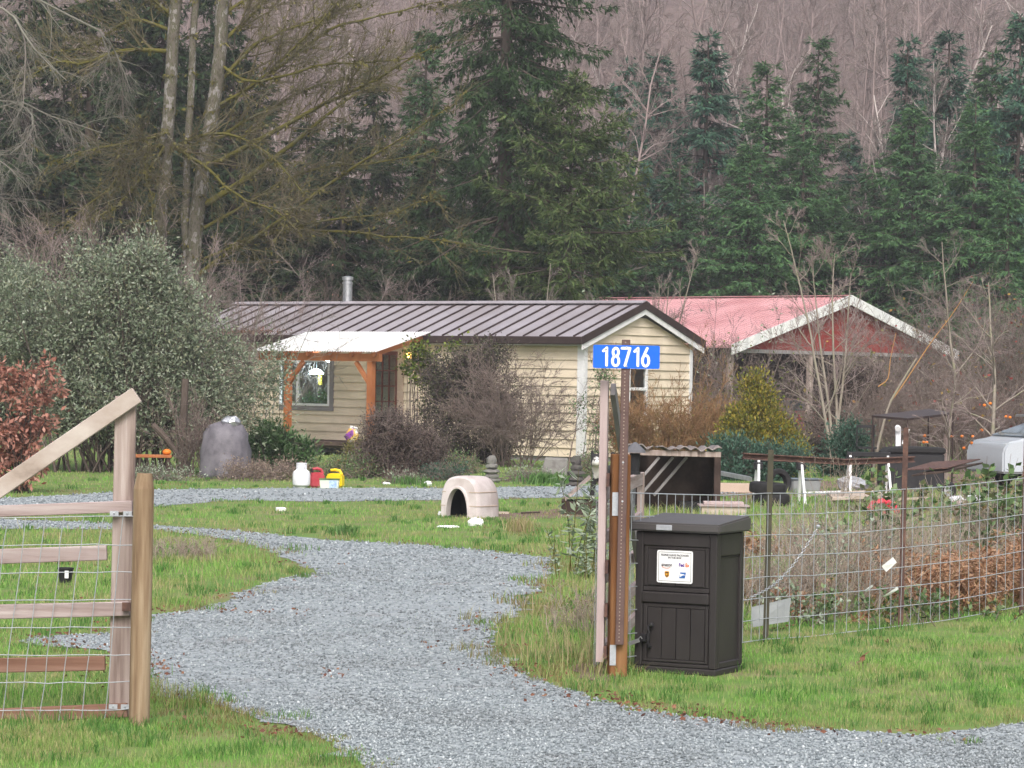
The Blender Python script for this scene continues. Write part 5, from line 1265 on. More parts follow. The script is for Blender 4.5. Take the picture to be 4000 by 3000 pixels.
# stone pagodas, slab, boulder
def pagoda(lab, px, py, ytop, seed):
    p = gnd(px, py); h = at(px, ytop, p.y).z; t = thing('stone_pagoda', lab, 'garden statue', p, .3, 'stone pagodas in the flower bed'); r_ = np.random.default_rng(seed)
    z = 0; n = 5; parts = [('base', .19, .16), ('body', .15, .2), ('body', .17, .16), ('body', .12, .2), ('finial', .10, .28)]
    for nm, r, f_ in parts:
        hh = h * f_; b = B(); b.lathe([(r * .85, z), (r, z + hh * .3), (r * .95, z + hh * .6), (r * .6, z + hh - .002)], 9); b.jitter(.008, r_); b.done(nm, MT['stone_dark'] if seed % 2 else MT['stone_grey'], t, smooth=True); z += hh
pagoda('grey stacked stone pagoda beneath the bare vine', 1920, 1885, 1780, 2)
pagoda('dark stacked stone pagoda at the edge of the gravel left of the dog', 2250, 1900, 1780, 3)
p = base(2160, 1872); s = 1 / sc(p.y); b = B(); b.prism([(-.27, 0, 0), (.30, 0, 0), (.30, .10, .40), (-.16, .10, .42)], (.0, .12, .02)); b.jitter(.012, np.random.default_rng(2)); o = b.done('stone_slab', MT['stone_grey'], None, bevel=.02); o.location = p; tag(o, 'grey stone slab leaning against the house corner bed', 'stone slab')
p = base(880, 1868); s = 1 / sc(p.y)
t = thing('covered_grill', 'lumpy grey fabric covered grill under the big shrub', 'covered grill', p, 0)
b = B(); b.lathe([(.52, 0), (.50, .1), (.47, .5), (.42, .8), (.33, 1.0), (.10, 1.07)], 26)
for v in b.bm.verts: v.co *= 1 + .04 * math.sin(math.atan2(v.co.y, v.co.x) * 7 + v.co.z * 4) + .03 * math.sin(math.atan2(v.co.y, v.co.x) * 13 - v.co.z * 9)
MT['tarp'] = pmat('tarp', [(.08, .075, .088), (.14, .13, .15), (.18, .17, .19)], scale=4, rough=.6)
b.jitter(.012, np.random.default_rng(12)); b.done('cover', MT['tarp'], t, smooth='all')
b = B(); b.ball((.1, -.05, 1.08), (.20, .17, .12), 14); b.jitter(.012, np.random.default_rng(3)); b.done('lid', MT['steel'], t)
p = base(600, 1870); s = 1 / sc(p.y); z = at(600, 1778, p.y).z
t = thing('garden_table', 'plain wooden garden table under the big silver leaved shrub', 'table', p, .1)
b = B(); b.b2(-.42, .33, 0, .5, z - .05, z); b.done('table_top', MT['cedar'], t, bevel=.006)
for x in (-.36, .27):
    for y in (.05, .45): b = B(); b.b2(x - .03, x + .03, y - .03, y + .03, 0, z - .051); b.done('leg', MT['wood_dark'], t)
MT['pumpkin'] = pmat('pumpkin', [(.62, .15, .015), (.72, .22, .03)], scale=6, rough=.5)
t2 = thing('pumpkin', 'small orange pumpkin sitting on the wooden garden table', 'pumpkin', p + Vector((.22, .2, z)), 0)
b = B(); b.ball((0, 0, .055), (.085, .085, .06), 24)
for v in b.bm.verts: v.co.xy *= 1 - .08 * abs(math.sin(math.atan2(v.co.y, v.co.x) * 5))
b.done('flesh', MT['pumpkin'], t2, smooth='all'); b = B(); b.cyl((0, 0, .105), (.01, 0, .145), .012, .008, n=6); b.done('stem', MT['moss'], t2)
p = base(640, 1868); t = thing('tree_trunk_prop', 'slanting bare trunk leaning behind the garden table', 'trunk', p + Vector((.25, 1.0, 0)), 0)
b = B(); b.tube([(.0, 0, 0), (-.02, 0, .8), (.02, .0, 1.9)], [.09, .08, .07], 8); b.tube([(0, 0, .3), (-.35, 0, .75), (-.6, 0, 1.0)], .06, 8); b.done('trunk', MT['bark_brown'], t, smooth=True)
# ------------------------------------------------------------------ vegetation builders
def conifer_mesh(seed, H, R, nb, start=.06, droop=.25, dens=14, leafL=.34, leafW=.13, gap=.0, top_r=.8, jag=.25):
    rng = np.random.default_rng(seed)
    zt_ = np.linspace(0, 1, 9); tr = np.stack([.05 * np.sin(zt_ * 5 + seed) * zt_ * H * .05, .04 * np.cos(zt_ * 4) * zt_, zt_ * H], 1)[None]
    Vt, Ft = tubes(tr, taper([H * .014], [.015], 9), 8)
    u = np.sort(rng.uniform(start, .995, nb) ** .9); h = u * H
    L = (R * (1 - u) ** top_r * rng.uniform(1 - jag, 1 + jag, nb) + .18)
    L *= np.where(rng.random(nb) < gap, .45, 1)
    a = rng.uniform(0, 2 * np.pi, nb); el = -.25 + .85 * u + rng.normal(0, .12, nb)
    d = np.stack([np.cos(a) * np.cos(el), np.sin(a) * np.cos(el), np.sin(el)], 1)
    p0 = np.stack([np.interp(u, zt_, tr[0, :, 0]), np.interp(u, zt_, tr[0, :, 1]), h], 1)
    pts = grow(rng, p0, d, L, 6, .06, -droop, .22)
    rad = taper(.012 + .012 * L, np.full(nb, .004), 6)
    Vb, Fb = tubes(pts, rad, 3)
    per = np.maximum(4, (L * dens).astype(int))
    sp, sd_, sr, pi, tt = spawn(rng, pts, rad, per, .12, 1.0, .85, .2, flat=.85)
    tl = (.30 * L[pi] * (1 - tt) + .22) * rng.uniform(.7, 1.2, len(pi))
    tw = grow(rng, sp, sd_ + np.array([0, 0, -.12]), tl, 3, .1, -droop * .6)
    # needle sprays: flat diamonds along each twig
    reps = 8; t_ = rng.uniform(0, 1.0, (len(tw), reps, 1)) * 2
    i0 = np.minimum(t_.astype(int), 1); f = t_ - i0
    ar = np.arange(len(tw))[:, None]
    q = tw[ar, i0[..., 0]] * (1 - f) + tw[ar, i0[..., 0] + 1] * f
    ax = nrm(tw[:, 2] - tw[:, 0])[:, None].repeat(reps, 1) * 1.5 + np.array([0, 0, -.38])
    Vl, Fl = leaves(rng, q.reshape(-1, 3), leafL, leafW, axis=ax.reshape(-1, 3), jit=.55, fold=.2, up=1)
    return (Vt, Ft), cat([(Vb, Fb)]), (Vl, Fl)
CONI = {}
def conifer(key, name, label, cat_, loc, mat, rz=0, sc_=1, group=None, **k):
    """the first of a key builds its meshes, the others share them"""
    t = thing(name, label, cat_, loc, rz, group); t.scale = (sc_,) * 3 if not hasattr(sc_, '__len__') else sc_
    if key not in CONI:
        tr, br, lf = conifer_mesh(**k); CONI[key] = (tr, br, lf, {})
    tr, br, lf, done = CONI[key]
    if mat in done:
        for ch in done[mat]:
            c = ch.copy(); COL.objects.link(c); c.parent = t
    else:
        V, Fq = cat([tr, br]); o1 = npmesh('trunk', V, [Fq], MT['bark_brown'], t); o2 = npmesh('crown', lf[0], [lf[1]], MT[mat], t); done[mat] = (o1, o2)
    return t
def bare_mesh(seed, H, r0, limbs=14, spread=.6, t0=.3, k1=7, k2=7, k3=6, wobble=.09, up=.10, llen=.42, stems=1, lean=0.0, sides=5, tw=.004, hang=0.0, leanx=0.0):
    rng = np.random.default_rng(seed)
    n = stems; d = np.stack([rng.normal(0, .22 if n > 1 else .03, n) + leanx, rng.normal(0, .22 if n > 1 else .03, n), np.ones(n)], 1)
    p0 = np.zeros((n, 3)); p0[:, :2] = rng.normal(0, r0 * (1.2 if n > 1 else 0), (n, 2))
    hs = H * rng.uniform(.75, 1, n) if n > 1 else np.array([H])
    tr = grow(rng, p0, d, hs, 10, wobble * .45, .03); rt = taper(np.full(n, r0), np.full(n, r0 * .12 + tw), 10)
    A = tubes(tr, rt, sides)
    p, dd, r, pi, t = spawn(rng, tr, rt, limbs, t0, .98, spread, .2)
    L1 = H * llen * (1.08 - t * .75) * rng.uniform(.6, 1.15, len(p)); R1 = np.maximum(r * .5, tw)
    b1 = grow(rng, p, dd, L1, 7, wobble, up, -hang); r1 = taper(R1, np.full(len(p), tw), 7); Bm = tubes(b1, r1, 4)
    p, dd, r, pi, t = spawn(rng, b1, r1, k1, .15, 1, .6, .2)
    L2 = L1[pi] * .48 * (1.1 - t * .6) * rng.uniform(.6, 1.2, len(p)); b2 = grow(rng, p, dd, L2, 5, wobble * 1.2, up, -hang); r2 = taper(np.maximum(r * .55, tw), np.full(len(p), tw * .8), 5); C = tubes(b2, r2, 3)
    parts = [C]
    if k2:
        p, dd, r, pi, t = spawn(rng, b2, r2, k2, .1, 1, .6, .25)
        L3 = L2[pi] * .5 * rng.uniform(.5, 1.2, len(p)); b3 = grow(rng, p, dd, L3, 4, wobble * 1.3, up * .7, -hang); r3 = taper(np.maximum(r * .6, tw * .8), np.full(len(p), tw * .55), 4); parts.append(tubes(b3, r3, 3))
        if k3:
            p, dd, r, pi, t = spawn(rng, b3, r3, k3, .1, 1, .6, .25)
            b4 = grow(rng, p, dd, L3[pi] * .55 * rng.uniform(.5, 1.2, len(p)), 3, wobble * 1.4, up * .5, -hang); parts.append(tubes(b4, taper(np.full(len(p), tw * .6), np.full(len(p), tw * .4), 3), 3))
    return cat([A, Bm]), cat(parts)
def bare_tree(name, label, cat_, loc, m1, m2, group=None, rz=0, **k):
    t = thing(name, label, cat_, loc, rz, group); A, C = bare_mesh(**k)
    npmesh('trunk', A[0], [A[1]], MT[m1], t); npmesh('crown', C[0], [C[1]], MT[m2], t); return t
def blob_pts(rng, blobs, n, shell=.5):
    """points spread through a union of ellipsoids (cx,cy,cz,rx,ry,rz)"""
    bl = np.array(blobs, float); w_ = bl[:, 3] * bl[:, 4] * bl[:, 5]; i = rng.choice(len(bl), n, p=w_ / w_.sum())
    d = nrm(rng.normal(0, 1, (n, 3))); r = rng.random(n)[:, None] ** (1 / 3 * (1 - shell) + .12 * shell)
    return bl[i, :3] + d * r * bl[i, 3:]
def shrub(name, label, cat_, loc, blobs, leafmat, nl=20000, cl=300, L=.06, W=.025, stems=30, stemmat='bark_brown', sr=.012, csd=.13, shell=.5, seed=1, group=None, upb=.3, twig=3, zmin=.03, stem_w=.25, crown='foliage', rz=0, base_r=.2, order='foliage', tipsize=.006):
    t = thing(name, label, cat_, loc, rz, group); rng = np.random.default_rng(seed)
    c = blob_pts(rng, blobs, cl, shell); c[:, 2] = np.maximum(c[:, 2], zmin)
    # stems from the foot to a share of the clumps, twigs inside each clump
    parts = []
    if stems:
        k = min(stems, cl); tg = c[rng.choice(cl, k, replace=False)]; s0 = np.stack([rng.normal(0, base_r, k), rng.normal(0, base_r, k), np.zeros(k)], 1)
        s0[:, 0] += tg[:, 0] * stem_w; s0[:, 1] += tg[:, 1] * stem_w
        f = np.linspace(0, 1, 7)[None, :, None]; mid = s0 * .55 + tg * .45; mid[:, 2] = np.maximum(mid[:, 2], tg[:, 2] * .6)
        pts = (1 - f) ** 2 * s0[:, None] + 2 * f * (1 - f) * mid[:, None] + f ** 2 * tg[:, None] + rng.normal(0, .02, (k, 7, 3)); pts[:, 0, 2] = -.02
        parts.append(tubes(pts, taper(sr * rng.uniform(.6, 1.6, k), np.full(k, tipsize), 7), 4))
    if twig:
        q = np.repeat(c, twig, 0); tw = grow(rng, q - rng.normal(0, csd * .5, q.shape), nrm(rng.normal(0, 1, q.shape) + [0, 0, upb]), csd * 2.2, 4, .2); parts.append(tubes(tw, taper(np.full(len(q), tipsize * .8), np.full(len(q), tipsize * .5), 4), 3))
    if parts:
        V, Fq = cat(parts); npmesh('stems', V, [Fq], MT[stemmat], t)
    if nl:
        ci = rng.integers(0, cl, nl); sz = rng.uniform(.6, 1.4, cl)[ci]
        off = rng.normal(0, 1, (nl, 3)) * csd * sz[:, None]; pos = c[ci] + off; pos[:, 2] = np.maximum(pos[:, 2], .01)
        V, Fq = leaves(rng, pos, L, W, axis=nrm(off) * .8 + [0, 0, upb], jit=.7, up=.6); npmesh(crown, V, [Fq], MT[leafmat], t)
    return t
def twig_shrub(name, label, cat_, loc, m, n=40, H=1.5, spread=.5, k=(6, 6, 4), r=.010, seed=1, base=(.3, .2), wobble=.12, hang=.0, tw=.0045, leafmat=None, nl=0, L=.05, W=.03, group=None, up=.06, tl=.35):
    t = thing(name, label, cat_, loc, 0, group); rng = np.random.default_rng(seed)
    p0 = np.stack([rng.uniform(-base[0], base[0], n), rng.uniform(-base[1], base[1], n), np.zeros(n) - .02], 1)
    d = np.stack([rng.normal(0, spread, n) + p0[:, 0] * .5, rng.normal(0, spread, n), np.ones(n)], 1)
    b = grow(rng, p0, d, H * rng.uniform(.5, 1.1, n), 7, wobble, up, -hang); rr = taper(r * rng.uniform(.6, 1.2, n), np.full(n, tw), 7); parts = [tubes(b, rr, 4)]; allp = [b.reshape(-1, 3)]
    Lc = H * tl
    for kk in k:
        p, dd, r_, pi, tt = spawn(rng, b, rr, kk, .2, 1, .6, .25); b = grow(rng, p, dd, Lc * rng.uniform(.4, 1.2, len(p)), 4, wobble * 1.3, up * .6, -hang); rr = taper(np.maximum(r_ * .6, tw * .8), np.full(len(p), tw * .6), 4); parts.append(tubes(b, rr, 3)); Lc *= .5; allp.append(b.reshape(-1, 3))
    V, Fq = cat(parts); V[:, 2] = np.maximum(V[:, 2], -.03); npmesh('branches', V, [Fq], MT[m], t)
    if nl:
        ap = np.concatenate(allp); q = ap[rng.integers(0, len(ap), nl)] + rng.normal(0, .03, (nl, 3)); V, Fq = leaves(rng, q, L, W, up=.6); npmesh('foliage', V, [Fq], MT[leafmat], t)
    return t

# ------------------------------------------------------------------ hillside wood
rng = np.random.default_rng(77)
def merge_forest(name, label, protos, spots, mats):
    for which in (0, 1):
        parts = []
        for (x, y, s_, a, k) in spots:
            V, Fq = protos[k][which]; c, sn = math.cos(a), math.sin(a)
            W2 = np.stack([V[:, 0] * c - V[:, 1] * sn, V[:, 0] * sn + V[:, 1] * c, V[:, 2]], 1) * s_ + [x, y, float(hill_z(x, y)) - .1]
            parts.append((W2.astype(np.float32), Fq))
        V, Fq = cat(parts)
        o = npmesh(name if which == 0 else name, V, [Fq], MT[mats[which]])
        tag(o, label if which == 0 else label.replace('trunks', 'fine twigs'), kind='stuff')
protos = [bare_mesh(900 + i, 15, .13, limbs=24, spread=.85, t0=.25, k1=7, k2=5, k3=0, up=.05, llen=.27, sides=4, tw=.010, wobble=.16) for i in range(5)]
spots = []
for i in range(420):
    y = rng.uniform(118, 250); hw_ = y * .21; spots.append((rng.uniform(-hw_, hw_), y, rng.uniform(.6, 1.25), rng.uniform(0, 6.28), int(rng.integers(5))))
merge_forest('bare_wood', 'pale pinkish trunks of the leafless wood on the hillside', protos, spots, ('bark_pinkpale', 'twig_pink'))
# brush layer covering the slope
Pq = np.stack([rng.uniform(-50, 50, 5200), rng.uniform(113, 230, 5200)], 1); Pq = Pq[np.abs(Pq[:, 0]) < Pq[:, 1] * .21]
n = len(Pq); p0 = np.stack([Pq[:, 0], Pq[:, 1], hill_z(Pq[:, 0], Pq[:, 1]) - .1], 1)
b_ = grow(rng, p0, np.stack([rng.normal(0, .6, n), rng.normal(0, .6, n), np.ones(n)], 1), rng.uniform(1.0, 3.2, n), 5, .22, .02); r_ = taper(np.full(n, .022), np.full(n, .012), 5)
p, dd, rr, pi, tt = spawn(rng, b_, r_, 6, .15, 1, .6, .25); b3 = grow(rng, p, dd, rng.uniform(.5, 1.6, len(p)), 3, .15, .05)
V, Fq = cat([tubes(b_, r_, 3), tubes(b3, taper(np.full(len(p), .012), np.full(len(p), .008), 3), 3)])
tag(npmesh('hillside_brush', V, [Fq], MT['twig_pink']), 'dense pinkish brown leafless brush over the hillside', kind='stuff')
# pale trunks one can tell apart on the slope
alder = [(2290, 'slender pale leafless tree on the slope just right of the tall fir', 130, 14), (2620, 'pale leafless tree on the slope above the pink roof', 138, 15), (2790, 'forked pale leafless tree behind the thin blue green conifer', 132, 15), (3075, 'whitish leafless trunk on the slope above the barn ridge', 128, 15),
         (3200, 'leafless tree with steeply slanting pale limbs above the barn gable', 126, 16), (3380, 'brown leafless tree in the gap between the two groups of conifers', 122, 13), (3560, 'thin pale leafless tree behind the broad right conifers', 135, 15), (3720, 'tall pale leafless pair of stems near the upper right corner', 124, 16), (3890, 'pale leafless tree at the right edge of the slope', 128, 16), (1500, 'pale leafless tree showing through the moss covered branches', 126, 15), (1210, 'pale leafless tree left of centre on the far slope', 130, 14)]
for i, (px, lab, D, H) in enumerate(alder):
    q = gy(px, D); q.z = float(hill_z(q.x, q.y)) - .1
    bare_tree('leafless_tree', lab, 'tree', q, 'bark_pale', 'twig_pink', group='pale leafless trees on the hillside', seed=300 + i, H=H, r0=.15, limbs=22, spread=.65, t0=.22, k1=7, k2=6, k3=0, up=.09, llen=.33, tw=.012, wobble=.12, stems=2 if i % 3 == 1 else 1)
# ------------------------------------------------------------------ conifers
def ctop(px, ytop, D): return at(px, ytop, D).z
A_ = dict(seed=11, H=12, R=3.1, nb=260, droop=.26, dens=13, leafL=.19, leafW=.05, gap=.2, jag=.45, top_r=1.0)
B_ = dict(seed=12, H=12, R=2.8, nb=240, droop=.34, dens=13, leafL=.20, leafW=.05, gap=.25, jag=.5, start=.03, top_r=1.05)
C_ = dict(seed=13, H=12, R=3.7, nb=300, droop=.30, dens=12, leafL=.20, leafW=.055, gap=.2, jag=.4, start=.02, top_r=.85)
E_ = dict(seed=14, H=12, R=2.1, nb=220, droop=.22, dens=14, leafL=.18, leafW=.048, gap=.25, jag=.5, top_r=.95)
row = [  # px, ytop, D, proto, material, width factor, label
    (2430, 250, 112, 'A', 'fir_blue', .95, 'thin topped blue green conifer right of the tall fir'),
    (2545, 215, 118, 'E', 'fir_blue', 1.2, 'narrow blue green conifer with a sparse top behind the barn ridge end'),
    (2740, 130, 112, 'B', 'fir_blue', 1.25, 'tall blue green conifer above the middle of the pink roof'),
    (2980, 250, 108, 'E', 'fir_light', 1.25, 'narrow mid green conifer left of the bare gap above the barn'),
    (2920, 560, 103, 'C', 'fir_light', .95, 'lower bright green conifer directly over the pink roof'),
    (3175, 150, 112, 'E', 'fir', 1.2, 'slim conifer touching the bare gap above the barn gable'),
    (3120, 480, 106, 'A', 'fir_light', 1.0, 'bushy mid green conifer behind the barn gable peak'),
    (3520, 150, 112, 'B', 'fir_blue', 1.1, 'tall blue green conifer right of the bare gap'),
    (3690, 130, 115, 'E', 'fir_blue', 1.35, 'dark thin topped conifer beside the pale pair of stems'),
    (3560, 420, 106, 'C', 'fir_light', 1.0, 'broad green conifer with drooping sprays above the barn right eave'),
    (3400, 620, 108, 'A', 'fir', .9, 'short dark conifer in the bare gap above the barn'),
    (3790, 400, 108, 'A', 'fir_light', 1.05, 'yellowish green conifer right of the barn'),
    (3960, 60, 110, 'C', 'fir_blue', 1.0, 'large blue green conifer at the upper right corner'),
    (3930, 700, 103, 'B', 'fir_light', .9, 'low green conifer at the right edge below the large blue one'),
    (3680, 800, 102, 'C', 'fir', .9, 'low dense conifer behind the right end of the barn roof'),
    (2640, 640, 104, 'A', 'fir', 1.0, 'low dark conifer behind the left end of the pink roof'),
    (2330, 640, 103, 'C', 'fir', 1.0, 'broad dark conifer filling in right of the tall fir foot'),
    (4080, 350, 112, 'B', 'fir_blue', 1.1, 'conifer partly cut by the right edge of the view')]
row += [(2660, 420, 122, 'C', 'fir_blue', 1.0, 'broad dark conifer behind the tall blue green one over the pink roof'), (2860, 330, 124, 'A', 'fir_blue', 1.1, 'shadowy conifer in the second rank above the pink roof'),
    (2480, 520, 120, 'A', 'fir', 1.0, 'dark conifer filling the space right of the spreading fir'), (3300, 520, 116, 'B', 'fir_blue', .9, 'dim conifer in the second rank behind the bare gap'), (3620, 300, 122, 'A', 'fir', 1.1, 'dark conifer in the second rank behind the broad right conifer'),
    (3860, 200, 120, 'B', 'fir', 1.15, 'dark conifer in the second rank near the right edge'), (3060, 620, 112, 'C', 'fir', 1.0, 'low dark conifer behind the middle of the barn ridge'), (3250, 760, 110, 'C', 'fir_light', .85, 'low mid green conifer behind the barn gable peak'), (3480, 760, 108, 'C', 'fir', 1.0, 'low dark conifer behind the right barn eave')]
PR = {'A': A_, 'B': B_, 'C': C_, 'E': E_}
for i, (px, yt, D, k, m, wf, lab) in enumerate(row):
    D += 14 if px < 3760 else 6
    q = gy(px, D); q.z = float(hill_z(q.x, q.y)) - .05; h = ctop(px, yt, D) - q.z; s = h / 12
    conifer(k, 'conifer', lab, 'conifer', q, m, rz=i * 1.3, sc_=(wf * 1.28, wf * 1.28, s), group='conifers behind the barn', **PR[k])
# the tall fir in the middle
q = gy(1960, 96)
conifer('fir', 'tall_fir', 'tallest dark fir with bare limbs low down in the centre of the view', 'conifer', q, 'fir_dark', seed=21, H=26, R=3.7, nb=330, start=.22, droop=.34, dens=14, leafL=.20, leafW=.055, gap=.22, jag=.5, top_r=.55)
q = gy(2215, 94)
conifer('fir2', 'spreading_fir', 'olive green fir with long spreading branches right of the tallest fir', 'conifer', q, 'fir_olive', seed=22, H=11.5, R=4.3, nb=190, start=.05, droop=.18, dens=14, leafL=.20, leafW=.055, gap=.25, jag=.55, top_r=.55)
for i, (px, yt, D, k, m, wf, lab) in enumerate([(1840, 420, 108, 'C', 'fir_dark', 1.0, 'dark conifer directly behind the bare lower trunk of the tallest fir'), (2080, 300, 112, 'A', 'fir', 1.2, 'dark conifer between the tallest fir and the spreading one'), (1000, 300, 107, 'A', 'cedar_leaf', 1.3, 'shadowy cedar right of the mossy trunks behind the sweeping limbs'), (1330, 480, 103, 'B', 'cedar_leaf', 1.4, 'shadowy cedar above the porch behind the mossy limbs'), (800, -200, 109, 'A', 'cedar_leaf', 1.3, 'tall dark cedar in the second rank between the mossy trunks'), (230, 150, 109, 'A', 'cedar_leaf', 1.4, 'dark cedar in the second rank left of the mossy trunks'), (500, -100, 110, 'C', 'cedar_leaf', 1.1, 'tall dark cedar in the second rank behind the left mossy trunk'), (1690, 560, 101, 'C', 'cedar_leaf', 1.1, 'dark olive conifer below the moss covered branches left of the tall fir'), (1440, 250, 108, 'A', 'cedar_leaf', 1.2, 'dark conifer behind the moss covered branches above the stove pipe'),
        (1180, 480, 104, 'C', 'cedar_leaf', 1.1, 'dark cedar behind the mossy tree right of its trunks'), (900, 120, 105, 'B', 'cedar_leaf', 1.5, 'dark drooping cedar directly behind the mossy trunks'), (620, -250, 104, 'C', 'cedar_leaf', 1.25, 'tall dark cedar behind the left mossy trunk'),
        (330, -350, 103, 'B', 'cedar_leaf', 1.9, 'tall dark cedar left of the mossy trunks'), (90, -200, 106, 'C', 'cedar_leaf', 1.25, 'dark cedar behind the lichen covered branches'), (-140, -300, 102, 'B', 'cedar_leaf', 1.8, 'dark cedar cut by the left edge of the view'), (460, 350, 100, 'A', 'cedar_leaf', 1.2, 'lower dark cedar between the mossy trunks and the left edge'), (1640, 120, 112, 'E', 'fir', 1.4, 'conifer half hidden by branches close left of the tallest fir'), (760, 500, 99, 'A', 'cedar_leaf', 1.2, 'lower dark cedar in front of the pair of mossy trunks')]):
    q = gy(px, D); h = ctop(px, yt, D); s = h / 12
    conifer(k, 'cedar', lab, 'conifer', q, m, rz=i * 1.7 + .4, sc_=(wf, wf, s), group='dark cedars on the left', **PR[k])

# ------------------------------------------------------------------ moss covered maple
MD = 86.0
mb = gy(700, MD); mp_ = thing('mossy_maple', 'large leafless maple with mossy limbs sweeping over the house', 'tree', mb)
rng = np.random.default_rng(101)
def pl(pts, D=MD, n=10, dz=0):
    w_ = [at(x, y, D + (dz * i / max(1, len(pts) - 1))) - mb for i, (x, y) in enumerate(pts)]
    w_ = np.array([tuple(v) for v in w_]); t = np.linspace(0, 1, len(w_)); T = np.linspace(0, 1, n)
    o = np.stack([np.interp(T, t, w_[:, k]) for k in range(3)], 1)
    o[1:-1] = o[1:-1] * .6 + .2 * (o[:-2] + o[2:]); return o
trunks = [([(575, 1760), (590, 1350), (610, 1000), (645, 700), (668, 300), (690, -150)], .24, .17), ([(735, 1760), (745, 1350), (752, 1000), (795, 650), (850, 330), (880, -150)], .26, .19), ([(745, 1760), (735, 1200), (725, 800), (745, 400), (770, -150)], .13, .10)]
Vt = cat([tubes(pl(p_, n=16)[None] + rng.normal(0, .02, (1, 16, 3)), taper([a], [c], 16), 12) for p_, a, c in trunks])
npmesh('trunk', Vt[0], [Vt[1]], MT['bark_grey'], mp_, smooth=True)
limbs = [([(840, 640), (1000, 550), (1240, 420), (1385, 350), (1540, 277), (1705, 180)], .085, -3), ([(800, 800), (1000, 675), (1180, 536), (1270, 458), (1385, 368), (1480, 330)], .10, 2), ([(770, 1080), (880, 990), (1000, 928), (1120, 844), (1290, 717), (1420, 627), (1525, 578), (1750, 420)], .085, -4),
         ([(800, 1010), (1000, 928), (1180, 880), (1390, 845), (1540, 838), (1720, 770)], .05, -5), ([(900, 960), (1040, 905), (1240, 898), (1420, 904), (1515, 930), (1660, 935), (1815, 958)], .05, -6), ([(850, 330), (1000, 162), (1060, 145), (1260, 60), (1400, 10)], .07, 0), ([(860, 420), (1140, 229), (1205, 168), (1300, 102), (1434, 72), (1573, 42), (1723, 6)], .075, 3),
         ([(700, 570), (723, 555), (814, 518), (904, 518), (1000, 560), (1100, 640), (1180, 760)], .06, -3), ([(680, 560), (700, 585), (814, 657), (904, 760), (1000, 790), (1120, 860)], .065, -4), ([(660, 500), (633, 530), (482, 560), (300, 600), (200, 640)], .05, -3), ([(640, 560), (570, 580), (480, 650), (430, 740), (340, 800), (230, 900)], .05, -3),
         ([(650, 560), (600, 640), (500, 760), (420, 830), (290, 890)], .045, -4), ([(660, 560), (560, 590), (565, 650), (570, 720), (600, 860)], .04, -3), ([(650, 200), (480, 190), (330, 250), (200, 240), (60, 340)], .07, -2), ([(670, 120), (520, 60), (400, 150), (300, 200), (150, 210)], .06, 3), ([(860, 250), (960, 330), (1100, 300), (1290, 240), (1450, 250), (1640, 215)], .05, -4),
         ([(820, 560), (960, 470), (1100, 400), (1230, 330), (1320, 300), (1560, 330)], .06, 4), ([(780, 900), (960, 800), (1130, 690), (1300, 640), (1500, 640), (1700, 590)], .055, 4), ([(850, 180), (980, 60), (1100, -60)], .07, 1), ([(870, 60), (1000, -30), (1250, -100)], .06, 2), ([(690, 80), (560, -40), (400, -60)], .06, 1), ([(840, 420), (1000, 330), (1150, 190), (1260, 80), (1380, -60)], .06, -2)]
lp = np.stack([pl(p_, n=12, dz=dz) + rng.normal(0, .035, (12, 3)) * np.linspace(0, 1, 12)[:, None] for p_, r, dz in limbs]); lr = taper([l[1] for l in limbs], [.015] * len(limbs), 12)
V1 = tubes(lp, lr, 7); npmesh('limbs', V1[0], [V1[1]], MT['moss'], mp_, smooth=True)
p, d, r, pi, t = spawn(rng, lp, lr, 24, .05, 1, .66, .22)
s1 = grow(rng, p, d + [.10, 0, .05], rng.uniform(.7, 2.3, len(p)) * (1.15 - .5 * t), 7, .11, .05, .04); r1 = taper(np.clip(r * .45, .010, .03), np.full(len(p), .006), 7)
p, d, r, pi2, t = spawn(rng, s1, r1, 7, .1, 1, .55, .2); s2 = grow(rng, p, d + [.06, 0, .04], rng.uniform(.3, 1.1, len(p)), 5, .12, .04); r2 = taper(np.clip(r * .6, .006, .014), np.full(len(p), .0045), 5)
p, d, r, pi3, t = spawn(rng, s2, r2, 3, .1, 1, .5, .2); s3 = grow(rng, p, d, rng.uniform(.15, .5, len(p)), 3, .1, .03)
ap = np.concatenate([s1.reshape(-1, 3)[rng.integers(0, s1.shape[0] * 7, 5000)], lp.reshape(-1, 3)[rng.integers(0, lp.shape[0] * 12, 3500)], Vt[0][rng.integers(0, len(Vt[0]), 1600)]]); Vm, Fm = leaves(rng, ap + rng.normal(0, .04, ap.shape), .13, .06, axis=np.array([0, 0, -.7])[None], jit=.7); npmesh('moss', Vm, [Fm], MT['moss_leaf'], mp_)
V, Fq = cat([tubes(s1, r1, 4), tubes(s2, r2, 3), tubes(s3, taper(np.full(len(p), .0045), np.full(len(p), .003), 3), 3)])
npmesh('crown', V, [Fq], MT['twig_olive'], mp_)
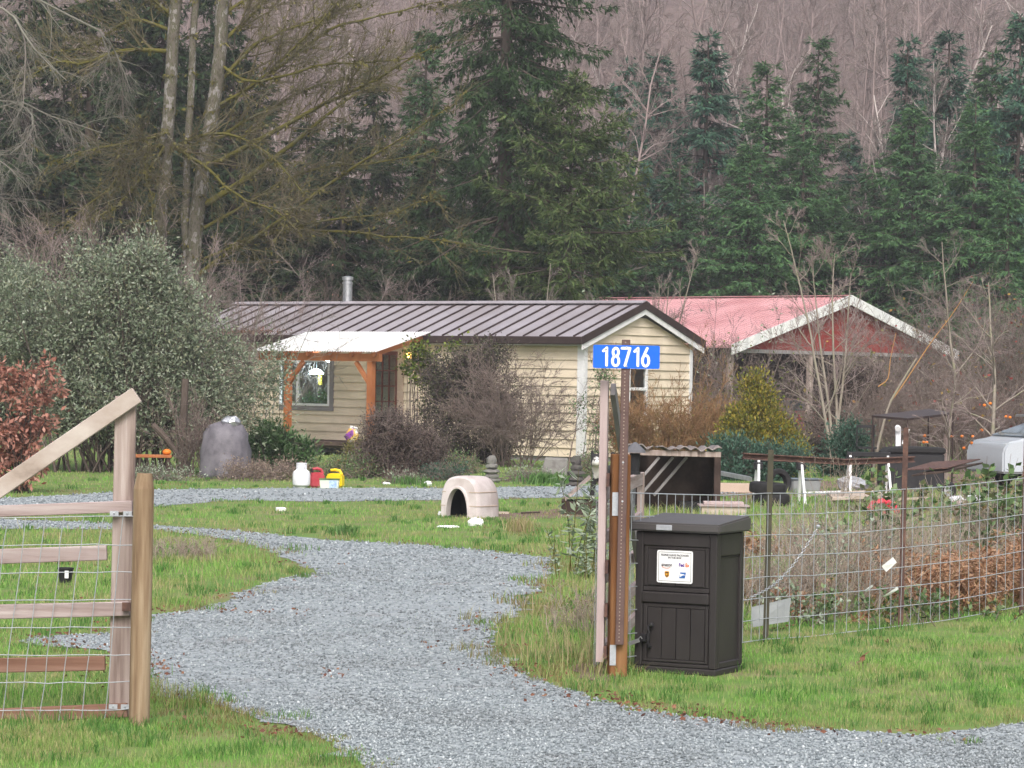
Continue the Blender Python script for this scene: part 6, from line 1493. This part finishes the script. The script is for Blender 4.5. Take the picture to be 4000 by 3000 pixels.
# lichen covered tree at the left edge
ld = 80.0; lb = gy(-230, ld); lt = thing('lichen_tree', 'grey lichen covered tree reaching in from the left edge with drooping twigs', 'tree', lb)
mb2 = mb; mb = lb
tk = pl([(-230, 1750), (-200, 1000), (-170, 300), (-150, -200)], ld, 12)[None]; V1 = tubes(tk, taper([.24], [.15], 12), 10); npmesh('trunk', V1[0], [V1[1]], MT['bark_grey'], lt, smooth=True)
ll = [([(-170, 100), (-60, 20), (48, 30), (102, 163), (199, 259), (259, 313)], .05, -2), ([(60, 60), (100, 160), (98, 280), (90, 420)], .028, -2), ([(-190, 480), (60, 400), (96, 398), (180, 450), (250, 470), (400, 520)], .04, -2), ([(-190, 420), (0, 380), (140, 430), (120, 540), (40, 600)], .035, -3), ([(-200, 700), (-60, 600), (20, 640), (70, 690)], .035, -2), ([(-200, 860), (-60, 760), (0, 770), (45, 800)], .03, -2), ([(-170, -80), (60, -60), (250, 60), (440, 130), (430, 240), (330, 340)], .045, 2), ([(420, 150), (470, 240), (485, 330), (455, 400)], .028, 2), ([(-160, 60), (-20, 90), (0, 220), (-10, 330)], .03, -1), ([(-210, 980), (-60, 900), (40, 960), (60, 1100)], .035, -2)]
lp = np.stack([pl(p_, ld, 10, dz) for p_, r, dz in ll]); lr = taper([l[1] for l in ll], [.012] * len(ll), 10); V1 = tubes(lp, lr, 5); npmesh('limbs', V1[0], [V1[1]], MT['twig_pale'], lt)
p, d, r, pi, t = spawn(rng, lp, lr, 18, .15, 1, .6, .2); s1 = grow(rng, p, d + [0, 0, -.15], rng.uniform(.5, 1.6, len(p)), 6, .14, -.10); r1 = taper(np.clip(r * .45, .008, .02), np.full(len(p), .005), 6)
p, d, r, pi2, t = spawn(rng, s1, r1, 9, .1, 1, .55, .2); s2 = grow(rng, p, d, rng.uniform(.2, .7, len(p)), 4, .14, -.08)
V, Fq = cat([tubes(s1, r1, 4), tubes(s2, taper(np.full(len(p), .005), np.full(len(p), .003), 4), 3)]); npmesh('crown', V, [Fq], MT['twig_pale'], lt)
mb = mb2
# ------------------------------------------------------------------ shrubs around the house
def bp(px, D, lst):
    """photo-measured lobes -> local ellipsoids about the foot of a shrub in column px at distance D"""
    q = gy(px, D); o = []; s = 1 / sc(D)
    for (x, y, rx, rz, dy, ry) in lst:
        c = at(x, y, D + dy) - q; o.append((c.x, c.y, c.z, rx * s, ry, rz * s))
    return q, o
q, bl = bp(480, 58.5, [(490, 1230, 310, 240, 0, 1.1), (230, 1380, 330, 230, .3, 1.1), (660, 1340, 150, 220, 0, 1.0), (450, 1530, 400, 170, -.2, 1.1), (900, 1480, 200, 120, -.2, .8), (1070, 1420, 85, 60, -.5, .5), (1030, 1340, 60, 30, -.5, .3), (560, 1000, 90, 60, .2, .4), (420, 1080, 90, 60, .2, .4), (1080, 1520, 60, 90, -.4, .4), (760, 1620, 260, 90, 0, .8), (500, 1090, 200, 130, .2, .8), (330, 1650, 200, 80, 0, .7), (860, 1640, 90, 45, -.7, .3), (960, 1660, 40, 40, -.7, .2)])
rs = np.random.default_rng(333)
for _ in range(26):
    a_ = rs.uniform(-.35, math.pi + .1); c_ = (400 + 470 * math.cos(a_) * rs.uniform(.82, 1.08), 1430 - 470 * math.sin(a_) * rs.uniform(.85, 1.06)); e_ = at(c_[0], c_[1], 58.5) - q; bl.append((e_.x, rs.uniform(-.6, .6), max(.4, e_.z), rs.uniform(.16, .38), .3, rs.uniform(.14, .34)))
shrub('silverberry', 'very large grey green leaved shrub filling the left side of the garden', 'shrub', q, bl, 'silver', nl=72000, cl=760, L=.085, W=.036, stems=80, stemmat='bark_brown', sr=.022, csd=.17, shell=.35, seed=3, twig=5, base_r=.55, stem_w=.35)
q, bl = bp(40, 60, [(40, 1230, 180, 180, 0, .8), (60, 1090, 90, 110, 0, .5), (-60, 1400, 200, 250, 0, .9), (120, 1180, 100, 100, 0, .5)])
shrub('silverberry', 'smaller grey green shrub behind the red leaved sapling at the left edge', 'shrub', q, bl, 'silver', nl=26000, cl=260, L=.075, W=.032, stems=20, sr=.018, csd=.14, shell=.3, seed=5, stem_w=.4)
q, bl = bp(90, 48, [(140, 1450, 95, 50, 0, .35), (60, 1540, 90, 90, 0, .4), (200, 1540, 60, 60, 0, .25), (70, 1700, 130, 100, 0, .45), (160, 1640, 85, 70, 0, .3), (60, 1850, 120, 90, 0, .4), (20, 1480, 70, 60, 0, .3), (130, 1780, 90, 70, 0, .3)])
shrub('oak_sapling', 'young oak with withered reddish brown leaves behind the left gate', 'tree', q, bl, 'oak_leaf', nl=2900, cl=58, L=.11, W=.055, stems=26, stemmat='bark_brown', sr=.015, csd=.075, shell=.1, seed=7, upb=-.3, base_r=.05, stem_w=.05)
q, bl = bp(1080, 60, [(1060, 1730, 90, 60, 0, .4), (1140, 1770, 85, 55, -.1, .4), (1020, 1790, 60, 55, 0, .35), (1090, 1820, 120, 40, -.1, .4)])
shrub('rhododendron', 'glossy dark green rhododendron below the front window', 'shrub', q, bl, 'rhodo', nl=5200, cl=150, L=.13, W=.045, stems=22, csd=.09, shell=.5, seed=8, upb=.7, stem_w=.4)
q, bl = bp(1560, 57.6, [(1540, 1700, 120, 90, 0, .5), (1650, 1760, 95, 100, 0, .5), (1480, 1790, 90, 90, 0, .45), (1590, 1830, 140, 60, 0, .5), (1510, 1640, 70, 40, 0, .3)])
shrub('barberry', 'dark purplish brown shrub with bare stems in front of the porch door', 'shrub', q, bl, 'purple_leaf', nl=20000, cl=420, L=.042, W=.022, stems=60, stemmat='twig_brown', sr=.010, csd=.11, shell=.3, seed=9, twig=9, stem_w=.5)
q, bl = bp(1840, 67.5, [(1850, 1420, 130, 60, 0, .35), (1890, 1550, 140, 110, 0, .4), (1750, 1600, 110, 130, 0, .4), (1960, 1640, 90, 120, 0, .4), (1830, 1760, 170, 90, -.1, .5), (1890, 1385, 110, 45, .6, .25), (1800, 1500, 130, 90, .4, .3), (1720, 1480, 60, 90, .6, .2), (1690, 1400, 40, 60, .9, .15)])
shrub('climbing_vine', 'dark tangled vine on a trellis against the house wall', 'climber', q, bl, 'vine_leaf', nl=22000, cl=560, L=.065, W=.042, stems=60, stemmat='twig_dark', sr=.013, csd=.12, shell=.15, seed=10, twig=8, stem_w=.6)
q, bl = bp(1640, 69.0, [(1625, 1370, 50, 40, 0, .2), (1610, 1450, 42, 50, 0, .2), (1660, 1420, 45, 60, 0, .2), (1700, 1500, 40, 60, 0, .2), (1740, 1350, 55, 22, 0, .15)])
shrub('ivy', 'yellow green ivy climbing beside the glowing wall lantern', 'climber', q, bl, 'ivy', nl=1500, cl=60, L=.085, W=.075, stems=14, stemmat='twig_brown', csd=.09, shell=.2, seed=11, upb=-.2, stem_w=.8)
q = gy(2010, 66.0)
twig_shrub('bare_vine', 'bare brown arching stems in front of the cream house wall', 'shrub', q, 'twig_brown', n=42, H=2.35, spread=.42, k=(7, 6, 3), r=.012, seed=12, base=(.45, .25), wobble=.10, hang=.10, tl=.33, leafmat='purple_leaf', nl=500, L=.05, W=.03)
q, bl = bp(2330, 64.5, [(2330, 1700, 45, 70, 0, .2), (2280, 1600, 40, 50, 0, .2), (2350, 1480, 40, 50, 0, .2), (2330, 1790, 50, 50, 0, .2)])
shrub('rose_bush', 'thin leafy green bush at the house corner behind the gate stile', 'shrub', q, bl, 'rhodo', nl=800, cl=60, L=.075, W=.035, stems=20, stemmat='twig_brown', csd=.11, shell=.2, seed=13)
q = gy(2640, 66)
twig_shrub('spirea', 'dense orange brown leafless shrub below the gable window', 'shrub', q, 'twig_orange', n=150, H=1.5, spread=.26, k=(8, 6, 3), r=.008, seed=14, base=(1.05, .5), wobble=.11, tl=.28, leafmat='ivy', nl=500, L=.045, W=.03)
q = gy(2610, 67.5)
twig_shrub('stem_thicket', 'tall thin reddish stems against the gable wall behind the orange shrub', 'shrub', q, 'twig_orange', n=16, H=3.1, spread=.16, k=(5, 4, 3), r=.011, seed=15, base=(.75, .3), wobble=.08, tl=.22)
q = gy(2800, 75)
twig_shrub('brush', 'brown leafless brush with yellow leaves between the house and the barn', 'shrub', q, 'twig_brown', n=44, H=3.0, spread=.14, k=(7, 6, 3), r=.013, seed=16, base=(1.0, .6), wobble=.08, tl=.24, leafmat='ivy', nl=650, L=.09, W=.06)
q = gy(2700, 78)
twig_shrub('brush', 'thin bare brush showing in front of the left end of the pink roof', 'shrub', q, 'twig_brown', n=13, H=4.4, spread=.12, k=(7, 6, 3), r=.013, seed=17, base=(1.4, .4), wobble=.08, tl=.22, leafmat='weed', nl=260, L=.10, W=.07)
# golden conifer bush: cone of flame-like clumps
q = gy(2950, 62); s = 1 / sc(62); rng = np.random.default_rng(20)
bl = []
for i in range(15):
    f_ = i / 14; bl.append(((.02 * math.sin(i * 2)) , 0, .25 + 1.95 * f_, max(.10, .98 * (1 - f_) ** .75), max(.10, .7 * (1 - f_) ** .75), .22))
bl += [(.78, .1, .45, .28, .3, .45), (.72, .1, .8, .2, .25, .35), (-.55, 0, .5, .3, .3, .4)]
shrub('golden_cypress', 'golden yellow green conical conifer beside the barn', 'conifer', q, bl, 'golden', nl=34000, cl=560, L=.085, W=.035, stems=20, csd=.095, shell=.7, seed=21, upb=1.1, stem_w=.1, base_r=.1)
q, bl = bp(2930, 60, [(2860, 1770, 80, 50, 0, .5), (2960, 1800, 110, 45, 0, .5), (2850, 1850, 100, 50, -.2, .5), (3070, 1790, 80, 40, 0, .4), (3000, 1850, 120, 40, 0, .5)])
shrub('juniper', 'low blue green spreading juniper in front of the golden conifer', 'shrub', q, bl, 'juniper', nl=16000, cl=320, L=.10, W=.03, stems=20, csd=.11, shell=.5, seed=22, upb=.5, stem_w=.6)
q, bl = bp(3305, 63, [(3300, 1760, 75, 60, 0, .4), (3330, 1700, 50, 50, 0, .3), (3290, 1830, 80, 60, 0, .4)])
shrub('juniper', 'small rounded blue green juniper right of the golden conifer', 'shrub', q, bl, 'juniper', nl=9000, cl=170, L=.09, W=.03, stems=12, csd=.10, shell=.5, seed=23, upb=.6, stem_w=.5)
q, bl = bp(3330, 71, [(3330, 1500, 90, 30, 0, .4), (3250, 1560, 50, 60, 0, .3), (3230, 1680, 50, 110, 0, .3), (3400, 1480, 60, 30, 0, .3), (3210, 1760, 60, 80, 0, .3)])
shrub('wisteria', 'dark twisted vine arch behind the bare garden tree', 'climber', q, bl, 'purple_leaf', nl=6000, cl=260, L=.07, W=.035, stems=40, stemmat='bark_brown', sr=.03, csd=.12, shell=.1, seed=24, twig=9, stem_w=.5)
q = gy(3262, 65)
bare_tree('garden_tree', 'leafless many stemmed garden tree in front of the barn gable', 'tree', q, 'bark_stem', 'twig_pink', seed=31, H=6.0, r0=.042, stems=4, limbs=11, spread=.7, t0=.18, k1=7, k2=5, k3=3, up=.10, llen=.34, tw=.005, wobble=.10, sides=7)
# leaning orange barked stem
t = thing('leaning_stem', 'thin leaning stem with peeling orange bark right of the bare garden tree', 'tree', gy(3410, 62))
mb = gy(3410, 62)
V1 = tubes(pl([(3405, 1850), (3440, 1700), (3470, 1580), (3530, 1480), (3580, 1400)], 62, 12)[None], taper([.036], [.016], 12), 8); npmesh('trunk', V1[0], [V1[1]], MT['bark_stem'], t, smooth=True)
V1 = tubes(np.stack([pl([(3478, 1572), (3530, 1500), (3640, 1330), (3720, 1230), (3800, 1100)], 62, 12), pl([(3430, 1510), (3470, 1485), (3475, 1430), (3480, 1390), (3500, 1300)], 62, 12)]), taper([.013, .012], [.005, .005], 12), 6); npmesh('branch', V1[0], [V1[1]], MT['bark_orange'], t, smooth=True)
# brush and small trees in the right background
for i, (px, D, n, H, bx, m, lf, nl, lab, nm) in enumerate([
    (3600, 84, 50, 2.9, 1.3, 'twig_brown', 'ivy', 3800, 'leafy yellow green thicket right of the barn opening', 'thicket'), (3800, 82, 80, 3.9, 1.7, 'twig_pink', 'redleaf', 700, 'reddish brown thicket behind the canopy on the right', 'thicket'),
    (4000, 80, 70, 4.4, 1.2, 'twig_brown', 'redleaf', 500, 'dark leafless thicket at the right edge behind the hatchback', 'thicket'), (3650, 70, 80, 2.2, 1.8, 'twig_brown', 'redleaf', 120, 'low brown brush directly behind the canopy table', 'brush'),
    (3900, 68, 70, 2.1, 1.2, 'twig_brown', 'redleaf', 200, 'low brown brush behind the hatchback roof', 'brush'), (3420, 74, 50, 2.4, 1.0, 'twig_brown', 'dried', 600, 'pale seed headed brush right of the dark vine arch', 'brush'), (3130, 82, 34, 1.9, 1.2, 'twig_brown', 'ivy', 500, 'brown brush growing in front of the open barn bay', 'brush')]):
    twig_shrub(nm, lab, 'shrub', gy(px, D), m, n=n, H=H, spread=.25, k=(7, 6, 3), r=.014, seed=40 + i, base=(bx, .7), wobble=.12, tl=.28, leafmat=lf, nl=nl, L=.10, W=.07)
for i, (px, D, H, lab) in enumerate([(3890, 60, 4.2, 'pale trunked leafless fruit tree behind the hatchback'), (3780, 72, 5.6, 'leafless orchard tree behind the canopy table')]):
    bare_tree('fruit_tree', lab, 'tree', gy(px, D), 'bark_stem', 'twig_pink', seed=60 + i, H=H, r0=.06, limbs=16, spread=.9, t0=.2, k1=7, k2=5, k3=2, up=.02, llen=.45, tw=.005, wobble=.13)
# persimmons: orange fruit hanging low in the brush
rng = np.random.default_rng(66)
pm = gy(3700, 58); t = thing('persimmon_tree', 'low bare sapling hung with round orange fruits behind the clutter', 'tree', pm)
A, C = bare_mesh(67, 2.3, .035, limbs=16, spread=1.1, t0=.15, k1=5, k2=4, k3=0, up=-.02, llen=.75, tw=.004, wobble=.14); npmesh('trunk', A[0], [A[1]], MT['bark_stem'], t); npmesh('crown', C[0], [C[1]], MT['twig_pink'], t)
for (x, y) in ((3612, 1702), (3620, 1728), (3608, 1727), (3718, 1706), (3758, 1704), (3795, 1730), (3835, 1680), (3845, 1583), (3868, 1576), (3930, 1628), (3945, 1630), (3800, 1705), (3765, 1750)):
    c = at(x, y, 58 + rng.uniform(-.4, .4)) - pm; b = B(); b.ball(c, (.035, .035, .03), 10); b.done('fruit', MT['pumpkin'], t, smooth='all')
# saplings above the house roof and behind the big shrub
for i, (px, D, H, n, lab) in enumerate([(2035, 84, 6.0, 3, 'pale forked sapling rising behind the house roof left of the sign'), (2240, 86, 5.4, 2, 'crooked pale sapling behind the house roof above the sign post'), (2500, 83, 6.2, 3, 'bushy pale leafless sapling behind the gable peak'), (2410, 90, 4.6, 2, 'short leafless sapling behind the roof left of the gable peak'), (1750, 92, 4.6, 3, 'thin leafless sapling behind the roof left of the tall fir trunk')]):
    bare_tree('sapling', lab, 'tree', gy(px, D), 'bark_stem', 'twig_pink', seed=80 + i, H=H, r0=.04, stems=n, limbs=16, spread=.65, t0=.3, k1=6, k2=4, k3=0, up=.07, llen=.26, tw=.006, wobble=.09)
for i, (px, D, H, n, bx, lab) in enumerate([(90, 78, 5.2, 60, 1.5, 'leafless brown thicket behind the left edge of the garden'), (330, 76, 5.6, 60, 1.3, 'leafless pinkish thicket left of the mossy trunks'), (560, 74, 5.0, 46, 1.0, 'leafless brown brush at the foot of the mossy trunks'), (1000, 78, 4.6, 40, 1.6, 'leafless brown brush behind the left end of the house roof'), (1400, 88, 4.6, 70, 2.6, 'leafless brown undergrowth behind the stove pipe'), (2050, 92, 4.2, 60, 2.6, 'leafless brown undergrowth behind the house ridge')]):
    twig_shrub('thicket', lab, 'shrub', gy(px, D), 'twig_pink' if i % 2 else 'twig_brown', n=n, H=H, spread=.2, k=(7, 6, 3), r=.014, seed=90 + i, base=(bx, .8), wobble=.09, tl=.25, leafmat='oak_leaf', nl=60, L=.07, W=.05)
twig_shrub('elder_stems', 'long pale brown bare stems crossing the left end of the house roof', 'shrub', gy(905, 62), 'twig_pale', n=22, H=4.3, spread=.22, k=(4, 4, 2), r=.014, seed=97, base=(.5, .3), wobble=.07, tl=.25, up=.03)
twig_shrub('elder_stems', 'thin bare spreading stems in front of the covered grill', 'shrub', gy(760, 56.6), 'twig_brown', n=26, H=1.55, spread=.34, k=(5, 4, 3), r=.010, seed=98, base=(.25, .2), wobble=.09, tl=.3, leafmat='silver', nl=260, L=.07, W=.03)
# low planting along the garden edge
for i, (px, py, rx, h, lf, st, nl, lab) in enumerate([
    (640, 1880, .8, .22, 'weed', 'twig_brown', 1400, 'low weeds at the foot of the silver leaved shrub'), (960, 1880, .6, .35, 'dried', 'twig_brown', 1200, 'withered brown perennials in front of the covered grill'), (1090, 1878, .6, .34, 'dried', 'twig_brown', 1500, 'withered brown perennials left of the propane tank'),
    (1330, 1870, .8, .42, 'bramble', 'twig_brown', 2600, 'low green and brown bush behind the fuel cans'), (1400, 1840, .5, .75, 'mosswort', 'twig_brown', 3000, 'mossy green bush under the purple feed bag'), (1740, 1880, .5, .28, 'juniper', 'twig_brown', 1500, 'low blue green plant left of the grey stone pagoda'),
    (1800, 1850, .5, .40, 'bramble', 'twig_brown', 1500, 'low bramble behind the dog house'), (1580, 1890, .35, .16, 'weed', 'twig_brown', 500, 'small green weeds below the purplish shrub'), (2060, 1885, .4, .22, 'weed', 'twig_brown', 700, 'low weeds in front of the stone slab'),
    (2310, 1890, .35, .55, 'bramble', 'twig_brown', 1200, 'leafy bush behind the husky')]):
    q = gnd(px, py); q.z = 0
    shrub('garden_plants', lab, 'plant', q, [(0, .3, h * .45, rx, .4, h * .5)], lf, nl=nl, cl=60, L=.05, W=.024, stems=40, stemmat=st, sr=.006, csd=.08, shell=.2, seed=200 + i, twig=6, stem_w=.8, base_r=.3, tipsize=.004)
# strap leaved clumps
rng = np.random.default_rng(140)
for i, (px, py, H, n, w_, rx, lab) in enumerate([(2150, 1892, .30, 420, .028, .5, 'dark green strap leaved clump in front of the stone slab'), (1590, 1892, .22, 160, .02, .3, 'green strap leaved clump at the gravel edge below the purplish shrub'), (1345, 2088, .17, 160, .018, .2, 'tall grass tussock on the lawn strip left of the dog house'), (2030, 2075, .24, 260, .014, .16, 'straw coloured grass tuft at the right corner of the dog house')]):
    q = gnd(px, py); k = len([1 for _ in range(n)]); Pp = np.stack([rng.normal(0, rx * .5, n), rng.normal(0, .15, n)], 1)
    V, Fq = blades(rng, Pp, rng.uniform(.5, 1, n) * H, np.full(n, w_), .7); o = npmesh('grass_clump', V, Fq, MT['grassclump'] if i < 3 else MT['straw']); o.location = q; tag(o, lab, 'grass clump')
# ------------------------------------------------------------------ plants along the gate and the fence
def stalks(name, lab, cat_, loc, n, H, leafmat, stemmat, seed, L, W, base=(.25, .2), per=16, droop=-.5, spread=.12, r=.006):
    t = thing(name, lab, cat_, loc); rng = np.random.default_rng(seed)
    p0 = np.stack([rng.uniform(-base[0], base[0], n), rng.uniform(-base[1], base[1], n), np.zeros(n)], 1)
    b = grow(rng, p0, np.stack([rng.normal(0, spread, n), rng.normal(0, spread, n), np.ones(n)], 1), H * rng.uniform(.55, 1.05, n), 8, .06, .02); rr = taper(np.full(n, r), np.full(n, r * .4), 8)
    V, Fq = tubes(b, rr, 4); npmesh('stems', V, [Fq], MT[stemmat], t)
    p, d, r_, pi, tt = spawn(rng, b, rr, per, .15, 1, 1.0, .3); V, Fq = leaves(rng, p, L, W, axis=d * 1.2 + [0, 0, droop], jit=.35, fold=.1, up=1); npmesh('foliage', V, [Fq], MT[leafmat], t); return t
stalks('mullein', 'tall pale green weed with drooping leaves left of the gate stile', 'weed', gnd(2290, 2235), 8, 1.1, 'weed', 'moss', 301, .13, .042, base=(.2, .15), per=34)
stalks('nettles', 'lower pale green weeds at the foot of the tall drooping weed', 'weed', gnd(2240, 2260), 12, .5, 'weed', 'moss', 302, .08, .03, base=(.28, .25), per=18)
for i, (px, py, n, H, lf, L, W, bx, lab) in enumerate([
    (3100, 2440, 16, .4, 'weed', .05, .035, .35, 'low bramble at the fence foot right of the plastic sheet'), (3400, 2440, 26, .38, 'bramble', .055, .04, .55, 'leafy bramble at the foot of the middle fence stake'), (3700, 2420, 20, .30, 'bramble', .055, .04, .5, 'leafy bramble along the fence below the orange bracken'),
    (3260, 2330, 34, .9, 'weed', .05, .03, .45, 'grey green bramble canes behind the fence right of the chain'), (3430, 2250, 24, 1.0, 'bramble', .08, .06, .35, 'bramble canes behind the square white card'), (3930, 2200, 60, 1.3, 'bramble', .10, .08, .45, 'tall bramble in front of the hatchback'), (3800, 2120, 40, .95, 'bramble', .09, .07, .5, 'bramble left of the tall one in front of the hatchback'), (3500, 2110, 14, .95, 'bramble', .11, .09, .25, 'large leaved bramble beside the tall rusty stake')]):
    stalks('bramble', lab, 'bramble', gnd(px, py), n, H, lf, 'twig_brown', 310 + i, L, W, base=(bx, .3), per=16, droop=.0, spread=.45, r=.005)
for i, (px, py, n, H, bx, lab) in enumerate([(3020, 2360, 30, .4, .35, 'rust coloured dead bracken behind the chain'), (3160, 2400, 24, .34, .4, 'rust coloured dead bracken right of the plastic sheet'), (3640, 2370, 130, .60, .55, 'large heap of rust coloured dead bracken right of the middle stake'), (3850, 2340, 120, .65, .55, 'rust coloured dead bracken near the right edge of the fence'), (4050, 2300, 90, .6, .4, 'rust coloured dead bracken at the right edge of the view'), (2975, 2180, 40, .35, .4, 'sparse rusty bracken behind the parcel box lid')]):
    stalks('bracken', lab, 'bracken', gnd(px, py), n, H, 'bracken', 'twig_orange', 330 + i, .07, .020, base=(bx, .9), per=60, droop=-.35, spread=.8, r=.004)
for i, (px, py, n, H, bx, lab) in enumerate([(3120, 2400, 210, .65, .7, 'dry grey brown stems behind the hanging chain'), (3560, 2330, 80, .75, .6, 'dry pale stems right of the square white card'), (3800, 2280, 80, .65, .7, 'dry pale stems above the bracken heap'), (3330, 2260, 150, .7, .6, 'dry grey stems left of the square white card'), (3640, 2170, 110, .75, .7, 'dry tan weeds between the square card and the cart wheel'), (3200, 2180, 70, .6, .5, 'dry tan weeds below the second sawhorse'), (3900, 2200, 80, .7, .5, 'dry tan weeds under the tall bramble'), (690, 2185, 110, .26, .42, 'pinkish brown heather tuft on the grassy island'), (2280, 2480, 60, .38, .35, 'dry stems beside the gate stile foot'), (3250, 2005, 18, .95, .2, 'brown dock seed stalks behind the fence left of the tall stake')]):
    twig_shrub('dry_stems', lab, 'dry plant', gnd(px, py), 'twig_dry', n=n, H=H, spread=.28, k=(4, 3), r=.0038, seed=350 + i, base=(bx, .3), wobble=.08, tl=.3, tw=.0022, leafmat='dried', nl=int(n * 4), L=.03, W=.012)
# leaf drift caught on the roof valley
rng = np.random.default_rng(400); n = 500
p0 = hf(990, 1285, 0)[0]; xs = rng.normal(-.2, .55, n) + p0; ys = -.24 + np.abs(rng.normal(0, .16, n)); zz = EZ + (ys + .28) * slope + rng.uniform(.01, .05, n)
P = np.array([tuple(hw(float(a), float(b_), float(c))) for a, b_, c in zip(xs, ys, zz)])
V, Fq = leaves(rng, P, .07, .045); tag(npmesh('roof_leaves', V, [Fq], MT['litter']), 'brown leaves drifted on the left roof edge', kind='stuff')
# brown curled dead leaf in the front grass
q = gnd(3370, 2595); rng = np.random.default_rng(401); V, Fq = leaves(rng, np.zeros((5, 3)) + [0, 0, .04] + rng.normal(0, .02, (5, 3)), .09, .04); o = npmesh('dead_leaf', V, [Fq], MT['litter']); o.location = q; tag(o, 'curled brown dead leaf on the front grass', 'leaf')

# ------------------------------------------------------------------ air
hz_ = B(); hz_.b2(-90, 90, -6, 290, -1.2, 62); hm = bpy.data.materials.new('haze'); hm.use_nodes = True
N, Lk = hm.node_tree.nodes, hm.node_tree.links; N.remove(N['Principled BSDF']); pv = N.new('ShaderNodeVolumePrincipled')
pv.inputs['Color'].default_value = (.93, .93, 1, 1); pv.inputs['Density'].default_value = .00065; pv.inputs['Anisotropy'].default_value = .2; Lk.new(pv.outputs[0], N['Material Output'].inputs['Volume'])
tag(hz_.done('haze', hm), 'pale damp air between the garden and the hillside', kind='stuff')
